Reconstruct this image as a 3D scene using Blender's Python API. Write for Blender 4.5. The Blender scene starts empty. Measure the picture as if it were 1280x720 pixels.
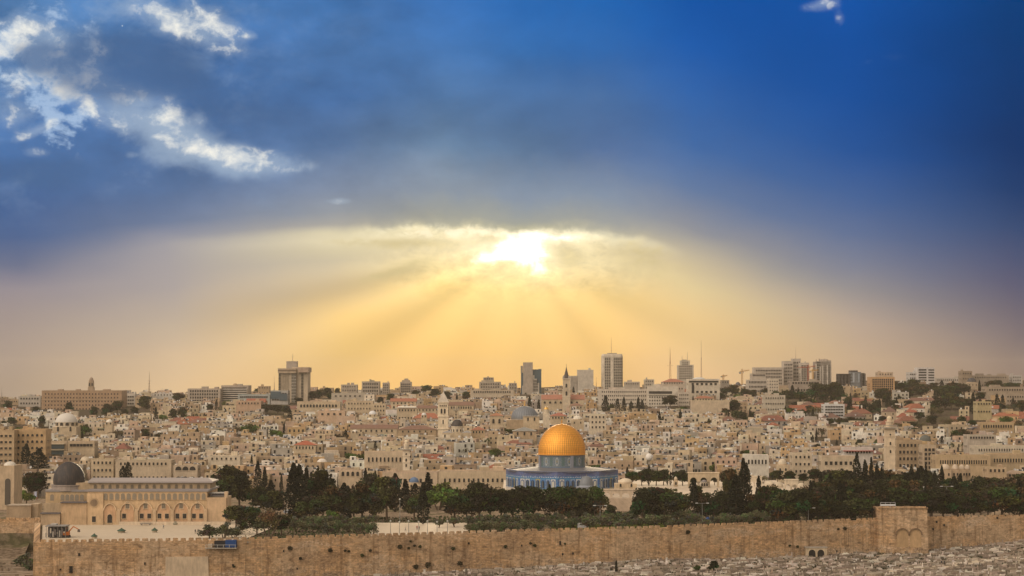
import bpy, bmesh, math, random
from mathutils import Vector, Matrix
R = math.radians
rnd = random.Random(11)
scene = bpy.context.scene
# ------------------------------------------------------------------ camera
F = 2650.0; HOR = 470.0                      # focal length in 1280-wide pixels, horizon row
CZ = 59.0
PITCH = math.atan((HOR - 360.0) / F)
cam_d = bpy.data.cameras.new('camera'); cam = bpy.data.objects.new('camera', cam_d)
scene.collection.objects.link(cam); scene.camera = cam
cam_d.sensor_width = 36.0; cam_d.lens = 36.0 * F / 1280.0
cam_d.clip_start = 5.0; cam_d.clip_end = 30000.0
cam.location = (0, 0, CZ); cam.rotation_euler = (R(90) + PITCH, 0, 0)
def ray(px, py):
    a = (px - 640.0) / F; b = (360.0 - py) / F
    return (a, math.cos(PITCH) - b * math.sin(PITCH), math.sin(PITCH) + b * math.cos(PITCH))
def XW(px, Y, py=560):
    r = ray(px, py); return r[0] / r[1] * Y
def ZW(py, Y):
    r = ray(640, py); return CZ + r[2] / r[1] * Y
def YW(py, z):                                # distance at which a level z shows at row py
    r = ray(640, py); return (z - CZ) * r[1] / r[2]
# ------------------------------------------------------------------ render settings
scene.render.engine = 'CYCLES'
scene.view_settings.view_transform = 'Standard'; scene.view_settings.look = 'None'
scene.view_settings.exposure = 0.0; scene.view_settings.gamma = 1.0
cy = scene.cycles
cy.use_denoising = True
try: cy.denoiser = 'OPENIMAGEDENOISE'
except Exception: pass
cy.max_bounces = 5; cy.diffuse_bounces = 1; cy.glossy_bounces = 2; cy.transmission_bounces = 2
cy.volume_bounces = 0; cy.transparent_max_bounces = 6; cy.caustics_reflective = False; cy.caustics_refractive = False
# ------------------------------------------------------------------ node expression helper
def lin(c):
    c = c / 255.0
    return c / 12.92 if c <= 0.04045 else ((c + 0.055) / 1.055) ** 2.4
def L3(r, g, b): return (lin(r), lin(g), lin(b), 1.0)
class NT:
    def __init__(s, nt): s.t = nt; s.n = nt.nodes; s.l = nt.links
    def node(s, typ, **kw):
        n = s.n.new(typ)
        for k, v in kw.items(): setattr(n, k, v)
        return n
    def put(s, sock, v):
        if isinstance(v, E): v = v.s
        if hasattr(v, 'is_output'): s.l.new(v, sock)
        else:
            try: sock.default_value = v
            except Exception: sock.default_value = tuple(v)[:3] if hasattr(v, '__len__') else (v, v, v)
    def m(s, op, *a, clamp=False):
        n = s.node('ShaderNodeMath', operation=op); n.use_clamp = clamp
        for i, v in enumerate(a): s.put(n.inputs[i], v)
        return E(s, n.outputs[0])
    def mr(s, v, a, b, c=0.0, d=1.0, kind='SMOOTHSTEP'):
        n = s.node('ShaderNodeMapRange'); n.interpolation_type = kind
        s.put(n.inputs[0], v)
        for i, x in enumerate((a, b, c, d)): s.put(n.inputs[i + 1], x)
        return E(s, n.outputs[0])
    def mix(s, f, a, b, blend='MIX'):
        n = s.node('ShaderNodeMix', data_type='RGBA', blend_type=blend)
        s.put(n.inputs[0], f); s.put(n.inputs[6], a); s.put(n.inputs[7], b)
        return E(s, n.outputs[2])
    def ramp(s, f, stops, kind='LINEAR'):
        n = s.node('ShaderNodeValToRGB'); cr = n.color_ramp; cr.interpolation = kind
        s.put(n.inputs[0], f)
        while len(cr.elements) > 1: cr.elements.remove(cr.elements[0])
        cr.elements[0].position = stops[0][0]; cr.elements[0].color = stops[0][1]
        for p, c in stops[1:]:
            e = cr.elements.new(p); e.color = c
        return E(s, n.outputs[0])
    def noise(s, vec, scale=1.0, detail=4.0, rough=0.5, dist=0.0, w=None, out='Fac', typ='FBM'):
        n = s.node('ShaderNodeTexNoise'); n.noise_dimensions = '3D'
        n.noise_type = typ
        if vec is not None: s.put(n.inputs['Vector'], vec)
        n.inputs['Scale'].default_value = scale; n.inputs['Detail'].default_value = detail
        n.inputs['Roughness'].default_value = rough; n.inputs['Distortion'].default_value = dist
        return E(s, n.outputs[out])
    def vec(s, x, y, z=0.0):
        n = s.node('ShaderNodeCombineXYZ')
        for i, v in enumerate((x, y, z)): s.put(n.inputs[i], v)
        return E(s, n.outputs[0])
    def xyz(s, v):
        n = s.node('ShaderNodeSeparateXYZ'); s.put(n.inputs[0], v)
        return [E(s, n.outputs[i]) for i in range(3)]
    def scale(s, col, f):
        n = s.node('ShaderNodeVectorMath', operation='SCALE'); s.put(n.inputs[0], col); s.put(n.inputs['Scale'], f)
        return E(s, n.outputs[0])
    def vadd(s, a, b):
        n = s.node('ShaderNodeVectorMath', operation='ADD'); s.put(n.inputs[0], a); s.put(n.inputs[1], b)
        return E(s, n.outputs[0])
class E:
    def __init__(s, nt, sock): s.nt = nt; s.s = sock
    def __add__(s, o): return s.nt.m('ADD', s, o)
    __radd__ = __add__
    def __sub__(s, o): return s.nt.m('SUBTRACT', s, o)
    def __rsub__(s, o): return s.nt.m('SUBTRACT', o, s)
    def __mul__(s, o): return s.nt.m('MULTIPLY', s, o)
    __rmul__ = __mul__
    def __truediv__(s, o): return s.nt.m('DIVIDE', s, o)
# ------------------------------------------------------------------ sky
SUN_U, SUN_V = 650.0, 312.0
sun_az = math.atan((SUN_U - 640.0) / F); sun_el = math.atan((HOR - SUN_V) / F)
world = bpy.data.worlds.new('World'); scene.world = world; world.use_nodes = True
world.node_tree.nodes.clear()
W = NT(world.node_tree)
tc = W.node('ShaderNodeTexCoord')
dx, dy, dz = W.xyz(tc.outputs['Generated'])
dyc = W.m('MAXIMUM', dy, 0.35)
U = dx / dyc * F + 640.0
V = HOR - dz / dyc * F
P = W.vec(U * 0.01, V * 0.01, 0.0)
# the sun's veil of broken cloud: the boundary between dark cloud deck above and lit haze below
def curve(x, pts, ymax):
    return W.ramp(W.mr(x, 0.0, 1280.0, 0.0, 1.0, 'LINEAR'), [(p / 1280.0, (q / ymax,) * 3 + (1,)) for p, q in pts], 'B_SPLINE')
edgeN = W.noise(P, 1.6, 5.0, 0.62)
near = W.mr(U, 380.0, 520.0) * W.mr(U, 900.0, 760.0)
n_big = W.noise(W.vec(U * 0.004, V * 0.008, 3.0), 1.0, 3.0, 0.5)
Eu = W.xyz(curve(U, [(0, 322), (215, 302), (400, 292), (500, 281), (590, 281), (640, 288), (760, 290), (810, 300), (868, 322), (960, 350), (1067, 375), (1265, 400)], 1000.0))[0] * 1000.0
T = V - Eu + (edgeN - 0.5) * 30.0 * near + (n_big - 0.5) * (38.0 - 34.0 * near)
cols = {
 -150: [(-320,70,115,170),(-230,78,122,178),(-160,80,120,175),(-100,66,104,157),(-55,66,98,146),(-25,78,102,142),(5,115,120,142),(40,142,136,146),(75,152,140,143),(115,158,142,138),(160,155,136,124)],
 15: [(-320,85,130,182),(-230,84,126,178),(-160,80,120,173),(-100,68,105,157),(-55,68,98,146),(-25,76,100,142),(5,106,114,140),(40,150,141,147),(75,160,146,142),(115,166,149,138),(160,166,146,128)],
 215: [(-300,80,126,182),(-240,72,112,166),(-180,74,113,166),(-120,84,118,166),(-70,92,119,160),(-25,112,127,156),(8,162,158,163),(55,172,162,158),(100,197,178,156),(140,217,188,152),(178,226,192,147)],
 427: [(-292,68,120,182),(-230,75,118,172),(-170,72,112,165),(-110,92,120,158),(-52,128,141,162),(-22,150,155,162),(-6,172,168,160),(4,222,210,176),(14,232,218,180),(26,218,204,168),(40,207,193,163),(68,222,197,152),(108,238,199,128),(148,246,202,122),(190,250,198,118)],
 555: [(-282,58,113,180),(-222,64,110,166),(-162,78,115,160),(-102,100,127,157),(-42,136,147,160),(-12,160,160,150),(-3,180,176,155),(4,250,236,192),(14,246,230,184),(30,236,218,172),(50,252,228,166),(78,252,216,136),(118,253,208,126),(158,254,203,117),(198,253,196,109)],
 650: [(-282,42,106,178),(-222,52,106,168),(-162,76,114,162),(-102,92,122,158),(-42,130,144,162),(-12,156,158,150),(-3,180,176,150),(4,252,240,205),(25,255,246,210),(48,254,232,170),(78,253,218,138),(118,254,210,128),(158,254,204,119),(198,253,196,110)],
 750: [(-288,30,98,172),(-228,44,100,166),(-168,72,110,160),(-108,85,115,160),(-48,130,145,165),(-15,158,160,158),(-4,182,178,160),(4,250,238,198),(16,240,222,176),(40,232,212,162),(75,250,213,138),(112,254,208,129),(152,253,203,122),(190,250,196,117)],
 868: [(-322,10,84,166),(-262,22,88,166),(-202,46,98,166),(-142,62,104,162),(-82,98,122,160),(-32,144,146,153),(0,192,180,156),(38,228,205,154),(78,242,206,144),(118,244,204,143),(150,240,195,138)],
 1067: [(-375,8,80,162),(-315,8,78,157),(-255,12,78,154),(-195,30,82,150),(-135,66,98,150),(-85,96,113,148),(-55,118,125,147),(-15,148,143,144),(25,184,163,145),(65,193,165,136),(95,190,158,128)],
 1265: [(-400,0,62,124),(-340,0,58,117),(-280,0,54,110),(-220,0,52,107),(-160,22,60,110),(-110,50,74,116),(-80,70,82,117),(-40,90,91,116),(0,113,104,113),(40,127,112,110),(70,130,110,103)],
 1430: [(-400,0,56,112),(-280,0,48,102),(-160,16,54,102),(-80,60,74,106),(-40,80,82,106),(0,100,95,106),(40,115,104,104),(70,120,104,98)]}
t01 = W.mr(T, -420.0, 220.0, 0.0, 1.0, 'LINEAR')
base = None; prev = None
UJ = U + (n_big - 0.5) * 60.0
for cu in sorted(cols):
    r = W.ramp(t01, [((a + 420.0) / 640.0, L3(b, c, d)) for a, b, c, d in cols[cu]])
    base = r if base is None else W.mix(W.mr(UJ, prev, cu, 0.0, 1.0, 'LINEAR'), base, r)
    prev = cu
# mottled cloud deck
deck = W.noise(W.vec(U * 0.006, V * 0.010, 1.3), 1.0, 6.0, 0.55)
deckamt = W.mr(V, 330.0, 170.0) * W.mr(U, 1000.0, 300.0, 0.22, 1.35)
base = W.scale(base, 1.0 + (deck - 0.5) * 1.15 * deckamt)
mott = W.noise(W.vec(U * 0.009, V * 0.013, 5.5), 1.0, 7.0, 0.6, 0.3)
base = W.mix(W.mr(mott, 0.50, 0.72, 0.0, 0.42) * W.mr(U, 560.0, 120.0) * W.mr(V, 300.0, 210.0), base, L3(146, 170, 200))
def blob(cx, cy, rx, ry, rot=0.0, pw=1.0):
    c, s = math.cos(R(rot)), math.sin(R(rot))
    a = (U - cx) * (c / rx) + (V - cy) * (s / rx)
    b = (U - cx) * (-s / ry) + (V - cy) * (c / ry)
    return W.m('EXPONENT', (a * a + b * b) * -1.0)
def total(l):
    r = l[0]
    for x in l[1:]: r = r + x
    return r
# broken cloud at the upper left: blue gaps, dark bodies, white rims
cl = W.noise(W.vec(U * 0.011, V * 0.014, 7.7), 1.0, 8.0, 0.58, 0.25)
cl2 = W.noise(W.vec(U * 0.030, V * 0.036, 2.1), 1.0, 6.0, 0.6, 0.2)
gapm = total([blob(40, 120, 75, 62, 25), blob(85, 155, 55, 22, -8) * 1.0, blob(20, 20, 110, 45) * 0.8, blob(205, 4, 65, 14, 12) * 0.9])
gap = W.mr(gapm * 0.45 + (cl - 0.5) * 3.4 + (cl2 - 0.5) * 1.6, 0.30, 0.72)
sky_t = W.node('ShaderNodeTexSky', sky_type='NISHITA'); sky_t.sun_disc = False
sky_t.sun_elevation = R(22); sky_t.sun_rotation = sun_az
nish = W.scale(E(W, sky_t.outputs[0]), 0.10)
gapcol = W.mix(0.9, nish, L3(122, 165, 212))
base = W.mix(gap * W.mr(gapm, 0.08, 0.4) * 0.9, base, gapcol)
litm = total([blob(95, 90, 40, 16, 30) * .75, blob(125, 60, 22, 30) * .45, blob(130, 150, 40, 12, 25) * .6, blob(215, 165, 50, 14, 25) * .6, blob(20, 145, 30, 16) * .7, blob(240, 45, 70, 16, 20) * .5, blob(5, 50, 34, 26) * 1.0, blob(30, 30, 26, 16, 20) * 0.8, blob(75, 110, 26, 14, 35) * 1.1, blob(18, 100, 20, 14) * .9, blob(60, 42, 26, 14, 30) * .9,
   blob(45, 162, 34, 6, -22) * 1.0, blob(110, 130, 22, 8, 45) * .7, blob(200, 14, 34, 15, 25) * 1.1, blob(265, 28, 44, 18, 30) * 1.05,
   blob(165, 118, 28, 11, 10) * .85, blob(205, 142, 20, 20, 30) * .9, blob(247, 148, 9, 9) * 1.1, blob(150, 30, 1, 1),
   blob(305, 198, 62, 13, 5) * 1.25, blob(240, 185, 40, 10, 20) * .6, blob(40, 190, 22, 7) * .5, blob(425, 251, 15, 4) * .8, blob(164, 193, 8, 5) * .6,
   blob(310, 43, 10, 5) * .9, blob(1030, 3, 22, 7, -12) * 1.0, blob(1052, 22, 7, 14) * .38, blob(1100, 73, 30, 7, -8) * .20])
litn = (cl2 - 0.5) * 5.2 + (cl - 0.5) * 1.6
lit = W.mr(litm + litn, 0.55, 2.0, 0.0, 1.0, 'LINEAR') * W.mr(litm, 0.10, 0.5)
lit_soft = W.mr(litm + litn * 0.35, 0.05, 1.5, 0.0, 1.0, 'LINEAR') * W.mr(litm, 0.02, 0.4)
veil = total([blob(180, 140, 75, 38, 28) * .9, blob(235, 178, 90, 24, 22) * .9, blob(300, 205, 90, 20, 4) * .7, blob(215, 22, 110, 24, 16) * .8, blob(60, 60, 70, 60) * .6])
base = W.mix(W.mr(veil + (cl - 0.5) * 2.2 + (cl2 - 0.5) * 0.6, 0.15, 1.1, 0.0, 0.72) * W.mr(veil, 0.03, 0.35), base, L3(158, 178, 202))
base = W.mix(lit_soft * 0.7, base, L3(182, 198, 215))
base = W.mix(W.m('MINIMUM', lit * 1.1, 1.0), base, L3(250, 247, 236))
darkm = total([blob(135, 78, 75, 42) * 1.2, blob(190, 85, 80, 30) * .8, blob(60, 215, 110, 22) * .6, blob(40, 70, 28, 20) * .7, blob(330, 150, 130, 40, 8) * .6, blob(20, 215, 90, 25) * .5])
base = W.mix(W.mr(darkm + (cl - 0.5) * 1.2 + (cl2 - 0.5) * 0.4, 0.15, 0.9, 0.0, 0.75) * W.mr(darkm, 0.03, 0.3), base, L3(72, 103, 146))
# sun behind the cloud, its glow and the crepuscular rays
du = U - SUN_U; dv = V - SUN_V
rr = W.m('SQRT', du * du + dv * dv * 1.5)
ang = W.m('ARCTAN2', du, dv) * (180.0 / math.pi)          # 0 = straight down, negative = to the left
def beam(a, w): 
    x = (ang - a) * (1.0 / w); return W.m('EXPONENT', x * x * -1.0)
rayn = W.noise(W.vec(ang * 0.085, 4.0, 0.5), 1.0, 3.0, 0.6)
rays = total([beam(-69, 5.0) * 1.5, beam(-84, 3.0) * .6, beam(-44, 9) * .75, beam(-14, 12) * .35, beam(22, 9) * .25, beam(50, 8) * .4, beam(-58, 5) * -.5, beam(-77.5, 3.5) * -.8, beam(37, 5) * -.45, beam(64, 6) * -.5]) + (rayn - 0.5) * 0.75
rayamt = W.mr(rr, 20.0, 130.0) * W.mr(rr, 560.0, 160.0) * W.mr(V, 285.0, 310.0) * W.mr(W.m('ABSOLUTE', ang), 97.0, 80.0)
rays = rays * (0.6 + 0.8 * W.noise(P, 0.55, 3.0, 0.55))
base = W.scale(base, 1.0 + rays * rayamt * 0.155)
below = W.mr(T, -4.0, 8.0)
wisp = W.noise(W.vec(U * 0.024, V * 0.040, 9.0), 1.0, 8.0, 0.62, 0.4)
wispamt = W.mr(rr, 230.0, 60.0) * below * W.mr(V, 400.0, 330.0)
wisp2 = W.noise(W.vec(U * 0.05, V * 0.085, 4.0), 1.0, 6.0, 0.62, 0.3)
shade = total([blob(512, 304, 90, 9, 0) * .9, blob(498, 338, 60, 9, -18) * .8, blob(708, 318, 26, 22, 40) * .9, blob(612, 296, 20, 9, 10) * .7, blob(800, 320, 60, 26, 20) * .7])
base = W.mix(W.m('MINIMUM', W.mr(shade + (wisp2 - 0.5) * 1.6, 0.2, 1.1, 0.0, 0.75), 1.0) * below * W.mr(shade, 0.03, 0.3), base, L3(206, 188, 138))
base = W.scale(base, 1.0 + ((wisp - 0.5) * 0.9 + (wisp2 - 0.5) * 0.8) * wispamt)
edge = W.m('EXPONENT', W.m('POWER', (T - 7.0) * (1.0 / 8.0), 2.0) * -1.0) * W.mr(U, 420.0, 560.0) * W.mr(U, 800.0, 700.0) * W.mr(wisp2, 0.44, 0.60)
base = W.mix(edge * 0.75, base, (1.05, 0.95, 0.68, 1))
core = W.mr(blob(654, 312, 36, 27, -4) * 1.35 + blob(612, 322, 30, 7, -8) * .75 + blob(690, 295, 40, 6, 6) * .6 + (wisp - 0.5) * 2.6, 0.45, 1.25) * below
base = W.mix(core * W.mr(rr, 120.0, 60.0), base, (1.6, 1.5, 1.25, 1))
glow = W.m('EXPONENT', rr * (-1.0 / 60.0)) * (0.15 + 0.85 * below)
base = W.vadd(base, W.scale(W.vec(1.0, 0.80, 0.45), glow * 0.42))
# the rest of the sky, overhead and behind the camera: pale bright broken cloud over Nishita blue, plus an added bright patch
backn = W.noise(tc.outputs['Generated'], 2.5, 5.0, 0.55)
BACK = 1.0
up = W.mr(dz, 0.0, 0.7)
lobe = W.m('EXPONENT', (dx * -0.62 + dy * -0.55 + dz * 0.56 - 1.0) * 4.2)  # added bright patch, unseen behind the camera, to shape light on the facades
back = W.mix(W.mr(backn, 0.35, 0.6, 0.6, 0.97), nish, (0.74, 0.60, 0.46, 1))
back = W.scale(back, 0.50 + lobe * 3.75)
back = W.scale(back, W.mr(dz, -0.05, 0.1, 0.5, 1.0) * BACK)
front = W.mr(dy, 0.72, 0.90) * W.mr(dz, 0.42, 0.22)
skycol = W.mix(front, back, base)
bg = W.node('ShaderNodeBackground'); W.put(bg.inputs[0], skycol); bg.inputs[1].default_value = 1.0
wo = W.node('ShaderNodeOutputWorld'); W.l.new(bg.outputs[0], wo.inputs[0])
world.cycles.sampling_method = 'MANUAL'; world.cycles.sample_map_resolution = 1024
# ------------------------------------------------------------------ sun (behind cloud, low over the skyline)
sl = bpy.data.lights.new('sun', 'SUN'); so = bpy.data.objects.new('sun', sl); scene.collection.objects.link(so)
sl.energy = 2.2; sl.angle = R(12); sl.color = (1.0, 0.78, 0.5)
sd = Vector((math.sin(sun_az) * math.cos(R(7)), math.cos(sun_az) * math.cos(R(7)), math.sin(R(7))))
so.rotation_euler = sd.to_track_quat('Z', 'Y').to_euler()
# ------------------------------------------------------------------ materials
MATS = {}
def mat(name, fn, rough=0.9, metal=0.0, spec=0.3):
    if name in MATS: return MATS[name]
    m = bpy.data.materials.new(name); m.use_nodes = True; t = m.node_tree; t.nodes.clear()
    N = NT(t); b = N.node('ShaderNodeBsdfPrincipled'); o = N.node('ShaderNodeOutputMaterial')
    b.inputs['Roughness'].default_value = rough; b.inputs['Metallic'].default_value = metal
    b.inputs['Specular IOR Level'].default_value = spec
    c = fn(N, b)
    if c is not None: N.put(b.inputs['Base Color'], c)
    N.l.new(b.outputs[0], o.inputs[0]); MATS[name] = m
    return m
def geo(N): return E(N, N.node('ShaderNodeNewGeometry').outputs['Position'])
def col_attr(N):
    n = N.node('ShaderNodeAttribute'); n.attribute_name = 'Col'; return E(N, n.outputs['Color'])
def nrm(N):
    return N.xyz(E(N, N.node('ShaderNodeNewGeometry').outputs['Normal']))
def bump(N, b, h, dist=0.1, st=0.5):
    n = N.node('ShaderNodeBump'); n.inputs['Strength'].default_value = st; n.inputs['Distance'].default_value = dist
    N.put(n.inputs['Height'], h); N.l.new(n.outputs[0], b.inputs['Normal'])
def f_stone(N, b):
    p = geo(N); x, y, z = N.xyz(p)
    big = N.noise(p, 0.22, 3, 0.6); st = N.noise(N.vec(x * 1.3 + y, y * 0.3, z * 0.35), 1.0, 3, 0.6)
    return N.scale(col_attr(N), 0.30 + big * 0.75 + st * 0.65)
def f_plain(N, b): return col_attr(N)
def f_city_wall(N, b):
    p = geo(N); x, y, z = N.xyz(p)
    u = x * 1.0 + y * 0.15
    groove = N.noise(N.vec(u * 1.6, z * 0.05, 12.0), 1.0, 3, 0.6); blk = N.node('ShaderNodeTexVoronoi'); N.put(blk.inputs['Vector'], N.vec(u * 0.8, z * 1.6, 0.0)); blk.inputs['Scale'].default_value = 1.0; bv = N.xyz(E(N, blk.outputs['Color']))[0]
    br = N.node('ShaderNodeTexBrick'); N.put(br.inputs['Vector'], N.vec(u, z, 0.0))
    br.inputs['Scale'].default_value = 1.0; br.inputs['Brick Width'].default_value = 1.25; br.inputs['Row Height'].default_value = 0.62
    br.inputs['Mortar Size'].default_value = 0.045; br.inputs['Mortar Smooth'].default_value = 0.3; br.inputs['Bias'].default_value = 0.0
    br.inputs['Color1'].default_value = (0.66, 0.455, 0.265, 1); br.inputs['Color2'].default_value = (0.50, 0.335, 0.185, 1)
    br.inputs['Mortar'].default_value = (0.36, 0.25, 0.15, 1)
    c = E(N, br.outputs['Color'])
    big = N.noise(N.vec(u * 0.05, z * 0.09, 2.0), 1.0, 4, 0.6); med = N.noise(N.vec(u * 0.35, z * 0.5, 5.0), 1.0, 5, 0.65)
    streak = N.noise(N.vec(u * 0.55, z * 0.045, 8.0), 1.0, 4, 0.6); fine = N.noise(N.vec(u * 1.4, z * 1.9, 1.0), 1.0, 3, 0.7)
    c = N.mix(N.mr(big, 0.42, 0.62), c, N.mix(fine, (0.36, 0.26, 0.17, 1), (0.72, 0.56, 0.38, 1)))
    c = N.mix(N.mr(fine, 0.56, 0.70) * 0.75, c, (0.70, 0.58, 0.44, 1))                 # pale new blocks
    c = N.mix(N.mr(med, 0.52, 0.68) * 0.8, c, (0.19, 0.125, 0.075, 1))                   # weathering
    c = N.mix(N.mr(streak, 0.54, 0.66) * 0.7, c, (0.24, 0.15, 0.08, 1))
    c = N.mix(N.mr(streak, 0.44, 0.32) * 0.6, c, (0.70, 0.54, 0.36, 1))
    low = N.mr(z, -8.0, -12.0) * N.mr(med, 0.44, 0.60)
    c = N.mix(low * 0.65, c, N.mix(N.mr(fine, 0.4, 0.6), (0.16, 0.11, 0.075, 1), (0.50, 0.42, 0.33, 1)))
    stain = N.noise(N.vec(u * 0.035, z * 0.12, 21.0), 1.0, 5, 0.62)
    c = N.mix(N.mr(stain, 0.50, 0.66) * 0.6, c, N.mix(N.mr(fine, 0.4, 0.6), (0.20, 0.135, 0.085, 1), (0.42, 0.31, 0.21, 1)))
    c = N.mix(N.mr(stain, 0.46, 0.34) * N.mr(fine, 0.42, 0.56) * 0.6, c, (0.72, 0.62, 0.50, 1))
    c = N.mix(N.mr(groove, 0.60, 0.70) * 0.65, c, (0.15, 0.095, 0.05, 1))
    c = N.scale(N.mix(1.0, c, (1.06, 1.0, 0.95, 1), 'MULTIPLY'), 0.84 + bv * 0.40)
    bump(N, b, E(N, br.outputs['Fac']) * -0.6 + fine * 0.8, 0.25, 0.7)
    return N.scale(c, 0.55 + N.noise(N.vec(u * .12, z * .2, 0), 1.0, 4, 0.7) * 0.85)
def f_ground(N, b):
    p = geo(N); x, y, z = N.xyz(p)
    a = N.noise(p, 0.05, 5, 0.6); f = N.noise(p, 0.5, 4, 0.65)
    c = N.mix(N.mr(f, 0.35, 0.65), N.mix(N.mr(y, 1050.0, 1200.0), (0.16, 0.12, 0.085, 1), (0.06, 0.05, 0.04, 1)), N.mix(N.mr(y, 1050.0, 1200.0), (0.42, 0.33, 0.24, 1), (0.16, 0.125, 0.09, 1)))  # earth colours, darkened in the city to paint shade between the houses
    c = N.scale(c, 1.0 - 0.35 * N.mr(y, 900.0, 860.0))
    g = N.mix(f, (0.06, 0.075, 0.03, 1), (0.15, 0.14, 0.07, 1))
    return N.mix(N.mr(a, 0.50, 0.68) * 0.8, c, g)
def f_pave(N, b):
    p = geo(N); x, y, z = N.xyz(p)
    a = N.noise(p, 0.06, 4, 0.6); f = N.noise(p, 0.6, 3, 0.6)
    return N.scale(N.mix(a, (0.60, 0.50, 0.37, 1), (0.74, 0.64, 0.50, 1)), 0.82 + f * 0.3)
def f_leaf(N, b):
    n = N.node('ShaderNodeObjectInfo'); r = E(N, n.outputs['Random'])
    f = N.noise(geo(N), 0.5, 3, 0.6)
    return N.scale(col_attr(N), (0.65 + r * 0.6) * (0.6 + f * 0.8))
def f_lead(N, b):
    t = N.node('ShaderNodeTexCoord'); x, y, z = N.xyz(t.outputs['Object'])
    a = N.m('ARCTAN2', y, x); s = N.m('SINE', a * 48.0)
    f = N.noise(N.vec(a * 3.0, z * 0.25, 0), 1.0, 4, 0.6)
    bump(N, b, s, 0.05, 0.3)
    return N.scale(N.mix(N.mr(f, 0.45, 0.75), (0.055, 0.052, 0.056, 1), (0.12, 0.095, 0.08, 1)), 0.95 + s * 0.10)
def f_bluelead(N, b):
    t = N.node('ShaderNodeTexCoord'); x, y, z = N.xyz(t.outputs['Object'])
    a = N.m('ARCTAN2', y, x); s = N.m('SINE', a * 32.0)
    f = N.noise(N.vec(a * 3.0, z * 0.25, 0), 1.0, 4, 0.6)
    return N.scale(N.mix(f, (0.16, 0.19, 0.23, 1), (0.28, 0.30, 0.33, 1)), 0.92 + s * 0.12)
def f_gold(N, b):
    t = N.node('ShaderNodeTexCoord'); x, y, z = N.xyz(t.outputs['Object'])
    a = N.m('ARCTAN2', y, x) * (66.0 / 6.28318); row = N.noise(N.vec(0.0, 0.0, z * 0.9), 1.0, 2)
    wv = N.m('ABSOLUTE', N.m('FRACT', a) - 0.5) * 2.0
    wz = N.m('ABSOLUTE', N.m('FRACT', z * 0.95) - 0.5) * 2.0
    seam = N.mr(wv, 0.62, 0.92) * 0.9 + N.mr(wz, 0.76, 0.95) * 0.5
    cell = N.noise(N.vec(N.m('FLOOR', a) * 3.7, N.m('FLOOR', z * 0.95) * 5.1, 0.0), 1.0, 0)
    dirt = N.noise(N.vec(a * 0.5, z * 0.28, 3.0), 1.0, 4, 0.6)
    c = N.mix(N.mr(dirt, 0.5, 0.8), (1.0, 0.49, 0.085, 1), (0.86, 0.36, 0.05, 1))
    c = N.scale(c, 0.88 + cell * 0.20)
    bump(N, b, seam * -1.0, 0.05, 0.3)
    return N.mix(N.m('MINIMUM', seam * 0.75, 1.0), c, (0.42, 0.17, 0.03, 1))
def f_tile(N, b):                                    # the shrine's glazed tile facing
    t = N.node('ShaderNodeTexCoord'); x, y, z = N.xyz(t.outputs['Object'])
    a = N.m('ARCTAN2', y, x) * 27.0
    v = N.node('ShaderNodeTexVoronoi'); N.put(v.inputs['Vector'], N.vec(a * 2.2, z * 2.2, 0.0)); v.inputs['Scale'].default_value = 1.0
    cc = N.xyz(E(N, v.outputs['Color']))[0]
    c = N.ramp(cc, [(0.0, (0.03, 0.09, 0.30, 1)), (0.35, (0.05, 0.14, 0.42, 1)), (0.55, (0.10, 0.22, 0.50, 1)), (0.70, (0.06, 0.28, 0.36, 1)), (0.82, (0.40, 0.46, 0.50, 1)), (0.93, (0.45, 0.36, 0.10, 1))], 'CONSTANT')
    c = N.mix(0.5, c, (0.065, 0.155, 0.36, 1))
    band = N.mr(z, 7.1, 7.2, kind='LINEAR')
    c = N.mix(band * 0.65, c, (0.12, 0.125, 0.26, 1))
    ln = N.m('COMPARE', z, 6.55, 0.14); dash = N.m('GREATER_THAN', N.m('SINE', a * 5.0), -0.3)
    c = N.mix(ln * dash * 0.85, c, (0.55, 0.62, 0.68, 1))
    c = N.mix(N.m('COMPARE', z, 5.95, 0.16) * 0.8, c, (0.04, 0.25, 0.42, 1))
    c = N.mix(N.mr(z, 1.05, 0.95, kind='LINEAR'), c, (0.55, 0.52, 0.48, 1))        # white marble dado
    return c
def f_drum(N, b):
    t = N.node('ShaderNodeTexCoord'); x, y, z = N.xyz(t.outputs['Object'])
    a = N.m('ARCTAN2', y, x) * (24.0 / 6.28318)
    fa = N.m('FRACT', a) - 0.5; fz = (z - 13.4) * 0.16
    rr_ = N.m('SQRT', fa * fa * 1.5 + fz * fz)
    v = N.node('ShaderNodeTexVoronoi'); N.put(v.inputs['Vector'], N.vec(a * 9.0, z * 2.5, 0.0))
    cc = N.xyz(E(N, v.outputs['Color']))[0]
    c = N.ramp(cc, [(0.0, (0.09, 0.14, 0.24, 1)), (0.4, (0.22, 0.27, 0.34, 1)), (0.62, (0.10, 0.20, 0.16, 1)), (0.78, (0.36, 0.40, 0.42, 1)), (0.9, (0.30, 0.26, 0.12, 1))], 'CONSTANT')
    odd = N.m('GREATER_THAN', N.m('FRACT', a * 0.5), 0.5)
    c = N.mix(N.m('COMPARE', rr_, 0.27, 0.05) * odd * 0.8, c, (0.50, 0.52, 0.54, 1))
    c = N.mix(N.m('LESS_THAN', rr_, 0.10) * odd * 0.8, c, (0.35, 0.28, 0.12, 1))
    c = N.mix(N.m('LESS_THAN', N.m('ABSOLUTE', fa), 0.25) * (1.0 - odd) * N.m('LESS_THAN', N.m('ABSOLUTE', fz), 0.33) * 0.55, c, (0.06, 0.14, 0.12, 1))
    edge = N.m('GREATER_THAN', N.m('ABSOLUTE', fz), 0.42)
    return N.mix(edge * 0.7, c, (0.06, 0.20, 0.42, 1))
def f_glass(N, b): return N.scale((0.030, 0.028, 0.028, 1), 0.6 + N.noise(geo(N), 0.7, 1) * 0.9)
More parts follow.
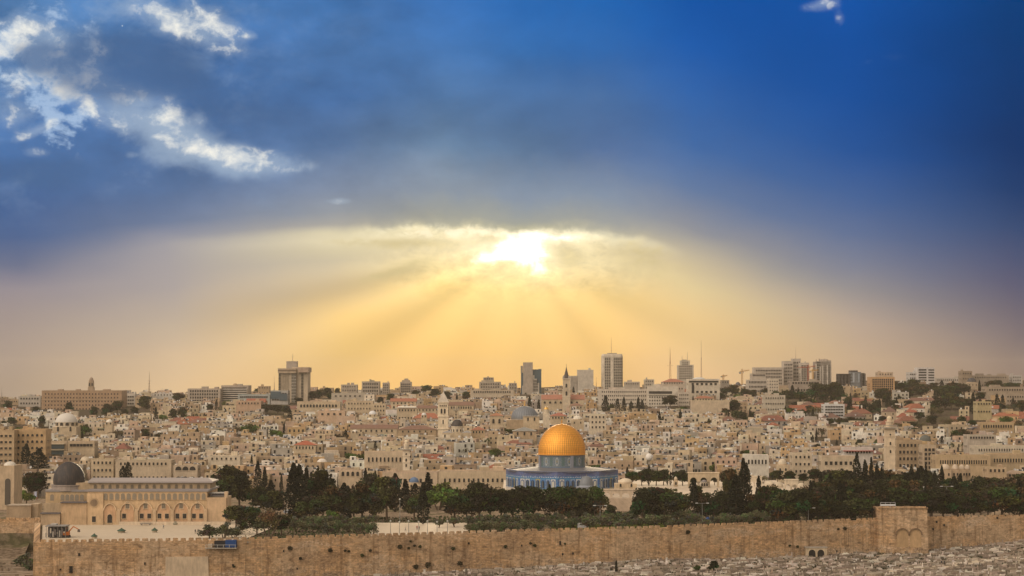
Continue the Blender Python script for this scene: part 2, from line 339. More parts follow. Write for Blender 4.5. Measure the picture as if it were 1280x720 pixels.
def f_roof(N, b):
    p = geo(N); x, y, z = N.xyz(p)
    return N.scale(col_attr(N), 0.62 + N.noise(p, 0.5, 4, 0.65) * 0.75)
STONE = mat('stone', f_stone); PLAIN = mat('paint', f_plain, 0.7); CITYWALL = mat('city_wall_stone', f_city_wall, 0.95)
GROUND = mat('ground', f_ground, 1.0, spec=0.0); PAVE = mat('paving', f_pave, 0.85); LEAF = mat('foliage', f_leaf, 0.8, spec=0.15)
LEAD = mat('dark_lead', f_lead, 0.55, 0.2); BLEAD = mat('grey_blue_lead', f_bluelead, 0.55, 0.2)
GOLD = mat('gilded_plate', f_gold, 0.5, 0.6); TILE = mat('glazed_tile', f_tile, 0.45); DRUMT = mat('drum_tile', f_drum, 0.45)
GLASS = mat('window_glass', f_glass, 0.15, spec=0.5); ROOF = mat('roof_tile', f_roof, 0.9)
METAL = mat('metal', f_plain, 0.45, 0.7); BGLASS = mat('blue_glass', lambda N, b: (0.10, 0.15, 0.19, 1), 0.12, 0.3)
ML = [STONE, PLAIN, GLASS, ROOF, METAL, BGLASS, LEAF, PAVE, CITYWALL]
ST, PL, GL, RF, ME, BG, LF, PV, CW = range(9)
# ------------------------------------------------------------------ mesh builder
class MB:
    def __init__(s): s.v = []; s.f = []; s.c = []; s.m = []
    def face(s, idx, col, m): s.f.append(idx); s.c.append(col); s.m.append(m)
    def box(s, x, y, z0, sx, sy, z1, col, m=ST, rot=0.0, taper=1.0, bottom=False):
        b = len(s.v); c, q = math.cos(rot), math.sin(rot)
        for z, t in ((z0, 1.0), (z1, taper)):
            for ax, ay in ((-.5, -.5), (.5, -.5), (.5, .5), (-.5, .5)):
                px, py = ax * sx * t, ay * sy * t
                s.v.append((x + px * c - py * q, y + px * q + py * c, z))
        for fc in ((0, 1, 5, 4), (1, 2, 6, 5), (2, 3, 7, 6), (3, 0, 4, 7), (4, 5, 6, 7)) + (((3, 2, 1, 0),) if bottom else ()):
            s.face([b + i for i in fc], col, m)
    def prism(s, pts, y0, y1, col, m=ST, cap2=True):
        """outline pts in (x, z), extruded from y0 (front) to y1"""
        b = len(s.v); n = len(pts)
        for y in (y0, y1):
            for p in pts: s.v.append((p[0], y, p[1]))
        s.face([b + i for i in range(n)], col, m)
        if cap2: s.face([b + n + i for i in reversed(range(n))], col, m)
        for i in range(n):
            j = (i + 1) % n; s.face([b + j, b + i, b + n + i, b + n + j], col, m)
    def lathe(s, prof, n, x=0, y=0, z=0, col=(.5, .5, .5), m=ST, ph=0.0):
        b = len(s.v)
        for r, h in prof:
            for k in range(n):
                a = ph + 2 * math.pi * k / n; s.v.append((x + r * math.cos(a), y + r * math.sin(a), z + h))
        for i in range(len(prof) - 1):
            for k in range(n):
                k2 = (k + 1) % n
                s.face([b + i * n + k, b + i * n + k2, b + (i + 1) * n + k2, b + (i + 1) * n + k], col, m)
        if prof[-1][0] > 0.01: s.face([b + (len(prof) - 1) * n + k for k in range(n)], col, m)
    def dome(s, x, y, z, r, h, col, m=ST, n=16, k=6):
        s.lathe([(r * math.cos(i / k * math.pi / 2) + 0.001, h * math.sin(i / k * math.pi / 2)) for i in range(k + 1)], n, x, y, z, col, m)
    def hip(s, x, y, z, sx, sy, h, col, rot=0.0, over=0.5, m=RF, gable=False):
        b = len(s.v); c, q = math.cos(rot), math.sin(rot); sx += over * 2; sy += over * 2
        L = max(sx - sy, 0.0) / 2 if not gable else sx / 2
        if sy > sx and not gable: L = 0.0
        P = [(-sx/2, -sy/2, 0), (sx/2, -sy/2, 0), (sx/2, sy/2, 0), (-sx/2, sy/2, 0), (-L, 0, h), (L, 0, h)]
        if L == 0: P[4] = (-0.01, 0, h); P[5] = (0.01, 0, h)
        for a, d, e in P: s.v.append((x + a * c - d * q, y + a * q + d * c, z + e))
        for fc in ((0, 1, 5, 4), (2, 3, 4, 5), (1, 2, 5), (3, 0, 4), (3, 2, 1, 0)): s.face([b + i for i in fc], col, m)
    def tube(s, p0, p1, r0, r1, col, m=PL, n=6):
        p0, p1 = Vector(p0), Vector(p1); d = (p1 - p0).normalized()
        a = d.cross(Vector((0, 0, 1) if abs(d.z) < .9 else (1, 0, 0))).normalized(); e = d.cross(a); b = len(s.v)
        for p, r in ((p0, r0), (p1, r1)):
            for k in range(n):
                t = 2 * math.pi * k / n; s.v.append(tuple(p + a * (r * math.cos(t)) + e * (r * math.sin(t))))
        for k in range(n):
            k2 = (k + 1) % n; s.face([b + k2, b + k, b + n + k, b + n + k2], col, m)
        s.face([b + n + k for k in range(n)], col, m); s.face([b + k for k in reversed(range(n))], col, m)
    def add(s, o, x=0, y=0, z=0, rot=0.0, sc=1.0):
        b = len(s.v); c, q = math.cos(rot) * sc, math.sin(rot) * sc
        s.v += [(x + a * c - d * q, y + a * q + d * c, z + e * sc) for a, d, e in o.v]
        s.f += [[b + i for i in f] for f in o.f]; s.c += o.c; s.m += o.m
    def mesh(s, name, mats=None, smooth=False):
        me = bpy.data.meshes.new(name); me.from_pydata(s.v, [], s.f)
        mats = mats or ML
        if mats is ML:
            used = sorted(set(s.m)); remap = {u: i for i, u in enumerate(used)}
            for u in used: me.materials.append(ML[u])
            me.polygons.foreach_set('material_index', [remap[i] for i in s.m])
        else:
            for m in mats: me.materials.append(m)
        at = me.color_attributes.new('Col', 'FLOAT_COLOR', 'CORNER')
        data = []
        for f, c in zip(s.f, s.c): data += [c[0], c[1], c[2], 1.0] * len(f)
        at.data.foreach_set('color', data)
        if smooth: me.polygons.foreach_set('use_smooth', [True] * len(s.f))
        return me
    def build(s, name, parent=None, loc=(0, 0, 0), rz=0.0, mats=None, smooth=False):
        return link(name, s.mesh(name, mats, smooth), parent, loc, rz)
def link(name, data, parent=None, loc=(0, 0, 0), rz=0.0):
    o = bpy.data.objects.new(name, data); scene.collection.objects.link(o)
    o.location = loc; o.rotation_euler = (0, 0, rz)
    if parent is not None: o.parent = parent
    return o
def thing(name, label, cat, loc=(0, 0, 0), rz=0.0, group=None):
    o = link(name, None, None, loc, rz); o['label'] = label; o['category'] = cat
    if group: o['group'] = group
    return o
def tag(o, label, cat, group=None, kind=None):
    o['label'] = label; o['category'] = cat
    if group: o['group'] = group
    if kind: o['kind'] = kind
    return o
def copy_thing(root, loc, rz=0.0, sc=1.0):
    r = root.copy(); scene.collection.objects.link(r); r.location = loc; r.rotation_euler = (0, 0, rz); r.scale = (sc,) * 3 if not isinstance(sc, tuple) else sc
    for ch in root.children:
        c = ch.copy(); scene.collection.objects.link(c); c.parent = r
        for g in ch.children:
            d = g.copy(); scene.collection.objects.link(d); d.parent = c
    return r
DARKC = (0.03, 0.03, 0.03)
def jit(c, r, a=0.12):
    k = 1 + r.uniform(-a, a); return tuple(max(0.01, x * k * (1 + r.uniform(-.03, .03))) for x in c)
# ------------------------------------------------------------------ terrain
WALLP = [(-2500, 850), (-189, 850), (-166.5, 749), (-97.5, 760), (-47, 779), (0, 799), (49.3, 816), (101.8, 843), (149.7, 866), (176, 882), (224, 897), (300, 918), (2500, 1400)]
WBASE = [(-2500, -12), (-189, -10.6), (-166, -17), (-97, -15), (-50, -13.4), (0, -13.0), (50, -11.3), (100, -13), (150, -12.6), (180, -12.7), (224, -9.3), (400, -9), (2500, -9)]
CITYZ = [(860, -0.3), (1130, -3), (1300, 4), (1500, 11), (1700, 17.5), (1900, 24), (2100, 30.5), (2300, 36), (2500, 40), (2900, 42), (3600, 26), (6000, -120), (12000, -420), (28000, -1250)]
def interp(t, x):
    if x <= t[0][0]: return t[0][1]
    for (a, b), (c, d) in zip(t, t[1:]):
        if x <= c: return b + (d - b) * (x - a) / (c - a)
    return t[-1][1]
def wallY(x): return interp(WALLP, x)
def undul(x, y): return 1.6 * math.sin(x * 0.013 + 1.2) * math.sin(y * 0.011) + 1.0 * math.sin(x * 0.031 + y * 0.017)
def gz(x, y):
    wy = wallY(x)
    if y < wy:
        b = interp(WBASE, x)
        return interp([(-600, 62), (-60, 57), (15, 56.5), (60, 45), (200, 15), (400, -28), (560, -34), (700, -18.5), (765, -14.8), (max(wy, 770), b)], y)
    z = interp(CITYZ, y)
    k = min(max((y - 1130) / 500, 0), 1)
    z += k * (undul(x, y) + (max(x, -500) * 0.0105 if x < 700 else 7.3))
    if x < -200 and y > 2350: z -= min((y - 2350) * .05, 18) * min((-200 - x) / 150, 1)
    if x > 150: z += k * min((x - 150) / 300, 1) * 4.0 * min(max((y - 1500) / 500, 0), 1)
    return z
def gy(x_px, y):                                     # row at which the ground shows
    x = (x_px - 640) / F * y; return HOR + F * (CZ - gz(x, y)) / y
def groundY(px, py):                                 # distance at which the city ground shows at this row
    a, b = 1140.0, 2750.0
    for _ in range(40):
        m = (a + b) / 2
        if gy(px, m) > py: a = m
        else: b = m
    return a
def make_ground():
    xs = sorted(set([-9000, -5000, -2500, -1500, -1000, -700] + list(range(-560, 700, 20)) + [-97.5, -47, 49.3, 101.8, 149.7, 176, 224, 300] + [-189, -188, -167, -166, -165, 800, 1000, 1500, 2500, 5000, 9000]))
    vs = []; rows = None
    for x in xs:
        wy = wallY(x)
        ys = [-600, -60, 15, 60, 130, 200, 300, 400, 480, 560, 640, 700, wy - 25 if wy - 25 > 700 else 710, wy - 10, wy + 0.7, wy + 1.9, wy + 40] + [wy + 40 + (1130 - wy - 40) * i / 5 if wy < 1000 else wy + 40 + i for i in range(1, 5)]
        last = max(1130.0, ys[-1] + 5)
        ys += [last + (2900 - last) * (i / 60) for i in range(61)] + [3200, 3600, 4500, 6000, 9000, 14000, 28000]
        col = []
        for i, y in enumerate(ys):
            z = gz(x, y)
            if i == 14: z = gz(x, wy - 2.0)
            if i == 15: z = -0.3
            col.append((x, y, z))
        vs.append(col); rows = len(ys)
    mb = MB(); 
    for c in vs: mb.v += c
    for i in range(len(xs) - 1):
        for j in range(rows - 1):
            a = i * rows + j; mb.face([a, a + rows, a + rows + 1, a + 1], (.3, .3, .3), 0)
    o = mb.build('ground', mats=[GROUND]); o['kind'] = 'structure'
make_ground()
def sheet(name, pts, z, m, kind='structure'):
    mb = MB(); mb.v = [(x, y, z if not callable(z) else z(x, y)) for x, y in pts]; mb.face(list(range(len(pts))), (.5, .5, .5), 0)
    o = mb.build(name, mats=[m]); o['kind'] = kind; return o
# white paved court by the mosque, the paved yard in the middle, and the raised platform of the gold domed shrine
sheet('paving', [(-166, 752), (-97, 763), (-93, 830), (-105, 905), (-200, 905), (-187.5, 850)], 0.02, PAVE)
sheet('paving', [(XW(462, 790), 787), (XW(585, 806), 801), (XW(585, 856), 856), (XW(462, 856), 856)], 0.02, PAVE)
def platform():
    mb = MB(); x0, x1, y0, y1 = XW(628, 950), XW(1024, 950), 950, 1110
    mb.box((x0 + x1) / 2, (y0 + y1) / 2, -1, x1 - x0, y1 - y0, 4.7, (0.62, 0.52, 0.40), ST)
    o = mb.build('pavement'); o['kind'] = 'structure'
    mb = MB()
    for i in range(16): mb.box(XW(785, 945), 950 - 0.4 * (i + 0.5), -1, 17, 0.4, 4.7 - 0.29 * (i + 1), (0.50, 0.40, 0.30), ST)
    o = mb.build('stairs'); tag(o, 'broad stone stairs climbing to the arcade right of the gold domed shrine', 'stairs')
platform()
# ------------------------------------------------------------------ windows and buildings
C_CREAM = (0.56, 0.45, 0.31); C_TAN = (0.44, 0.33, 0.215); C_PALE = (0.64, 0.55, 0.42); C_PINK = (0.52, 0.385, 0.285)
C_GREY = (0.40, 0.36, 0.31); C_WHITE = (0.74, 0.70, 0.62); C_BROWN = (0.32, 0.235, 0.165); C_RED = (0.36, 0.135, 0.08); C_OCHRE = (0.52, 0.36, 0.20)
C_MODERN = (0.46, 0.42, 0.37)
WCACHE = {}
def window_mesh(w, h, arch=False, frame=C_CREAM, deep=0.14, pane=None):
    k = (round(w, 1), round(h, 1), arch, frame, pane)
    if k in WCACHE: return WCACHE[k]
    mb = MB(); w, h = k[0], k[1]
    def outline(w, h, z):
        if not arch: return [(-w/2, z), (w/2, z), (w/2, z + h), (-w/2, z + h)]
        p = [(-w/2, z), (w/2, z)]; r = w / 2
        for i in range(7):
            a = math.pi * i / 6; p.append((r * math.cos(a), z + h - r + r * math.sin(a)))
        return p
    if frame: mb.prism(outline(w + 0.36, h + 0.3, -0.12), -0.06, 0.1, tuple(min(1, c * 1.12) for c in frame), ST)
    mb.prism(outline(w, h, 0.0), -deep, 0.1, pane or DARKC, PL if pane else GL)
    if frame: mb.box(0, -0.1, -0.28, w + 0.5, 0.34, -0.12, frame, ST)
    me = mb.mesh('window'); WCACHE[k] = me; return me
def add_windows(root, pts, me, name='window', rz=0.0, limit=100):
    """pts: (x, y, z); past the limit the rest become one stuff part"""
    for p in pts[:limit]: link(name, me, root, p[:3], p[3] if len(p) > 3 else rz)
    if len(pts) > limit:
        src = MB()
        m = me; base = [tuple(v.co) for v in m.vertices]; polys = [tuple(p.vertices) for p in m.polygons]; mi = [p.material_index for p in m.polygons]
        mats = list(m.materials)
        big = MB()
        for p in pts[limit:]:
            b = len(big.v); r = p[3] if len(p) > 3 else rz; c, q = math.cos(r), math.sin(r)
            big.v += [(p[0] + v[0] * c - v[1] * q, p[1] + v[0] * q + v[1] * c, p[2] + v[2]) for v in base]
            for f, i in zip(polys, mi): big.face([b + k for k in f], DARKC if mats[i] == GLASS else (0.55, 0.45, 0.32), ML.index(mats[i]))
        o = big.build('window', root); o['kind'] = 'stuff'
ZONES = []      # (px0, px1, ytop, ybase, Y0, Y1): landmark areas that random houses keep clear of
def lm(name, label, cat, px0, px1, ytop, ybase, Y=None, depth=14.0, col=C_CREAM, rows=3, cols=6, ww=1.1, wh=1.5, arch=False,
       roof=None, huts=1, margin=0.06, toprow=0.14, rz=0.0, group=None, frame=True, side=True, roofcol=None, parapet=True, found=6.0, zone=True, botrow=0.12, dark=False):
    if Y is None: Y = groundY((px0 + px1) / 2, ybase)
    x0, x1 = XW(px0, Y), XW(px1, Y); w = x1 - x0; zt = ZW(ytop, Y); zb = ZW(ybase, Y)
    xc = (x0 + x1) / 2
    t = thing(name, label, cat, (xc, Y + depth / 2, zb), rz, group)
    H = zt - zb; r = random.Random(int(px0 * 7 + ytop)); rh = 0.0
    if roof in ('hip', 'gable'): rh = min(H * 0.35, depth * 0.22, 3.2)
    hw = H - rh
    mb = MB(); mb.box(0, 0, -found, w, depth, hw, col, ST)
    if parapet and not rh:
        for sx, sy, px_, py_ in ((w, .4, 0, -depth/2 + .2), (w, .4, 0, depth/2 - .2), (.4, depth - .8, -w/2 + .2, 0), (.4, depth - .8, w/2 - .2, 0)):
            mb.box(px_, py_, hw, sx, sy, hw + 0.7, jit(col, r, .05), ST)
    mb.build('wall', t)
    mb = MB(); rc = roofcol or (C_RED if rh else tuple(c * .85 for c in col))
    if rh: mb.hip(0, 0, hw + 0.003, w, depth, rh, rc, gable=(roof == 'gable'))
    else:
        mb.box(0, 0, hw + .003, w - .9, depth - .9, hw + .12, rc, ST)
    mb.build('roof', t)
    for k in range(huts if not rh else 0):
        mb = MB(); hw_ = r.uniform(.10, .22) * w; hx = r.uniform(-.35, .35) * w
        mb.box(hx, r.uniform(-.15, .25) * depth, hw + .1, hw_, depth * .3, hw + r.uniform(1.8, 3.0), jit(col, r, .15), ST)
        mb.build('rooftop_hut', t)
    if rows and cols:
        me = window_mesh(ww, wh, arch, tuple(col) if frame else None)
        pts = []
        for i in range(rows):
            z = hw * (botrow + (1 - toprow - botrow) * (i / max(rows - 1, 1))) - (wh * 0.5 if rows > 1 else 0)
            if rows == 1: z = hw * (1 - toprow) - wh
            for j in range(cols):
                pts.append((-w/2 + w * (margin + (1 - 2 * margin) * ((j + .5) / cols)), -depth/2, z))
        if side:
            n = max(1, int(depth / (w / cols) * .8))
            sidepts = []
            for i in range(min(rows, 4)):
                z = hw * (botrow + (1 - toprow - botrow) * (i / max(rows - 1, 1))) - (wh * 0.5 if rows > 1 else 0)
                if rows == 1: z = hw * (1 - toprow) - wh
                for j in range(min(n, 3)):
                    s = 1 if px0 < 640 else -1
                    sidepts.append((s * w / 2, -depth/2 + depth * (j + 1) / (min(n, 3) + 1), z, s * math.pi / 2))
            if len(pts) + len(sidepts) <= 100: pts += sidepts
        add_windows(t, pts, me)
    if zone: ZONES.append((px0 - 1, px1 + 1, ytop, ybase, Y - 4, Y + depth + 4))
    return t, w, depth, hw, Y
def part_box(t, name, x, y, z0, sx, sy, z1, col, m=ST, **k):
    mb = MB(); mb.box(x, y, z0, sx, sy, z1, col, m, **k); return mb.build(name, t)
def mast(name, label, cat, px, ytop, ybase, Y, col=(0.35, 0.25, 0.2), r0=0.5, r1=0.15, arms=()):
    zb, zt = ZW(ybase, Y), ZW(ytop, Y); H = zt - zb
    t = thing(name, label, cat, (XW(px, Y), Y, zb)); H1 = H * .55
    mb = MB(); mb.box(0, 0, -3, r0 * 5, r0 * 5, 1.2, (.4, .36, .3), ST); mb.build('base', t)
    mb = MB()
    for a, b in ((-1, -1), (1, -1), (1, 1), (-1, 1)): mb.tube((a * r0, b * r0, 1), (a * r1, b * r1, H1), .12, .1, col, PL, 4)
    n = max(4, int(H1 / 3)); 
    for i in range(n):
        z0 = 1 + (H1 - 1) * i / n; z1 = 1 + (H1 - 1) * (i + 1) / n; ra = r0 + (r1 - r0) * i / n; rb = r0 + (r1 - r0) * (i + 1) / n
        for a, b, c, d in ((-1, -1, 1, -1), (1, -1, 1, 1), (1, 1, -1, 1), (-1, 1, -1, -1)): mb.tube((a * ra, b * ra, z0), (c * rb, d * rb, z1), .08, .08, col, PL, 4)
    mb.build('lattice', t)
    mb = MB(); mb.tube((0, 0, H1 - 1), (0, 0, H), max(.16, r1), .09, col, PL, 5); mb.build('antenna_rod', t)
    for f in arms:
        mb = MB(); mb.tube((-r0 * 3, 0, H * f), (r0 * 3, 0, H * f), .1, .1, col, PL, 4); mb.build('arm', t)
    return t
# ------------------------------------------------------------------ city wall
def pt_in_front(p0, p1, n):     # unit normal to the left, in plan
    return None
def offset_poly(pl, d):
    out = []
    for i, p in enumerate(pl):
        a = pl[max(i - 1, 0)]; b = pl[min(i + 1, len(pl) - 1)]
        dx_, dy_ = b[0] - a[0], b[1] - a[1]; l = math.hypot(dx_, dy_); out.append((p[0] - dy_ / l * d, p[1] + dx_ / l * d))
    return out
def wall_ribbon(mb, pl, ztop, zbase, th, col=(.5, .4, .3), m=CW, cuts=6.0, bat=0.4, seed=1):
    """a thick masonry wall along a plan polyline with a slightly uneven top and a battered foot"""
    r = random.Random(seed); pts = []
    for (a, b), (c, d) in zip(pl, pl[1:]):
        n = max(1, int(math.hypot(c - a, d - b) / cuts))
        for i in range(n): pts.append((a + (c - a) * i / n, b + (d - b) * i / n))
    pts.append(pl[-1]); back = offset_poly(pts, th); foot = offset_poly(pts, -bat)
    base = len(mb.v)
    for p, q, f in zip(pts, back, foot):
        zt = (ztop(p[0]) if callable(ztop) else ztop) + r.uniform(-.08, .08); zb = zbase(p[0]) if callable(zbase) else zbase
        mb.v += [(f[0], f[1], zb), (p[0] + r.uniform(-.05, .05), p[1] + r.uniform(-.12, .12), (zb + zt) / 2), (p[0], p[1], zt), (q[0], q[1], zt), (q[0], q[1], zb)]
    for i in range(len(pts) - 1):
        a = base + i * 5; b = a + 5
        for k in range(4): mb.face([a + k, b + k, b + k + 1, a + k + 1], col, m)
    for a in (base, base + (len(pts) - 1) * 5): mb.face([a, a + 1, a + 2, a + 3, a + 4], col, m)
    return pts
def city_wall():
    t = thing('city_wall', 'long weathered crenellated stone city wall below the tree belt, left of the walled up gate', 'wall', (0, 0, 0))
    pl = [(-166.3, 749.2), (-97.5, 760), (-47, 779), (0, 799), (49.3, 816), (101.8, 843), (150.5, 866.5)]
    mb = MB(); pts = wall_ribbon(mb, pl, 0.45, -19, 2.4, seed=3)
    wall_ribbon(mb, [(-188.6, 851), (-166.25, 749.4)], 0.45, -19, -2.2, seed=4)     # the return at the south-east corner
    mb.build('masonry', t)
    # merlons
    r = random.Random(5); mer = []; d = 0.0
    segs = list(zip(pl, pl[1:]))
    total_len = sum(math.hypot(b[0] - a[0], b[1] - a[1]) for a, b in segs)
    pitch = 2.72; pos = pitch / 2
    while pos < total_len:
        q = pos; 
        for a, b in segs:
            l = math.hypot(b[0] - a[0], b[1] - a[1])
            if q <= l: break
            q -= l
        f = q / l; mer.append((a[0] + (b[0] - a[0]) * f, a[1] + (b[1] - a[1]) * f, math.atan2(b[1] - a[1], b[0] - a[0]), r.uniform(1.75, 2.15), r.uniform(.7, .95)))
        pos += pitch * r.uniform(.93, 1.07)
    step = 1
    rest = MB()
    for i, (x, y, a, w, h) in enumerate(mer):
        if r.random() < .035: continue
        one = MB(); one.box(0, 0, 0, w, .62, h, (0.46, 0.34, 0.22), CW); one.box(0, 0, h, w * .86, .5, h + .18, (0.5, 0.38, 0.26), CW)
        nx, ny = -math.sin(a) * .35, math.cos(a) * .35
        if i < 100: one.build('merlon', t, (x + nx, y + ny, .40), a)
        else: rest.add(one, x + nx, y + ny, .40, a)
    if rest.f:
        o = rest.build('merlon', t); o['kind'] = 'stuff'
    # arrow slits, windows and drain holes in the masonry
    for px, py, w, h in ((90, 716, 1.2, 2.4), (100, 695, .7, 1.0), (77, 713, .6, .6), (182, 706, .5, .9), (292, 708, .7, .8), (355, 690, .5, .7), (372, 712, .5, .7), (652, 683, .5, .7), (700, 681, .7, 1.4), (703, 694, .6, .8), (716, 693, .6, .8), (1009, 686, .6, .8), (1045, 690, .6, .7)):
        for _ in range(1):
            X = 0; Yw = 800
            for _k in range(12): X = XW(px, Yw); Yw = wallY(X)
        z = ZW(py, Yw); mb = MB(); mb.box(0, 0, 0, w, .5, h, DARKC, GL); mb.build('loophole', t, (X, Yw - .05, z), .3)
    # new pale patch of masonry
    mb = MB(); Y0 = 757.0
    Yl, Yr = wallY(XW(208, 756)), wallY(XW(262, 758))
    xl, xr = XW(208, Yl), XW(261, Yr)
    mb.v = [(xl, Yl - .42, -19), (xr + .6, Yr - .42, -19), (xr, Yr - .42, ZW(695.5, Yr)), (xl, Yl - .42, ZW(696, Yl)),
            (xl, Yl + .6, -19), (xr + .6, Yr + .6, -19), (xr, Yr + .6, ZW(695.5, Yr)), (xl, Yl + .6, ZW(696, Yl))]
    for f in ((0, 1, 2, 3), (3, 2, 6, 7), (1, 5, 6, 2), (4, 0, 3, 7)): mb.face(list(f), (0.62, 0.50, 0.36), ST)
    mb.build('masonry_patch', t)['label'] = 'pale rebuilt patch low in the wall'
    # a vertical projecting strip of the corner
    return t
city_wall()
def right_wall():
    t = thing('city_wall', 'stone city wall running on to the right of the walled up gate', 'wall')
    pl = [(170.5, 879.6), (176, 882), (224, 897), (300, 918), (420, 944.3)]
    mb = MB(); wall_ribbon(mb, pl, ZW(644, 890) - .6, -15, 2.4, seed=8); mb.build('masonry', t)
    r = random.Random(9); pos = 1.5
    for (a, b) in zip(pl, pl[1:]):
        l = math.hypot(b[0] - a[0], b[1] - a[1]); an = math.atan2(b[1] - a[1], b[0] - a[0])
        while pos < l:
            mb = MB(); mb.box(0, 0, 0, r.uniform(1.9, 2.6), .62, r.uniform(.6, .95), (.45, .34, .22), CW)
            mb.build('merlon', t, (a[0] + (b[0] - a[0]) * pos / l, a[1] + (b[1] - a[1]) * pos / l + .4, ZW(644, 890) - .65), an); pos += r.uniform(2.9, 3.6)
        pos -= l
    for px, py in ((1165, 653), (1160, 662), (1175, 657), (1246, 648)):
        Yw = 890; X = XW(px, Yw); Yw = wallY(X) + 2
        mb = MB(); mb.box(0, 0, 0, .7, .9, .8, DARKC, GL); mb.build('loophole', t, (X, wallY(X) - .2, ZW(py, Yw)))
right_wall()
def golden_gate():
    Y = 862.0; x0, x1 = XW(1098, Y), XW(1158.5, Y); w = x1 - x0; zt = ZW(635.5, Y); D = 14.0
    t = thing('gatehouse', 'square projecting gatehouse with two blocked round arches in the city wall', 'gatehouse', ((x0 + x1) / 2, Y + D / 2, -13))
    zt += 13; mb = MB()
    mb.v = []; mb.box(0, 0, -4, w + .8, D + .8, zt * .45, (.5, .4, .3), CW, taper=.97); mb.box(0, 0, zt * .45, w, D, zt - 1.0, (.5, .4, .3), CW)
    for a_, b_, c_, d_ in ((w, .8, 0, -D/2 + .4), (w, .8, 0, D/2 - .4), (.8, D - 1.6, -w/2 + .4, 0), (.8, D - 1.6, w/2 - .4, 0)): mb.box(c_, d_, zt - 1.0, a_, b_, zt, (.5, .4, .3), CW)
    mb.build('masonry', t)
    mb = MB(); mb.box(0, -D/2 - .02, zt, w + .5, .9, zt + .3, (.52, .42, .30), CW); mb.build('cornice', t)
    r = random.Random(4)
    for i in range(6):
        if i in (1,): continue
        mb = MB(); mb.box(0, 0, 0, 2.2, .6, r.uniform(.5, .9), (.45, .34, .22), CW); mb.build('merlon', t, (-w/2 + w * (i + .5) / 6, -D/2 + .3, zt + .302))
    for cx in (1127, 1143.5):
        X = XW(cx, Y) - (x0 + x1) / 2; ra = 2.3; zb = ZW(684, Y) + 13; ztp = ZW(661.5, Y) + 13
        mb = MB(); po, pi_ = [], []
        for i in range(13):
            a = math.pi * i / 12; po.append((X + (ra + .5) * math.cos(a), ztp - ra + (ra + .5) * math.sin(a))); pi_.append((X + ra * math.cos(a), ztp - ra + ra * math.sin(a)))
        for i in range(12): mb.prism([po[i], po[i + 1], pi_[i + 1], pi_[i]], -D/2 - .75, -D/2 + .1, (0.22, 0.15, 0.09), ST)
        mb.build('arch_moulding', t)
        mb = MB(); mb.prism([(X - ra, zb), (X + ra, zb)] + pi_, -D/2 - .30, -D/2 + .1, (0.50, 0.34, 0.19), ST); mb.build('blocked_arch', t)
    mb = MB(); mb.box(w * .22, -D/2 - .1, zt * .74, 2.4, .3, zt * .80, (.30, .22, .14), ST); mb.build('stone_panel', t)
    # small railing and floodlight rack on its roof
    f = thing('railing', 'small metal rack standing on the roof of the projecting gatehouse', 'railing', (XW(1111, Y), Y + 3, zt - 13 - 1.0))
    for k in range(4): mb = MB(); mb.tube((-3 + 2 * k, 0, 0), (-3 + 2 * k, 0, 3.2), .09, .09, (.5, .5, .5), PL, 5); mb.build('post', f)
    mb = MB(); mb.box(0, 0, 1.9, 6.2, .3, 2.5, (.75, .78, .80), PL); mb.tube((-3, 0, 3.2), (3, 0, 3.2), .08, .08, (.5, .5, .5), PL, 5); mb.build('rail', f)
golden_gate()
# two domes just behind the wall, far right
for px, r_, lab in ((1250, 3.2, 'left of two low stone domes rising behind the right end of the city wall'), (1267, 4.2, 'right and wider of two low stone domes behind the right end of the city wall')):
    Y = 912; t = thing('domed_building', lab, 'building', (XW(px, Y), Y + 4, -0.3)); z = ZW(644.5, Y) + .3
    mb = MB(); mb.box(0, 0, -2, r_ * 2.1, r_ * 2.1, z, C_CREAM, ST); mb.build('wall', t)
    mb = MB(); mb.dome(0, 0, z, r_, r_ * .62, (0.46, 0.35, 0.24)); mb.build('dome', t, smooth=True)
    mb = MB(); mb.tube((0, 0, z + r_ * .6), (0, 0, z + r_ * .6 + .8), .12, .05, C_GREY); mb.build('finial', t)
# small vaulted structure with two dark arches at the foot of the wall
def small_arches():
    px0, px1, Y = 1007, 1033, 846; w = XW(px1, Y) - XW(px0, Y); zb = gz(XW(1020, Y), Y); h = ZW(685, Y) - zb
    t = thing('vaulted_tomb', 'low stone tomb with two dark round arches at the foot of the city wall', 'tomb', (XW(1020, Y), Y, zb))
    mb = MB(); mb.box(0, 2, -1, w, 4, h, C_CREAM, ST); mb.box(0, 2, h, w + .4, 4.4, h + .3, C_GREY, ST); mb.build('wall', t)
    for x in (-w * .22, w * .20):
        link('arch_opening', window_mesh(2.7, 3.0, True, C_CREAM), t, (x, 0, .1))
small_arches()
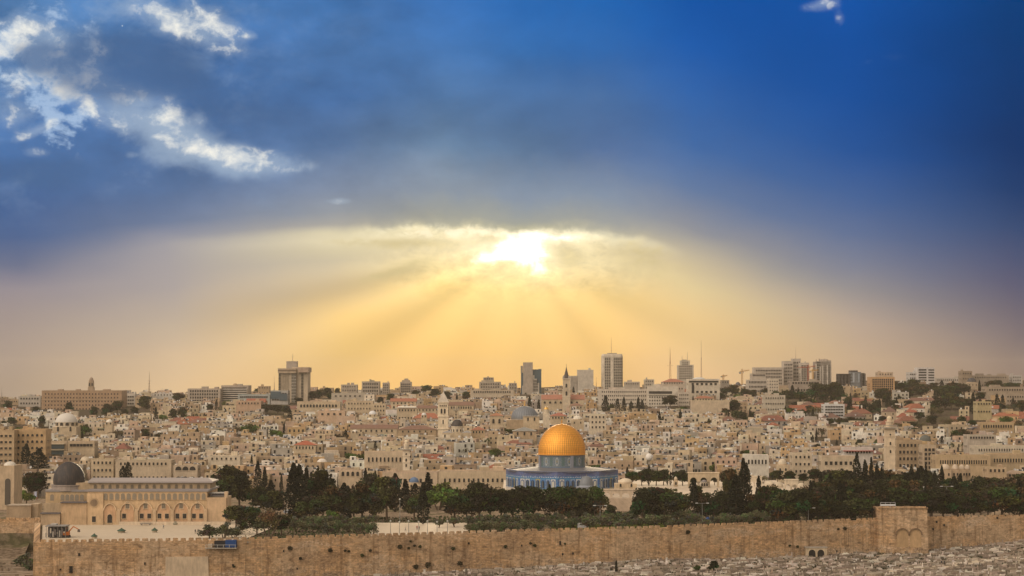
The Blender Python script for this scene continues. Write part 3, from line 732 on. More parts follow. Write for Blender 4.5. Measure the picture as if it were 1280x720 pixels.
# ------------------------------------------------------------------ mosque at the left
def mosque():
    Y = 845.0; X0 = XW(52, Y); 
    t = thing('mosque', 'long sandstone mosque with a dark lead dome and a row of blind arches', 'mosque', (XW(160, Y), Y, 0)); ox = XW(160, Y)
    x = lambda px: XW(px, Y) - ox; z = lambda py: ZW(py, Y)
    stone = (0.60, 0.43, 0.26); pinkst = (0.60, 0.385, 0.235); D = 30
    mb = MB()
    mb.box((x(110) + x(259)) / 2, D / 2, -1, x(259) - x(110), D, z(614.5), stone)
    mb.box((x(52) + x(110)) / 2, D / 2 + 4, -1, x(110) - x(52) - .02, D - 8, z(616), jit(stone, rnd, .05))
    mb.build('wall', t)
    part_box(t, 'wall', (x(77.5) + x(109.5)) / 2, 1.5, -1, x(109.5) - x(77.5), 5, z(628.5), (0.52, 0.37, 0.23))
    part_box(t, 'wall', (x(53) + x(77)) / 2, 1.0, -1, x(77) - x(53), 6, z(642), (0.44, 0.33, 0.22))
    part_box(t, 'wall', (x(54) + x(76)) / 2, 3.2, z(642) + .42, x(76) - x(54), 3, z(629.5), (0.46, 0.35, 0.23))
    part_box(t, 'wall', (x(259) + x(283)) / 2 + .01, 8, -1, x(283) - x(259), 15.8, z(622), (0.58, 0.42, 0.27))
    part_box(t, 'wall', x(282), 3, -1, 1.6, 3, z(615), (0.60, 0.45, 0.30), taper=.8)
    for i, (a, b, yy, zz, dd) in enumerate(((259, 281, 9, 618.5, 10), (262, 279, 6, 620.6, 7), (52.5, 77, 1, 642, 7), (77, 110, 1.2, 628.5, 6))):
        part_box(t, 'lead_roof', (x(a) + x(b)) / 2, yy, z(zz) + .003 * i, x(b) - x(a), dd, z(zz) + .4, (0.13, 0.12, 0.13), PL)
    # projecting aisle bays, then the aisle roof, clerestory and upper roof
    part_box(t, 'porch', (x(109.5) + x(130)) / 2, .4, -1, x(130) - x(109.5), 2.0, z(617), (0.61, 0.44, 0.27))
    part_box(t, 'aisle_roof', (x(108) + x(261)) / 2, D / 2, z(614.5) + .003, x(261) - x(108), D + .8, z(614.5) + .7, (0.30, 0.28, 0.29), PL)
    part_box(t, 'aisle_roof', (x(52) + x(108)) / 2 - .1, D / 2 + 4, z(616) + .003, x(108) - x(51) - .4, D - 7.2, z(616) + .8, (0.32, 0.30, 0.30), PL)
    zc = z(614.5) + .7; y1 = 9.0
    zcl = ZW(603.5, Y + y1) ; 
    part_box(t, 'clerestory', (x(68) + x(259)) / 2, y1 + 8, zc - .6, x(259) - x(68), 16, zcl, (0.47, 0.35, 0.22))
    mb = MB(); yy = y1 + 8; w = x(262.5) - x(105)
    cx = (x(105) + x(262.5)) / 2
    mb.v = [(cx - w/2, yy - 9, zcl + .003), (cx + w/2, yy - 9, zcl + .003), (cx + w/2 , yy + 9, zcl + .003), (cx - w/2, yy + 9, zcl + .003),
            (cx - w/2, yy - 9, zcl + .55), (cx + w/2, yy - 9, zcl + .55), (cx + w/2, yy + 9, zcl + .55), (cx - w/2, yy + 9, zcl + .55), (cx - w/2, yy, zcl + 1.7), (cx + w/2 - 3, yy, zcl + 1.7)]
    for f in ((0, 1, 5, 4), (1, 2, 6, 5), (2, 3, 7, 6), (3, 0, 4, 7), (4, 5, 9, 8), (6, 7, 8, 9), (5, 6, 9), (7, 4, 8), (3, 2, 1, 0)): mb.face(list(f), (0.40, 0.36, 0.35), PL)
    mb.build('nave_roof', t)
    me = window_mesh(1.25, 1.7, True, (0.40, 0.30, 0.20), pane=(.17, .14, .10)); me2 = window_mesh(1.5, 2.5, True, (0.50, 0.36, 0.22), pane=(0.27, 0.235, 0.185))
    for i in range(16): link('window', me, t, (x(114 + i * 9.3), y1, zcl - 2.35))
    # pale stone grille windows
    for i in range(18): link('window', me2, t, (x(132.5 + i * 7.2), 0, z(624.5)))
    for px in (63, 76, 82, 88, 94, 100.5): link('window', me2, t, (x(px), 4, z(626.5)))
    # blind arches with mouldings, piers, windows and doors
    AR = [(138, 8.3), (160, 9.0), (182.5, 9.3), (205, 9.3), (227, 9.6), (247.5, 9.2)]
    for cx_, hw_ in AR:
        c = x(cx_); r_ = (x(cx_ + hw_) - c); zs = z(638); 
        outer, inner = [], []
        for i in range(15):
            a = math.pi * i / 14; k = 1.0 + .12 * math.sin(a)
            outer.append((c + r_ * math.cos(a), zs + r_ * math.sin(a) * k)); inner.append((c + (r_ - .42) * math.cos(a), zs + (r_ - .42) * math.sin(a) * k))
        mb = MB()
        for i in range(14): mb.prism([outer[i], outer[i + 1], inner[i + 1], inner[i]], -.62, .1, (0.64, 0.48, 0.31), ST)
        mb.build('arch_moulding', t)
        mb = MB(); mb.prism([(c - r_ + .42, z(652)), (c + r_ - .42, z(652))] + inner, -.10, .1, pinkst, ST); mb.build('blind_arch', t)
        if cx_ > 150:
            link('window', window_mesh(1.5, 2.7, True, (0.70, 0.54, 0.37), pane=(.20, .17, .13)), t, (c, -.12, z(635.5)))
    for px in (149, 171.5, 193.8, 216, 237.3, 257.5): part_box(t, 'pier', x(px), -.25, -1, 1.3, .8, z(636), (0.57, 0.42, 0.27))
    sq = window_mesh(1.5, 1.9, False, (0.58, 0.44, 0.29))
    for px in (155.8, 177.8, 187.3, 200, 209.3, 222.3, 231.3, 243, 252): link('window', sq, t, (x(px), -.12, z(648)))
    link('door', window_mesh(1.9, 3.4, True, (0.62, 0.47, 0.3)), t, (x(138), -.12, z(653.5)))
    link('door', window_mesh(1.5, 2.3, False, (0.62, 0.47, 0.3)), t, (x(118.5), -.62, z(652.5)))
    mb = MB(); mb.prism([(x(118.5) + 2.0 * math.cos(a * math.pi / 12), z(628.5) + 2.0 * math.sin(a * math.pi / 12)) for a in range(24)], -.75, .1, (0.50, 0.36, 0.22), ST)
    mb.prism([(x(118.5) + 1.45 * math.cos(a * math.pi / 12), z(628.5) + 1.45 * math.sin(a * math.pi / 12)) for a in range(24)], -.85, -.75, (0.25, 0.18, 0.12), ST); mb.build('roundel', t)
    part_box(t, 'plinth', (x(150) + x(282)) / 2, -.5, -.5, x(282) - x(150), 1.0, 1.25, (0.66, 0.54, 0.40))
    # dome
    Yd = 14.0; zb = ZW(605.5, Y + Yd); r_ = 19.4 / F * (Y + Yd); h = ZW(577, Y + Yd) - zb; xd = XW(86.7, Y + Yd) - ox
    mb = MB(); mb.lathe([(r_ + .6, zc - 1), (r_ + .6, zb - .4), (r_ + 1.0, zb - .3), (r_ + 1.0, zb)], 24, 0, 0, 0, (.34, .29, .26), ST); mb.build('drum', t, (xd, Yd, 0))
    mb = MB(); prof = []
    for i in range(15):
        a = math.pi / 2 * i / 14; k = 1 + .055 * math.sin(a * 2) ; prof.append((max(.02, r_ * math.cos(a) * k), h * math.sin(a)))
    prof = [(r_ * .985, 0), (r_ * 1.0, h * .07)] + [(p[0], h * .07 + p[1] * .93) for p in prof[1:]]
    mb.lathe(prof, 48, 0, 0, 0, (.3, .3, .3)); mb.build('dome', t, (xd, Yd, zb), mats=[LEAD], smooth=True)
    mb = MB(); mb.tube((0, 0, h), (0, 0, h + 1.6), .18, .06, (.3, .25, .15), PL); mb.build('finial', t, (xd, Yd, zb))
    ZONES.append((50, 285, 577, 720, 700, 900))
mosque()
# ------------------------------------------------------------------ the gold domed shrine
def shrine():
    Y = 1000.0; Yc = Y + 26; 
    sc = 1.0; Rr = 70.0 / F * Yc; cx = XW(702.3, Yc); zb = 4.7
    t = thing('shrine', 'octagonal blue tiled shrine under a large golden dome', 'shrine', (cx, Yc, zb), R(-90 - 5.7 + 0)); rz = R(-90 - 5.7)
    # local frame: +x points towards the viewer (a corner of the octagon)
    ztop = ZW(590.0, Y) - zb
    n = 8; ap = Rr * math.cos(math.pi / 8)
    mb = MB(); mb.lathe([(Rr, -2), (Rr, ztop)], 8); mb.f = mb.f[:-1]; mb.c = mb.c[:-1]; mb.m = mb.m[:-1]; mb.build('tiled_wall', t, mats=[TILE])
    mb = MB(); mb.lathe([(Rr + .25, ztop), (Rr + .25, ztop + .35), (Rr - .6, ztop + .35), (Rr - .6, ztop - .5)], 8, col=(0.19, 0.21, 0.28), m=PL); mb.build('parapet', t)
    zr = ZW(584.5, Yc - 11) - zb; rd = 29.3 / F * Yc
    mb = MB(); mb.lathe([(Rr - .6, ztop - .35), (rd + .4, zr)], 32, col=(0.17, 0.175, 0.195), m=PL)
    o = mb.build('lead_roof', t)
    zd = ZW(568.8, Yc - 11) - zb
    mb = MB(); mb.lathe([(rd - .1, zr - .8), (rd - .1, zd - .25)], 64); mb.build('drum', t, mats=[DRUMT])
    for k in range(4):
        a = math.pi / 2 * k + .5; mb = MB(); mb.box(rd, 0, zr - .5, 1.2, 1.5, zd - .3, (0.28, 0.30, 0.36), PL); mb.build('buttress', t, rz=a)
    mb = MB(); mb.lathe([(rd, zd - .3), (rd + .9, zd - .12), (rd + .9, zd + .12), (rd + .1, zd + .2)], 64, col=(0.75, 0.38, 0.08), m=PL); mb.build('cornice', t)
    zt = ZW(530.0, Yc) - zb; h = zt - zd - .2; prof = []
    for i in range(19):
        a = math.pi / 2 * i / 18; k = 1 + .05 * math.sin(2 * a) 
        prof.append((max(.02, rd * 1.0 * math.cos(a) * k), h * math.sin(a) * (1 + .0 * i)))
    prof[-2] = (prof[-2][0], prof[-2][1] - .0)
    mb = MB(); mb.lathe(prof, 72); mb.build('dome', t, (0, 0, zd + .2), mats=[GOLD], smooth=True)
    g = (0.75, 0.42, 0.10); mb = MB(); z0 = zt - .15
    mb.lathe([(.7, z0), (.3, z0 + .4), (.14, z0 + .8), (.55, z0 + 1.15), (.14, z0 + 1.5), (.38, z0 + 1.8), (.1, z0 + 2.1), (.08, z0 + 2.4)], 10, col=g, m=ME)
    for i in range(11):
        a = -math.pi * 1.32 + i * (math.pi * 1.64 / 10) + math.pi * .5 + R(90)
        b = a + math.pi * 1.64 / 10
        if i < 10: mb.tube((0, .5 * math.cos(a), z0 + 2.9 + .5 * math.sin(a)), (0, .5 * math.cos(b), z0 + 2.9 + .5 * math.sin(b)), .1, .1, g, ME, 5)
    mb.build('finial', t)
    # seven tall arched windows on each face, with pale and yellow frames
    fw = 2 * Rr * math.sin(math.pi / 8)
    for k in range(8):
        a = math.pi / 8 + k * math.pi / 4; nx, ny = math.cos(a), math.sin(a)
        for j in range(7):
            s = (j - 3) * fw / 7.6
            yellow = j in (0, 6); 
            fr = ((0.42, 0.36, 0.12), (0.10, 0.24, 0.46), (0.24, 0.34, 0.50), (0.50, 0.52, 0.52), (0.12, 0.26, 0.48))[(j + k) % 5] if not yellow else (0.55, 0.56, 0.56)
            key = ('shr', fr, yellow)
            if key not in WCACHE:
                m = MB()
                def arc(w, h, z):
                    p = [(-w/2, z), (w/2, z)]
                    for i in range(7): p.append((w/2 * math.cos(math.pi * i / 6), z + h - w/2 + w/2 * math.sin(math.pi * i / 6)))
                    return p
                m.prism([(-1.12, 1.0), (1.12, 1.0), (1.12, 5.7), (-1.12, 5.7)], -.12, .1, fr, PL)
                m.prism(arc(1.7, 4.0, 1.3), -.22, .0, (0.03, 0.09, 0.25), PL)
                m.prism(arc(1.1, 3.3, 1.55), -.30, .0, (0.045, 0.09, 0.10) if not yellow else (0.60, 0.58, 0.50), GL if not yellow else PL)
                m.prism([(-.09, 1.5), (.09, 1.5), (.09, 4.8), (-.09, 4.8)], -.36, .0, (0.20, 0.30, 0.38), PL)
                WCACHE[key] = m.mesh('window')
            o = link('window', WCACHE[key], t, (nx * ap - ny * s, ny * ap + nx * s, 0), a + math.pi / 2)
        if k in (0, 2, 4, 6):
            pass
    ZONES.append((628, 776, 524, 620, 940, 1060))
shrine()
def chain_dome():
    Y = 968; px = 733; t = thing('small_domed_kiosk', 'small kiosk with a grey ribbed dome in front of the blue tiled shrine', 'kiosk', (XW(px, Y), Y, 4.7))
    r_ = 9 / F * Y; zb = ZW(607.5, Y) - 4.7; mb = MB()
    mb.lathe([(r_ * 1.45, -1), (r_ * 1.45, .4)], 11, col=C_CREAM); mb.build('base', t)
    for k in range(11):
        a = 2 * math.pi * k / 11; mb = MB(); mb.tube((r_ * 1.3 * math.cos(a), r_ * 1.3 * math.sin(a), .4), (r_ * 1.3 * math.cos(a), r_ * 1.3 * math.sin(a), zb - 1.2), .2, .2, (.5, .46, .4), ST, 6); mb.build('column', t)
    mb = MB(); mb.lathe([(r_ * 1.35, zb - 1.2), (r_ * 1.35, zb - .4), (r_ * 1.5, zb - .4), (r_ * 1.0, zb), (r_ * 1.0, zb + .4)], 22, col=(0.33, 0.36, 0.42), m=PL); mb.build('cornice', t)
    mb = MB(); mb.dome(0, 0, 0, r_, ZW(595, Y) - 4.7 - zb - .4, (.5, .5, .5), n=24, k=8); mb.build('dome', t, (0, 0, zb + .4), mats=[BLEAD], smooth=True)
    mb = MB(); mb.tube((0, 0, ZW(595, Y) - 4.8), (0, 0, ZW(595, Y) - 3.8), .12, .05, (.4, .35, .2), ME); mb.build('finial', t)
chain_dome()
def arcade(name, label, px0, px1, ytop, ybase, Y, n, col, ra=.40, depth=1.6, archtop=0.28, cornice=True):
    """a free-standing row of round arches on piers"""
    x0, x1 = XW(px0, Y), XW(px1, Y); zt, zb = ZW(ytop, Y), ZW(ybase, Y); H = zt - zb; w = x1 - x0
    t = thing(name, label, 'arcade', ((x0 + x1) / 2, Y, zb)); bay = w / n; r_ = bay * ra; ztop = H - archtop * H; zs = ztop - r_
    for j in range(n):
        c = -w/2 + bay * (j + .5); mb = MB()
        arc = [(c + r_ * math.cos(math.pi * i / 12), zs + r_ * math.sin(math.pi * i / 12)) for i in range(13)]
        for i in range(12):
            xa, xb = arc[i][0], arc[i + 1][0]
            mb.prism([arc[i + 1], arc[i], (xa, H), (xb, H)][::-1], -depth/2, depth/2, col, ST)
        mb.prism([(c + r_, zs), (c + bay/2, zs), (c + bay/2, H), (c + r_, H)], -depth/2, depth/2, col, ST)
        mb.prism([(c - bay/2, zs), (c - r_, zs), (c - r_, H), (c - bay/2, H)], -depth/2, depth/2, col, ST)
        mb.build('arch', t)
    for j in range(n + 1):
        pw = (bay * (.5 - ra)) * (2 if 0 < j < n else 1.0); xx = -w/2 + bay * j + (pw/2 if j == 0 else -pw/2 if j == n else 0)
        mb = MB()
        if 0 < j < n and pw < 2.2: mb.tube((xx, 0, -1), (xx, 0, zs), pw * .36, pw * .34, (.56, .46, .34), ST, 8); mb.box(xx, 0, zs - .4, pw, depth, zs, col)
        else: mb.box(xx, 0, -1, pw, depth, zs, col)
        mb.build('pier', t)
    if cornice: mb = MB(); mb.box(0, 0, H, w + .5, depth + .5, H + .45, tuple(min(1, c * 1.1) for c in col)); mb.build('cornice', t)
    ZONES.append((px0, px1, ytop, ybase, Y - 10, Y + 10)); return t
arcade('arcade', 'four arched stone arcade at the head of the stairs right of the gold domed shrine', 752, 800, 612.5, 634, 952, 4, (0.58, 0.47, 0.35), archtop=.16)
arcade('arcade', 'tall free standing arcade of three dark arches on the pale platform', 860, 898.5, 591.5, 608.5, 1040, 3, C_CREAM, ra=.33, archtop=.30, depth=3)
arcade('arcade', 'slim two arched stone arcade among the trees beside the three small domes', 980.5, 997, 600, 618, 1015, 2, C_PALE, ra=.34, archtop=.30)
arcade('arcade', 'stone arcade half hidden by cypresses at the right end of the pale platform', 938, 952, 596, 616, 1045, 3, C_PALE, ra=.34, archtop=.30)
def domed(name, label, cat, px, r_px, ydome_top, ybase_dome, ybase, Y, col=C_CREAM, dcol=C_PALE, wpx=None, windows=2, depthf=1.0, drum=True, zb=None, ratio=None, mats=None):
    zb = ZW(ybase, Y) if zb is None else zb; t = thing(name, label, cat, (XW(px, Y), Y + 6, zb)); z = ZW(ybase_dome, Y) - zb; w = (wpx or r_px * 2.3) / F * Y; r_ = r_px / F * Y
    D = w * depthf; mb = MB(); mb.box(0, 0, -5, w, D, z - (.6 if drum else 0), col); mb.build('wall', t)
    if drum: mb = MB(); mb.lathe([(r_ * 1.06, z - .7), (r_ * 1.06, z)], 16, col=jit(col, rnd, .08)); mb.build('drum', t)
    mb = MB(); mb.dome(0, 0, 0, r_, ZW(ydome_top, Y) - ZW(ybase_dome, Y), dcol, n=24, k=7); mb.build('dome', t, (0, 0, z + .01), smooth=True, mats=mats)
    for k in range(windows): link('window', window_mesh(.9, 1.5, True, tuple(col)), t, (-w/2 + w * (k + .5) / windows, -D/2, max(.8, z - 3.6)))
    ZONES.append((px - r_px * 1.3, px + r_px * 1.3, ydome_top, ybase, Y - 3, Y + w + 6)); return t
domed('domed_building', 'low stone dome on a plain building beside the shrine, above the four arched arcade', 'building', 782.5, 8.5, 598.5, 603.5, 611, 985, wpx=27)
domed('domed_building', 'leftmost of three small ribbed stone domes at the right of the platform', 'building', 963, 6.5, 602, 608, 618, 1030, wpx=15)
domed('domed_building', 'middle of three small stone domes, between the leftmost one and the two arched arcade', 'building', 975, 5.5, 603, 609, 618, 1035, wpx=13)
domed('domed_building', 'small stone dome just right of the slim two arched arcade', 'building', 1003.5, 6, 604.5, 610.5, 620, 1020, wpx=20)
domed('fountain_kiosk', 'tiny domed kiosk standing under the three arched arcade', 'kiosk', 881.5, 3.6, 600.5, 603.5, 609.5, 1030, wpx=9, windows=3, zb=4.7, dcol=(.22, .2, .2), col=(0.45, .38, .3))
domed('fountain_kiosk', 'slender domed kiosk on the pale platform left of the three arched arcade', 'kiosk', 845.7, 2.1, 596.5, 599.5, 608.5, 1040, wpx=5.2, windows=1, zb=4.7)
domed('domed_building', 'striped round stone dome poking out of the dark trees above the gatehouse', 'building', 1137, 6, 600, 606, 612, 990, wpx=12, zb=0)
domed('domed_building', 'blue domed kiosk between two cypresses left of centre', 'kiosk', 517, 6.2, 597, 603.5, 612, 1050, dcol=(.13, .2, .33), wpx=13)
# workmen's shelter, digger and the awnings on the wall
def clutter():
    Y = 770; t = thing('work_shelter', 'dark scaffolded work shelter on the corner of the paved court', 'shelter', (XW(67, Y), Y + 8, 0.02)); w = 24 / F * Y
    mb = MB()
    for i in range(6):
        for j in (0, 1): mb.tube((-w/2 + w * i / 5, -3 + 6 * j, 0), (-w/2 + w * i / 5, -3 + 6 * j, 4.2), .1, .1, (.25, .22, .2), PL, 5)
    mb.build('frame', t)
    mb = MB(); mb.box(0, 0, 4.2, w + .6, 6.6, 4.5, (.26, .25, .24), PL, bottom=True); mb.box(-w * .2, 1, 4.5, w * .3, 3, 5.0, (.45, .43, .4), PL); mb.build('roof', t)
    mb = MB(); mb.box(0, 1, .2, w * .94, 4, 3.9, (.06, .06, .065), PL); mb.build('tarpaulin', t)
    mb = MB(); 
    for i in range(9): mb.box(-w/2 + w * i / 8.5, -3.15, .4 + (i % 3) * .7, w / 14, .12, 2.0 + (i * 7 % 5) * .4, ((.3, .28, .25), (.15, .13, .12), (.45, .40, .32))[i % 3], PL)
    mb.build('panel', t)
    e = thing('excavator', 'small orange excavator with its arm raised beside the work shelter', 'excavator', (XW(84, Y + 8), Y + 8, 0.02)); o_ = (.55, .17, .04)
    mb = MB(); mb.box(0, 0, .9, 2.2, 2.2, 2.1, o_, PL); mb.build('body', e)
    mb = MB(); mb.box(-.45, -.2, 2.1, 1.1, 1.5, 3.4, (.10, .09, .09), PL); mb.box(-.45, -.2, 3.4, 1.2, 1.6, 3.55, o_, PL); mb.build('cab', e)
    for s in (-1, 1): mb = MB(); mb.box(0, s * .95, 0, 2.9, .5, .85, (.05, .05, .05), PL, taper=.85); mb.build('track', e)
    mb = MB(); mb.tube((.7, 0, 1.9), (2.5, 0, 4.0), .25, .2, o_, PL); mb.tube((2.5, 0, 4.0), (4.4, 0, 3.0), .2, .16, o_, PL); mb.build('arm', e)
    mb = MB(); mb.box(4.5, 0, 2.0, .9, .9, 3.0, (.10, .08, .07), PL, taper=.7); mb.build('bucket', e)
    a = thing('awning', 'blue and black tarpaulin awning on a scaffold hung over the top of the city wall', 'awning', (XW(281, 758), 759.5, -2.2)); w2 = 26 / F * 758
    mb = MB(); mb.box(2.4, -1.0, .3, 3.8, 3.0, 2.8, (.01, .06, .22), PL); mb.build('tarpaulin', a)['label'] = 'bright blue tarpaulin'
    mb = MB(); mb.box(-1.5, -1.0, .35, 3.9, 2.8, 2.6, (.02, .02, .025), PL); mb.build('tarpaulin', a)['label'] = 'black tarpaulin'
    mb = MB(); mb.box(-1.0, -1.6, -.1, 11.0, 2.8, .15, (.45, .41, .35), PL)
    for i in range(6): mb.tube((-6.4 + i * 2.1, -2.9, -.1), (-6.4 + i * 2.1, -2.9, 1.3), .08, .08, (.5, .5, .48), PL, 4)
    mb.tube((-6.4, -2.9, 1.2), (4.3, -2.9, 1.2), .07, .07, (.5, .5, .48), PL, 4); mb.build('scaffold_deck', a)
    mb = MB(); mb.box(-5.0, -1.2, .2, 1.8, 2.2, 1.6, (.45, .36, .26), PL, taper=.8); mb.build('crate', a)
    # green roofed wells in the court
    for px, py, lab in ((118.8, 671.5, 'small stone kiosk with a green cap close to the wall left on the white court'), (152.7, 664.5, 'broad green capped well cover in the middle of the white court'), (194, 664, 'low green bench like well cover on the right of the white court')):
        Yk = YW(py + 1.5, 0.02); k = thing('well_cover', lab, 'well cover', (XW(px, Yk), Yk, 0.02)); s = 1.0 if px < 150 or px > 190 else 1.35
        mb = MB(); mb.lathe([(.95 * s, 0), (.95 * s, .7)], 8, col=(.45, .38, .28)); mb.build('base', k)
        mb = MB(); mb.lathe([(1.3 * s, .7), (1.2 * s, .95), (.4 * s, 1.5), (.02, 1.9)], 8, col=(.05, .10, .07), m=PL); mb.build('cap', k)
    for px, py in ((221, 655.5), (244, 655)):
        Yk = YW(py, .02); k = thing('stone_block', 'loose squat stone block by the mosque plinth, ' + ('left of two' if px < 230 else 'right of two'), 'block', (XW(px, Yk), Yk - 2, .02)); mb = MB(); mb.lathe([(1.0, 0), (1.15, .5), (.5, 1.3), (.2, 1.4)], 7, col=(.30, .27, .20)); mb.build('stone', k)
    k = thing('bench', 'long stone bench standing against the mosque wall below the second arch', 'bench', (XW(183, 842), 841.5, .02))
    mb = MB(); mb.box(0, 0, .5, 4.4, 1.2, .9, (.32, .28, .24), ST); mb.build('seat', k)
    for s in (-1.6, 1.6): mb = MB(); mb.box(s, 0, 0, .5, 1.0, .5, (.30, .26, .22), ST); mb.build('leg', k)
clutter()
# ------------------------------------------------------------------ named buildings of the skyline and the old city
# big hotel block at the left with a stepped tower behind
t, w, d, h, Y = lm('hotel_block', 'broad tan hotel block with rows of small windows on the left skyline', 'hotel', 51.5, 151.5, 489, 514, 2150, 30, (0.40, 0.27, 0.175), 5, 24, 1.1, 1.5, huts=0, margin=.03, zone=True, frame=False)
part_box(t, 'cornice', 0, -15.2, h * .56, w + .6, .6, h * .60, (0.46, 0.33, 0.22))
for a_, b_ in ((-.3, 5), (-.08, 4), (.28, 7)): part_box(t, 'rooftop_hut', w * a_, 0, h + .1, b_, 6, h + 1.9, (0.38, 0.27, 0.19))
def ymca():
    Y = 2300; t = thing('bell_tower', 'stepped stone tower with a rounded top rising behind the tan hotel block', 'tower', (XW(113.5, Y), Y, ZW(492, Y))); s = Y / F
    mb = MB(); mb.box(0, 0, -10, 7.2 * s, 7.2 * s, 8 * s, (0.36, 0.27, 0.19)); mb.build('wall', t)
    mb = MB(); mb.box(0, 0, 8 * s, 6 * s, 6 * s, 14 * s, (0.38, 0.29, 0.2)); mb.build('belfry', t)
    mb = MB(); mb.box(0, 0, 14 * s, 5.4 * s, 5.4 * s, 16.5 * s, (0.36, 0.27, 0.19)); mb.dome(0, 0, 16.5 * s, 2.5 * s, 4 * s, (0.34, 0.26, 0.2)); mb.build('cap', t)
    for k in range(2): link('window', window_mesh(1.6, 3.5, True, (0.38, 0.29, 0.2)), t, (-1.4 + 2.8 * k, -3.0 * s, 9.5 * s))
ymca()
S = []   # skyline / quarter blocks: name, label, cat, px0, px1, ytop, ybase, Y, depth, col, rows, cols, kwargs
def B(*a, **k):
    S.append(a); return lm(*a, **k)
B('apartment_block', 'pale grey apartment block left of the broad tan hotel block', 'apartment block', 22.5, 50, 496, 512, 2200, 18, C_MODERN, 3, 7, 1.6, 1.8, huts=2)
B('apartment_block', 'low brown block at the far left skyline', 'apartment block', 0, 12, 499.5, 512, 2250, 16, C_BROWN, 2, 4)
B('apartment_block', 'narrow tan block between the far left brown block and the pale grey one', 'apartment block', 12.5, 22, 500, 513, 2230, 16, C_TAN, 2, 3)
B('apartment_block', 'white apartment block just right of the broad tan hotel block', 'apartment block', 152.5, 168, 493.5, 511, 2200, 20, (0.58, .54, .48), 4, 5, 1.8, 1.6, huts=1)
B('apartment_block', 'small beige block below the left lattice mast', 'apartment block', 168.5, 184, 497, 512, 2150, 16, C_TAN, 3, 4)
B('apartment_block', 'low white block right of the left lattice mast', 'apartment block', 190, 216, 492.5, 501, 2350, 16, (0.58, .55, .5), 2, 6, huts=3)
B('apartment_block', 'long beige office block with a grey louvred left half', 'office block', 234, 275, 486.5, 503, 2300, 25, (0.47, .40, .33), 4, 12, 1.7, 2.2, huts=2)
t, w, d, h, Y = B('apartment_block', 'terraced building with white balcony bands and a small dome on top', 'apartment block', 276, 310, 482.5, 502, 2320, 28, (0.42, .36, .30), 0, 0, huts=1)
for i in range(6): part_box(t, 'balcony', -.5, -14 - .8 * (6 - i) * .5, h * (.1 + i * .135), w * .96, 2.6, h * (.1 + i * .135) + .9, (0.66, .61, .54)); part_box(t, 'window', -.5, -14.05, h * (.1 + i * .135) + 1.0, w * .9, .3, h * (.1 + i * .135) + 2.2, DARKC, GL)
mb = MB(); mb.dome(-1, -2, h + .3, 2.9, 2.6, C_TAN); mb.build('dome', t, smooth=True)
B('office_block', 'low block with a turquoise glass roof strip left of the tall hotel tower', 'office block', 297, 337, 494, 503, 2150, 20, (.40, .42, .40), 1, 14, 1.8, 1.6, roofcol=(.12, .30, .30), huts=0)
B('apartment_block', 'salmon stone block below the turquoise glass roof', 'apartment block', 295, 326, 502, 517, 1950, 20, (0.52, .36, .25), 2, 7, 1.2, 1.6)
t, w, d, h, Y = B('office_block', 'blue glass stepped office block at the foot of the tall hotel tower', 'office block', 338, 359.5, 489, 510, 2150, 20, (.45, .43, .40), 3, 6, 2.2, 1.6, huts=0)
part_box(t, 'glass_storey', -w * .2, -10.3, h * .55, w * .6, 1.2, h * .98, (.1, .14, .18), BG); part_box(t, 'glass_storey', w * .25, -10.6, h * .45, w * .45, 1.0, h * .85, (.1, .14, .18), BG)
B('apartment_block', 'low hut topped block behind trees left of the blue glass block', 'apartment block', 322, 336, 483.5, 492, 2380, 16, C_TAN, 2, 4)
def hotel_tower():
    Y = 2200; t = thing('hotel_tower', 'tall pale hotel tower with an overhanging crown and roof mast left of centre', 'tower', (XW(366, Y), Y + 15, ZW(505, Y))); s = Y / F; zb = 505
    z = lambda py: (zb - py) * s; x = lambda px: (px - 366) * s; C = (0.50, 0.415, 0.31)
    mb = MB(); mb.box(x(356), 0, -8, 16 * s, 30, z(462), C); mb.box(x(374), 3, -8, 20 * s, 30, z(459), jit(C, rnd, .04)); mb.build('wall', t)
    mb = MB(); mb.box(x(358.5), -1, z(466.5), 22.5 * s, 34, z(460.5), (0.46, 0.36, 0.26)); mb.box(x(379), -1, z(465.5), 13 * s, 34, z(459.5), (0.44, 0.33, 0.25)); mb.build('crown', t)
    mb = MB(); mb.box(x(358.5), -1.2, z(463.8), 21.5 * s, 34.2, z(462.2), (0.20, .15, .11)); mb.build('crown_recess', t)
    mb = MB(); mb.box(x(362.7), 2, z(460.5), 13 * s, 14, z(451.5), (0.40, .35, .30)); mb.build('plant_room', t)
    mb = MB(); mb.tube((x(363.5), 0, z(451.5)), (x(363.5), 0, z(442)), .3, .12, (.4, .33, .26)); mb.tube((x(362), 0, z(446)), (x(365), 0, z(446)), .12, .12, (.4, .33, .26)); mb.build('roof_mast', t)
    for i in range(4): part_box(t, 'pilaster', x(351.5 + i * 2.6), -15.4, -5, .7, .8, z(466.5), (0.42, .34, .25))
    me = window_mesh(2.4, 1.25, False, None); me2 = window_mesh(1.4, 1.25, False, None); pts = []
    for i in range(19):
        py = 502 - i * 1.86
        pts.append((x(349.2), -15, z(py))); pts.append((x(365.5), -15.0, z(py)));  pts.append((x(368.6), -15, z(py))); pts.append((x(377.2), -12.02, z(py)))
    mb = MB(); 
    for i in range(19): mb.box(x(367), -15.3, z(502 - i * 1.86) - .5, 5.6 * s, 1.0, z(502 - i * 1.86) - .1, (.72, .66, .56), ST, bottom=True)
    mb.build('balcony_slabs', t)
    add_windows(t, pts, me)
    ZONES.append((346, 386, 448, 505, 2190, 2240))
hotel_tower()
B('apartment_block', 'stone block with arched loggia right of the tall hotel tower', 'apartment block', 371, 425, 503, 515, 1880, 18, C_CREAM, 1, 12, 1.8, 2.6, True, huts=1, toprow=.2)
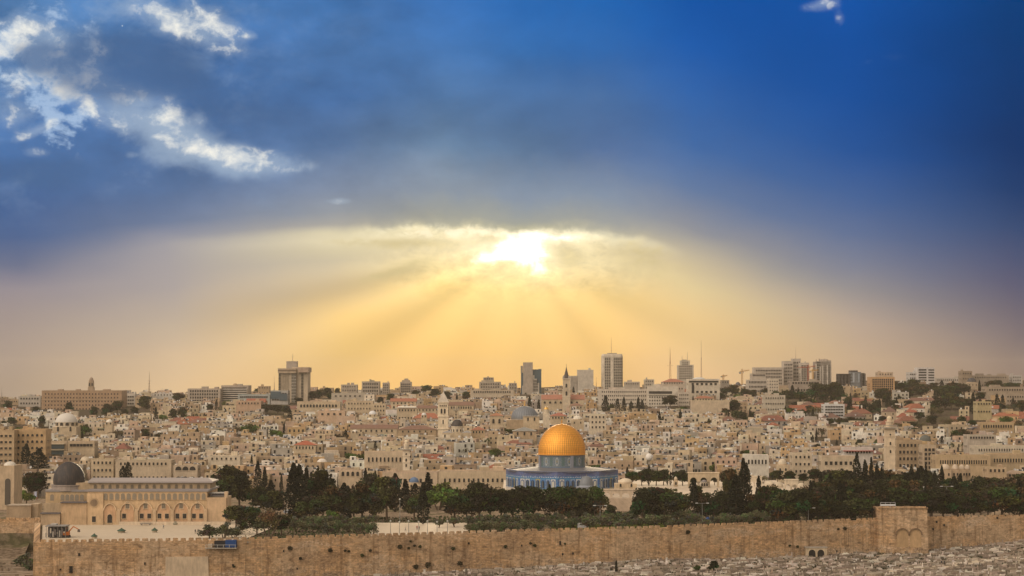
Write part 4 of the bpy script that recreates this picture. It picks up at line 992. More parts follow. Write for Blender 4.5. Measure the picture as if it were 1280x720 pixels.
B('apartment_block', 'flat wide grey-beige hall on the skyline right of the tall hotel tower', 'hall', 414, 455, 492.5, 504, 2150, 30, (.48, .42, .34), 1, 6, 2, 1.5)
B('apartment_block', 'small hut topped block among skyline trees right of the tall hotel tower', 'apartment block', 400, 416, 485.5, 495, 2350, 14, C_TAN, 2, 4)
B('apartment_block', 'stepped apartment block left of the green roofed one', 'apartment block', 426, 446, 481.5, 494, 2380, 16, (.44, .38, .31), 3, 6, huts=2)
B('apartment_block', 'large skyline apartment block with a green roof edge', 'apartment block', 452, 474, 477.5, 495, 2360, 20, (.44, .38, .31), 4, 7, 1.6, 2.0, huts=2, roofcol=(.12, .22, .10))
B('apartment_block', 'narrow plain tower right beside the green roofed skyline block', 'apartment block', 478, 486, 479, 496, 2360, 16, (.42, .36, .30), 5, 3, huts=1)
t, w, d, h, Y = B('apartment_block', 'isolated skyline apartment tower with a stepped top left of centre', 'apartment block', 500, 514, 478, 494, 2380, 16, (.42, .36, .30), 5, 5, 1.5, 1.5, huts=0)
part_box(t, 'penthouse', 0, 0, h + .1, w * .7, 9, h + 2.6, (.40, .34, .28)); part_box(t, 'penthouse', .3, 0, h + 2.6, w * .35, 5, h + 4.4, (.38, .32, .26))
# middle distance old city, left half
B('school_building', 'long cream convent with two rows of windows below the flat skyline hall', 'convent', 432, 466, 502, 519, 1830, 16, C_CREAM, 3, 8, 1.0, 1.6, arch=True)
B('school_building', 'cream stone house with tall windows right of the long cream convent', 'house', 466, 482, 506, 520, 1800, 14, C_CREAM, 3, 4)
B('school_building', 'plain peach building with four wide pale windows', 'school', 397, 431, 514.5, 527, 1700, 14, (0.60, 0.43, 0.30), 1, 4, 1.8, 1.8)
B('school_building', 'blank peach walled annex below the peach building', 'annex', 421, 444, 521.5, 532, 1650, 12, (0.56, 0.41, 0.30), 0, 0)
B('apartment_block', 'large tan apartment block with arched openings at the left edge', 'apartment block', 18, 57, 538, 581, 1290, 16, C_OCHRE, 5, 6, 1.5, 1.6, True, huts=2, margin=.05, found=12)
B('apartment_block', 'tan block of slit windows cut by the left edge of the view', 'apartment block', -14, 17.5, 539, 581, 1280, 18, (0.50, 0.37, 0.23), 5, 5, 1.6, 1.3, huts=2, found=12)
t, w, d, h, Y = B('stone_building', 'tall building with a big round arch at the left edge above the wall', 'building', -8, 18, 584, 634, 960, 16, (0.54, 0.42, 0.29), 0, 0, huts=0, found=8)
link('arch_opening', window_mesh(2.6, 12, True, (0.6, .48, .34), pane=(.10, .085, .07)), t, (w * .20, -8, 1)); 
mb = MB(); mb.dome(w * .1, 0, h + .3, 2.8, 2.0, C_WHITE); mb.build('dome', t, smooth=True)
t, w, d, h, Y = B('restaurant_building', 'two storey building with green glazed verandas below the white domed synagogue', 'building', 52, 84, 553, 569, 1330, 12, (0.50, .40, .29), 0, 0, huts=0)
for k, zz in enumerate((.52, .06)):
    part_box(t, 'veranda', -w * .04, -6.6, h * zz, w * .86, 1.6, h * (zz + .34), (.06, .09, .085), BG); part_box(t, 'awning', -w * .04, -7.2, h * (zz + .34) + .004, w * .92, 2.6, h * (zz + .40), (.68, .60, .46), PL)
B('stone_building', 'cream building with a long strip of blue green windows', 'building', 85, 118, 553, 566, 1320, 12, C_CREAM, 1, 7, 1.9, 1.7)
B('stone_building', 'wide cream house with paired windows behind the dark mosque dome', 'house', 144.5, 214, 576.5, 600, 1180, 14, (0.56, 0.455, 0.33), 2, 12, 1.0, 1.5, huts=2, roofcol=(.34, .42, .36), found=8)
B('stone_building', 'cream house with a balcony level just right of the dark mosque dome', 'house', 114, 142, 575, 600, 1190, 12, C_CREAM, 3, 5, 1.0, 1.5, huts=1, found=8)
B('stone_building', 'low terrace house with two arched balcony openings above the mosque right end', 'house', 217, 247, 583, 600, 1170, 12, (0.52, 0.42, 0.31), 2, 3, 3.4, 2.2, True, huts=1, found=8)
B('stone_building', 'small cream house with a teal glass porch at the right end of the mosque', 'house', 256, 273, 593, 613, 1120, 10, C_CREAM, 2, 3)
B('stone_building', 'blank pale house with small windows beside the left dark pines', 'house', 260, 300, 571, 588, 1220, 12, C_PALE, 2, 6, 1.0, 1.3)
# white domed synagogue
def hurva():
    Y = 1560; px = 79; t = thing('synagogue', 'synagogue with a large smooth white dome on the left', 'synagogue', (XW(px, Y), Y + 11, ZW(541, Y))); s = Y / F
    mb = MB(); mb.box(0, 0, -4, 30 * s, 30 * s * .9, 7 * s, C_CREAM); mb.build('wall', t)
    mb = MB(); mb.lathe([(14.5 * s, 7 * s), (14.5 * s, 8.2 * s), (13.6 * s, 8.2 * s), (13.6 * s, 12.5 * s), (14.2 * s, 12.6 * s), (14.2 * s, 13 * s)], 24, col=C_PALE); mb.build('drum', t)
    for k in range(12):
        a = 2 * math.pi * k / 12 + .26; link('window', window_mesh(2.4, 2.6, True, C_CREAM), t, (13.6 * s * math.cos(a), 13.6 * s * math.sin(a), 8.6 * s), a + math.pi / 2)
    mb = MB(); mb.dome(0, 0, 13 * s, 13.8 * s, 11.3 * s, (0.68, .65, .60), PL, 32, 9); mb.build('dome', t, smooth=True)
    for sx in (-.3, .3): link('window', window_mesh(1.4, 3.4, True, C_CREAM), t, (sx * 26 * s, -13.5 * s, 1))
    ZONES.append((62, 97, 516, 541, 1540, 1600))
hurva()
# square church bell tower with a pyramid roof, left of centre
def bell_tower():
    Y = 1500; s = Y / F; t = thing('bell_tower', 'tall square stone bell tower with a pyramid roof left of centre', 'tower', (XW(553.8, Y), Y + 4, ZW(545, Y)))
    z = lambda py: (545 - py) * s; C = (0.80, .67, .49); W_ = 12.6 * s
    mb = MB(); mb.box(0, 0, -6, W_, W_, z(503.5), C); mb.build('wall', t)
    for py in (503.5, 521, 536.5): part_box(t, 'string_course', 0, 0, z(py), W_ + 1.1, W_ + 1.1, z(py) + .6, (0.84, .72, .55))
    mb = MB(); mb.hip(0, 0, z(503.5) + .6, W_, W_, z(489.5) - z(503.5) - .6, (0.56, .50, .42), over=.35, m=ST); mb.build('roof', t)
    mb = MB(); mb.tube((0, 0, z(490.5)), (0, 0, z(486.5)), .16, .08, (.35, .3, .2)); mb.tube((-.6, 0, z(488)), (.6, 0, z(488)), .08, .08, (.35, .3, .2)); mb.build('cross', t)
    me = window_mesh(1.3, 3.4, True, C)
    for a in range(4):
        for k in (-1, 1):
            q = a * math.pi / 2; lx, ly = k * 1.15, -W_ / 2; link('window', me, t, (lx * math.cos(q) - ly * math.sin(q), lx * math.sin(q) + ly * math.cos(q), z(517)), q)
        for k in range(4):
            lx, ly = -2.1 + k * 1.4, -W_ / 2; link('window', window_mesh(.8, 1.3, True, C), t, (lx * math.cos(q) - ly * math.sin(q), lx * math.sin(q) + ly * math.cos(q), z(508.4)), q)
        link('window', window_mesh(.9, 3.0, True, C), t, (-ly * -math.sin(q) * -1 if False else (0 * math.cos(q) - ly * math.sin(q)), ly * math.cos(q), z(530)), q)
    ZONES.append((545, 562, 488, 545, 1480, 1520))
    c = thing('domed_church', 'small church with a dark hemispherical dome just right of the tall bell tower', 'church', (XW(571, 1480), 1490, ZW(548, 1480))); s = 1480 / F; zz = lambda py: (548 - py) * s
    mb = MB(); mb.box(0, 0, -5, 36 * s, 16, zz(541), C_CREAM); mb.build('wall', c)
    mb = MB(); mb.hip(-11.5 * s, 0, zz(541) + .004, 12 * s, 15, 1.3, (.34, .33, .33), over=.3); mb.hip(12 * s, 0, zz(541) + .004, 11 * s, 15, 1.3, (.34, .33, .33), over=.3); mb.build('roof', c)
    mb = MB(); mb.lathe([(7.3 * s, zz(541)), (7.3 * s, zz(534)), (7.8 * s, zz(534)), (7.8 * s, zz(533.2))], 20, col=C_PALE); mb.build('drum', c)
    for k in range(10):
        a = k * math.pi / 5 - .3; link('window', window_mesh(.9, 1.8, True, C_PALE), c, (7.3 * s * math.cos(a), 7.3 * s * math.sin(a), zz(540)), a + math.pi / 2)
    mb = MB(); mb.dome(0, 0, 0, 7.2 * s, 8.8 * s, (.3, .3, .3), n=28, k=8); mb.build('dome', c, (0, 0, zz(533.2)), mats=[LEAD], smooth=True)
    mb = MB(); P = [(-3.4 * s, zz(541.5)), (3.4 * s, zz(541.5)), (0, zz(539.0))]; mb.prism([(-6.0 * s, -5), (6.0 * s, -5)] + [(6.0 * s * math.cos(math.pi * i / 10), zz(543.5) + 3.2 * s * math.sin(math.pi * i / 10)) for i in range(11)], -9.2, -7.9, C_CREAM); mb.build('gable', c)
    ZONES.append((552, 590, 524, 548, 1470, 1510))
bell_tower()
# long tiled church roofs
BR = (0.26, 0.155, 0.115)
B('long_hall', 'long low brown roofed hall, right one of the pair left of the bell tower', 'hall', 497, 545.5, 532, 546, 1510, 18, C_TAN, 1, 6, 1.0, 1.4, roof='hip', roofcol=BR)
B('long_hall', 'long low brown roofed hall, left one of the pair left of the bell tower', 'hall', 438, 496.5, 531, 545, 1530, 18, C_CREAM, 1, 8, 1.2, 1.6, roof='gable', roofcol=BR)
B('long_hall', 'high church hall with a wide brown tiled roof behind the bell tower', 'church', 561, 592, 502.5, 515, 1800, 18, C_CREAM, 1, 9, 1.2, 2.0, True, roof='gable', roofcol=BR)
B('long_hall', 'brown roofed hall left of the bell tower top', 'hall', 521, 545, 507, 517, 1780, 16, C_CREAM, 1, 5, roof='gable', roofcol=BR)
B('stone_building', 'red roofed convent with two curled gables left of the bell tower', 'convent', 488, 520, 498, 509, 1950, 16, C_CREAM, 1, 6, 1.2, 1.8, roof='gable', roofcol=(0.40, .17, .11))
t, w, d, h, Y = B('stone_building', 'cream hall with a bright white canopy roof left of the bell tower', 'hall', 496, 521, 511, 524, 1720, 14, C_CREAM, 2, 6, 1.1, 1.5, huts=0)
part_box(t, 'canopy', 0, -2, h + .75, w * .92, 12, h + 1.9, (.80, .76, .68), PL)
B('stone_building', 'square bell tower house with paired arched windows and an orange tiled roof', 'tower', 612, 629, 516, 537, 1560, 10, C_CREAM, 1, 2, 1.6, 3.4, True, roof='hip', roofcol=(.42, .20, .12), toprow=.22)
B('stone_building', 'house with a salmon tiled roof right of the bell tower church', 'house', 589, 606, 533, 546, 1500, 12, (0.60, .45, .28), 1, 4, roof='hip', roofcol=(.40, .17, .11))
B('stone_building', 'fortress like cream building with tall arched windows left of the stone minaret', 'building', 455.5, 506, 566, 588, 1200, 14, (0.56, 0.45, .32), 1, 9, 1.0, 2.6, True, huts=1, toprow=.25, found=8)
B('red_roof_building', 'cream building with a bright red hipped roof and arched windows left of centre', 'house', 367, 394.5, 551, 567, 1330, 12, C_CREAM, 1, 6, .9, 1.8, True, roof='hip', roofcol=(.42, .135, .08))
# minarets
def minaret(label, px, ytop, ybase, Y, wpx, ybalc, col=(0.54, .44, .31), square=True, cap='dome', ybalc2=None):
    s = Y / F; t = thing('minaret', label, 'minaret', (XW(px, Y), Y, ZW(ybase, Y))); z = lambda py: (ybase - py) * s; w = wpx * s
    mb = MB()
    if square: mb.box(0, 0, -6, w, w, z(ybalc), col)
    else: mb.lathe([(w * .5, -6), (w * .48, z(ybalc))], 12, col=col)
    mb.build('shaft', t)
    mb = MB(); mb.box(0, 0, z(ybalc), w * 1.1, w * 1.1, z(ybalc) + .6, jit(col, rnd, .05)); mb.box(0, 0, z(ybalc) + .6, w * 1.55, w * 1.55, z(ybalc) + 1.3, (.40, .36, .30)); mb.build('balcony', t)
    mb = MB()
    for k in range(4): mb.box((w * .74) * (1 if k % 2 else -1), (w * .74) * (1 if k > 1 else -1), z(ybalc) + 1.3, .2, .2, z(ybalc) + 2.6, (.3, .28, .25), PL)
    mb.box(0, -w * .74, z(ybalc) + 2.2, w * 1.5, .15, z(ybalc) + 2.5, (.3, .28, .25), PL); mb.box(0, w * .74, z(ybalc) + 2.2, w * 1.5, .15, z(ybalc) + 2.5, (.3, .28, .25), PL); mb.build('railing', t)
    zt = z(ytop); z1 = z(ybalc) + 1.3; hh = zt - z1
    mb = MB(); mb.lathe([(w * .38, z1), (w * .38, z1 + hh * .42), (w * .44, z1 + hh * .42), (w * .44, z1 + hh * .46), (w * .27, z1 + hh * .47), (w * .27, z1 + hh * .68)], 10, col=col); mb.build('lantern', t)
    mb = MB(); mb.dome(0, 0, z1 + hh * .68, w * .29, hh * .26, jit(col, rnd, .1), n=12); mb.tube((0, 0, z1 + hh * .92), (0, 0, zt + 1.0), .12, .05, (.3, .26, .2)); mb.build('cap', t)
    for k in range(3): link('window', window_mesh(.9, 1.7, True, tuple(col)), t, (0, -w / 2 if square else -w * .49, z(ybalc) * (.25 + .26 * k)))
    for c in (.46, .78): part_box(t, 'string_course', 0, 0, z(ybalc) * c, w + .5, w + .5, z(ybalc) * c + .5, tuple(min(1, q * 1.1) for q in col)) if square else None
    ZONES.append((px - wpx * .9, px + wpx * .9, ytop, ybase, Y - 5, Y + 8)); return t
minaret('tall square stone minaret with a dark balcony at the right', 1112, 519, 576, 1150, 12.0, 537, (0.66, .54, .39))
minaret('stone minaret with a domed lantern left of centre beside the fortress like building', 508, 549, 590, 1180, 8.6, 564, (0.80, .68, .52))
minaret('thin minaret peeking between the roofs just right of the bell tower', 570, 507, 526, 1620, 4.6, 514)
# domes of the sepulchre church
def sepulchre():
    Y = 1560; s = Y / F; t = thing('domed_church', 'church with a large grey blue ribbed dome and a small cream drum beside it', 'church', (XW(656, Y), Y + 12, ZW(528, Y))); z = lambda py: (528 - py) * s; x = lambda px: (px - 656) * s
    mb = MB(); mb.box(x(650), 0, -5, 34 * s, 24, z(525), C_TAN); mb.box(x(664), -8, -5, 20 * s, 16, z(520.5), (0.58, .46, .31)); mb.build('wall', t)
    mb = MB(); mb.lathe([(17 * s, z(525.5)), (17 * s, z(524)), (17.4 * s, z(523.6))], 32, col=(.38, .36, .33)); mb.build('drum', t, (0, 2, 0))
    mb = MB(); prof = [(16.8 * s * math.cos(math.pi / 2 * i / 12) * (1 + .04 * math.sin(math.pi * i / 12)) + .02, (z(507.8) - z(523.6)) * math.sin(math.pi / 2 * i / 12)) for i in range(13)]
    mb.lathe(prof, 40); mb.build('dome', t, (0, 2, z(523.6)), mats=[BLEAD], smooth=True)
    mb = MB(); mb.tube((0, 2, z(508)), (0, 2, z(503.5)), .5, .3, (.7, .42, .12), ME); mb.tube((0, 2, z(503.5)), (0, 2, z(501)), .15, .1, (.7, .42, .12), ME); mb.tube((-.9, 2, z(502.3)), (.9, 2, z(502.3)), .12, .12, (.7, .42, .12), ME); mb.build('cross', t)
    for k in range(2): link('window', window_mesh(1.2, 2.6, True, (0.58, .46, .31)), t, (x(660 + k * 8), -16, z(526)))
    part_box(t, 'roof', x(664), -8, z(520.5), 21 * s, 17, z(519.9), (.5, .45, .38))
    ZONES.append((638, 676, 502, 528, 1540, 1590))
    t = thing('bell_turret', 'small turret with a tiny gold dome right of the grey blue domed church', 'turret', (XW(683, 1545), 1550, ZW(526, 1545))); z = lambda py: (526 - py) * s
    mb = MB(); mb.box(0, 0, -5, 8 * s, 8 * s, z(517), C_PALE); mb.build('wall', t)
    mb = MB(); mb.lathe([(3.2 * s, z(517)), (3.2 * s, z(512))], 10, col=C_PALE); mb.build('drum', t)
    mb = MB(); mb.dome(0, 0, z(512), 3.2 * s, 3 * s, (.8, .5, .14), ME); mb.build('dome', t, smooth=True)
    ZONES.append((678, 688, 508, 526, 1540, 1560))
sepulchre()
B('stone_building', 'gabled stone chapel with a grey metal roof between the two big domes', 'chapel', 641, 670, 534, 548, 1420, 16, C_TAN, 1, 3, 1.2, 2.2, roof='hip', roofcol=(.30, .30, .28))
# salvator church with the dark spire
def spire_church():
    Y = 1850; s = Y / F; t = thing('church', 'church with a slender dark spire and a long salmon tiled roof', 'church', (XW(708, Y), Y, ZW(508, Y))); z = lambda py: (508 - py) * s; x = lambda px: (px - 708) * s; C = (.60, .50, .37)
    mb = MB(); mb.box(x(704), 8, -6, 52 * s, 14, z(499.5), C_CREAM); mb.build('wall', t)
    mb = MB(); mb.hip(x(704), 8, z(499.5) + .004, 53 * s, 14, 4.2, (.42, .20, .14), gable=True); mb.build('roof', t)
    mb = MB(); mb.box(0, 0, -6, 9.6 * s, 9.6 * s, z(487), C); mb.box(0, 0, z(487), 8.4 * s, 8.4 * s, z(474), C); mb.build('tower', t)
    for py in (487, 496, 474): part_box(t, 'string_course', 0, 0, z(py), 10.4 * s, 10.4 * s, z(py) + .7, (.64, .55, .43))
    mb = MB(); 
    for a in (-1, 1):
        for b in (-1, 1): mb.lathe([(.9, z(473)), (.7, z(470.5)), (.02, z(469))], 6, a * 3.4 * s, b * 3.4 * s, 0, C_GREY)
    mb.build('pinnacles', t)
    mb = MB(); mb.lathe([(3.9 * s, z(473.2)), (2.6 * s, z(469)), (1.1 * s, z(463)), (.02, z(457.5))], 8, col=(.10, .085, .08), m=PL); mb.build('spire', t)
    mb = MB(); mb.tube((0, 0, z(458.5)), (0, 0, z(455)), .14, .1, (.2, .16, .12)); mb.tube((-.6, 0, z(456.2)), (.6, 0, z(456.2)), .1, .1, (.2, .16, .12)); mb.build('cross', t)
    for py, h_ in ((484.5, 3.4), (494.5, 3.8)): link('window', window_mesh(1.7, h_, True, C), t, (0, -4.2 * s if py < 487 else -4.8 * s, z(py)))
    for k in range(7):
        if k == 4: continue
        link('window', window_mesh(1.9, 2.0, True, C_CREAM), t, (x(681 + k * 6.7), 1.0, z(504.5)))
    ZONES.append((676, 732, 456, 508, 1830, 1880))
spire_church()
B('stone_building', 'plain hall with a low pyramid brown roof right of the spire', 'hall', 712, 729, 503.5, 514, 1780, 12, C_CREAM, 1, 4, roof='hip', roofcol=(.30, .18, .13))
B('stone_building', 'stone house with an orange red roof strip behind the golden dome', 'house', 688, 709, 516, 527, 1620, 12, C_CREAM, 1, 5, roof='hip', roofcol=(.42, .17, .12))
B('stone_building', 'white three storey house with a small tower right above the golden dome', 'house', 737, 758, 519, 536, 1500, 12, C_PALE, 3, 4)
domed('domed_building', 'low white domed house just right above the golden dome', 'building', 722, 5.5, 519.5, 524, 531, 1560, dcol=(.75, .7, .6), wpx=16)
# glass and concrete towers behind
def twin_tower():
    Y = 2350; s = Y / F; t = thing('office_tower', 'grey office tower with dark green glass flanks and a stepped white front', 'tower', (XW(664, Y), Y + 14, ZW(490, Y))); z = lambda py: (490 - py) * s; x = lambda px: (px - 664) * s
    part_box(t, 'core', x(660), -2, -8, 12 * s, 26, z(453), (.40, .345, .29))
    for i, (a, b, c) in enumerate(((651.3, 662, 466), (665, 676.8, 461.8))): part_box(t, 'glass_flank', x((a + b) / 2), 2, -8, (b - a) * s, 24, z(c), (.08, .12, .13), BG)
    for i, (a, b, c) in enumerate(((651, 653.6, 457.3), (673.5, 677, 461.2))): part_box(t, 'roof_frame', x((a + b) / 2), 2, z(466) if i == 0 else z(464), (b - a) * s, 22, z(c), (.30, .27, .24), PL)
    for i, (a, b, c) in enumerate(((653, 656, 482), (655, 658, 478), (657.5, 662, 474), (665.5, 668, 469), (667.5, 671, 473.5), (670.5, 674, 478.5))): part_box(t, 'stepped_front', x((a + b) / 2), -11 - .02 * i, -8, (b - a) * s, 5, z(c), (.58, .53, .46))
    for i in range(9):
        part_box(t, 'window', x(669.8), -13.9, z(489 - i * 1.9), 6 * s, .25, z(489 - i * 1.9) + .8, DARKC, GL) if 489 - i * 1.9 > 475 else None
        part_box(t, 'window', x(656.3), -13.9, z(489 - i * 1.9), 5.0 * s, .25, z(489 - i * 1.9) + .8, DARKC, GL) if 489 - i * 1.9 > 483 else None
    ZONES.append((650, 678, 452, 492, 2340, 2400))
twin_tower()
B('apartment_block', 'stepped brown apartment cluster left of the grey office tower', 'apartment block', 599, 626, 478, 493, 2360, 20, (.42, .36, .29), 4, 8, 1.4, 1.6, huts=2)
B('apartment_block', 'upper tier of brown flats behind the stepped cluster left of the grey office tower', 'apartment block', 604, 617, 472.5, 480, 2400, 16, (.40, .34, .28), 2, 4, 1.4, 1.4, huts=1)
B('apartment_block', 'low hut like block between the brown cluster and the grey office tower', 'apartment block', 636, 646, 479.5, 490, 2400, 16, (.44, .38, .31), 3, 3)
B('stone_building', 'long two storey government building below the brown flats', 'building', 588, 642, 488.5, 499, 2100, 20, (.50, .42, .32), 2, 17, 1.4, 1.8, huts=2)
B('apartment_block', 'white slab tower with a lower left wing right of the dark spire', 'tower', 722, 742, 463, 487, 2350, 18, (.54, .49, .42), 0, 0, huts=1)
t, w, d, h, Y = B('apartment_block', 'lower ribbed wing left of the white slab tower', 'apartment block', 713, 721.5, 470.5, 487, 2352, 16, (.52, .47, .40), 0, 0, huts=0)
for k in range(6): part_box(t, 'fin', -w/2 + w * (k + .5) / 6, -8.2, 0, .35, .6, h, (.40, .35, .30))
def city_tower():
    Y = 2350; s = Y / F; t = thing('office_tower', 'tallest pale tower with a grid of dark windows and a roof mast', 'tower', (XW(766, Y), Y + 15, ZW(487, Y))); z = lambda py: (487 - py) * s; w = 26 * s; C = (.60, .53, .43)
    ch = 2.2 * s
    mb = MB(); pts = [(-w/2, -w/2 + ch), (-w/2 + ch, -w/2), (w/2 - ch, -w/2), (w/2, -w/2 + ch), (w/2, w/2), (-w/2, w/2)]
    b = 0
    for zz, k in ((-6, 1), (z(445), 1), (z(442.5), .93)): mb.v += [(p[0] * k, p[1] * k, zz) for p in pts]
    for l in range(2):
        for i in range(6): j = (i + 1) % 6; mb.face([l * 6 + i, l * 6 + j, l * 6 + 6 + j, l * 6 + 6 + i], C, ST)
    mb.face([12 + i for i in range(6)], C, ST); mb.build('wall', t)
    part_box(t, 'plant_room', 0, 0, z(442.5), w * .45, w * .4, z(441.3), (.35, .3, .25))
    mb = MB(); mb.tube((-.7, 0, z(441.5)), (-.7, 0, z(421)), .32, .1, (.45, .28, .18)); mb.build('roof_mast', t)
    me = window_mesh(1.75, 1.15, False, None); pts = []
    cols_ = [-.43, -.33, -.235, -.14, .10, .19, .28, .37, .455]
    for i in range(20):
        for c in cols_: pts.append((w * c, -w/2 if abs(c) < .41 else -w/2 + .35 * ch * 1.3, z(486 - i * 1.98), 0 if abs(c) < .41 else (-.78 if c < 0 else .78)))
    pts.sort(key=lambda p: -p[2]); add_windows(t, pts, me)
    for c in (-.02,): part_box(t, 'pilaster', w * c, -w/2 - .1, -4, w * .10, .7, z(444), (.66, .59, .49))
    ZONES.append((751, 781, 440, 487, 2340, 2400))
city_tower()
# the long white hospice complex right of the tall tower
B('hospice', 'very long white hospice with rows of small windows and a grey roof strip', 'hospice', 748, 812, 487, 507, 2050, 20, (.60, .53, .44), 4, 22, 1.0, 1.5, huts=2, frame=False)
t, w, d, h, Y = B('hospice', 'large white hospice wing with a long balcony gallery', 'hospice', 811, 848, 484, 512, 2020, 22, (.62, .56, .47), 0, 0, huts=2)
add_windows(t, [(-w/2 + w * (j + .5) / 12, -11, h * .08 + i * 3.1) for i in range(4) for j in range(12)], window_mesh(1.0, 1.5, False, None))
part_box(t, 'gallery', -w * .1, -11.8, h * .66, w * .8, 1.4, h * .70, (.66, .6, .5)); part_box(t, 'gallery_opening', -w * .1, -11.1, h * .70, w * .78, .4, h * .82, DARKC, GL)
B('hospice', 'hospice pavilion with a salmon hipped roof behind the balcony gallery', 'hospice', 828, 856, 473.5, 487, 2060, 16, (.56, .47, .38), 2, 8, 1.1, 1.5, roof='hip', roofcol=(.42, .19, .13))
B('hospice', 'round towered right end block of the white hospice', 'hospice', 848, 862, 491, 510, 2010, 16, (.58, .51, .42), 4, 5, 1.0, 1.5, huts=1)
t, w, d, h, Y = B('office_block', 'square white building with a dark window strip and a shallow dome behind', 'building', 861, 900, 474.5, 492, 2100, 26, (.64, .57, .46), 2, 6, 2.4, 2.2, huts=0, toprow=.32)
part_box(t, 'glass_strip', -w * .02, -13.2, h * .80, w * .94, .8, h * .92, DARKC, GL); part_box(t, 'glass_strip', -w * .36, -13.1, h * .05, w * .08, .5, h * .6, DARKC, GL)
mb = MB(); mb.dome(-w * .12, 4, h, 8.4 / F * Y, 3.0 / F * Y, (.62, .62, .60), PL, 24); mb.build('dome', t, smooth=True)
B('apartment_block', 'low block with a small hut on the left end of the white hospice', 'apartment block', 781, 800, 478, 490, 2300, 16, (.46, .40, .33), 2, 6, huts=2)
B('apartment_block', 'small block between the hospice huts and the salmon roofed pavilion', 'apartment block', 806, 818, 475, 486, 2300, 16, (.50, .44, .36), 3, 4, huts=1)
B('stone_building', 'long plain cream wall like building below the hospice with trees before it', 'building', 865, 912, 501.5, 514, 1850, 16, (.58, .47, .34), 0, 0, huts=0)
B('stone_building', 'red roofed low house between the hospice and the plain cream building', 'house', 869, 893, 495, 503, 1950, 12, C_CREAM, 1, 6, roof='hip', roofcol=(.38, .16, .10))
def generali():
    Y = 2400; s = Y / F; t = thing('office_tower', 'stepped stone tower with roof aerials between two thin masts', 'tower', (XW(858, Y), Y + 12, ZW(476, Y))); z = lambda py: (476 - py) * s; x = lambda px: (px - 858) * s; C = (.52, .46, .38)
    part_box(t, 'wall', 0, 0, -8, 19 * s, 22, z(456.5), C); part_box(t, 'wall', x(857.5), 0, z(462), 11.5 * s, 16, z(450.5), jit(C, rnd, .04)); part_box(t, 'wall', x(865), -1, -8, 5 * s, 18, z(456) , jit(C, rnd, .06))
    part_box(t, 'plant_room', x(857), 0, z(450.5), 5 * s, 8, z(449.5), (.3, .26, .22))
    for a, b in ((854, 444), (860.7, 440)):
        mb = MB(); mb.tube((x(a), 0, z(450.5)), (x(a), 0, z(b)), .3, .12, (.4, .32, .25)); mb.build('roof_mast', t)
    me = window_mesh(1.1, 1.6, False, None); add_windows(t, [(x(850.5 + j * 2.3), -11, z(474 - i * 3)) for i in range(6) for j in range(7)] + [(x(854.5 + j * 2.6), -8, z(459 - i * 2.6)) for i in range(3) for j in range(3)], me)
    ZONES.append((848, 868, 440, 476, 2380, 2440))
generali()
mast('radio_mast', 'red and brown lattice radio mast above the hospice left of the stepped stone tower', 'mast', 838, 434, 476, 2380, (.40, .20, .12), 1.1, .5, arms=(.45,))
mast('radio_mast', 'very tall thin radio mast right of the stepped stone tower', 'mast', 877, 425, 474, 2400, (.42, .27, .20), .55, .3)
mast('radio_mast', 'lattice telephone mast on the left skyline', 'mast', 186, 464, 496, 2300, (.38, .28, .22), .7, .4, arms=(.30, .62))
mast('radio_mast', 'thin faint mast left of the tall hotel tower', 'mast', 342.5, 470, 488, 2450, (.40, .30, .22), .3, .15)
mast('radio_mast', 'thin pole mast on the extreme left skyline', 'mast', 1.5, 483, 500, 2400, (.36, .30, .26), .3, .15)
mast('radio_mast', 'faint pole right of the white slab tower', 'mast', 745.5, 471.5, 487, 2420, (.45, .28, .2), .3, .2)
def crane(label, px, ytop, ybase, Y, jib_l, jib_r, col=(.48, .24, .07)):
    s = Y / F; t = thing('tower_crane', label, 'crane', (XW(px, Y), Y, ZW(ybase, Y))); H = (ybase - ytop) * s
    def lattice(a, b, r, nm, n):
        mb = MB(); a, b = Vector(a), Vector(b); d = b - a
        up = Vector((0, 0, 1)) if abs(d.normalized().z) < .9 else Vector((1, 0, 0)); sd_ = Vector((0, 1, 0))
        cs = [up * r + sd_ * r, up * -r + sd_ * r, up * -r - sd_ * r, up * r - sd_ * r]
        for c in cs: mb.tube(a + c, b + c, .14, .14, col, PL, 4)
        for i in range(n):
            p, q = a + d * (i / n), a + d * ((i + 1) / n)
            for k in range(4): mb.tube(p + cs[k], q + cs[(k + 1) % 4], .09, .09, col, PL, 4)
        mb.build(nm, t)
    lattice((0, 0, -2), (0, 0, H * .85), .75, 'mast', 12); lattice((0, 0, H * .85), (0, 0, H), .35, 'apex', 3)
    lattice((-jib_l * s, 0, H * .82), (0, 0, H * .85), .45, 'counter_jib', 4); lattice((0, 0, H * .85), (jib_r * s, 0, H * .92), .45, 'jib', 9)
    mb = MB(); mb.box(-jib_l * s * .85, 0, H * .70, 2.2, 1.4, H * .82, (.35, .32, .28), PL, bottom=True); mb.build('counterweight', t)
    mb = MB(); mb.box(1.2, 0, H * .74, 1.6, 1.5, H * .83, (.6, .5, .4), PL, bottom=True); mb.build('cab', t)
    mb = MB(); mb.tube((0, 0, H), (jib_r * s * .6, 0, H * .91), .07, .07, col, PL, 4); mb.tube((0, 0, H), (-jib_l * s * .8, 0, H * .84), .07, .07, col, PL, 4); mb.build('stay', t)
crane('small orange tower crane, left of the pair right of the tall thin mast', 904.5, 468.5, 479, 2450, 2.5, 5)
crane('yellow tower crane with a long jib left of the big terraced hotel', 928, 461, 482, 2400, 3, 9)
crane('red and yellow tower crane standing just left of the unfinished tower', 1011, 456, 476, 2280, 14, 9, (.45, .10, .05))
crane('yellow tower crane in front of the red one by the unfinished tower', 1016.5, 461, 477, 2270, 4, 7, (.55, .30, .06))
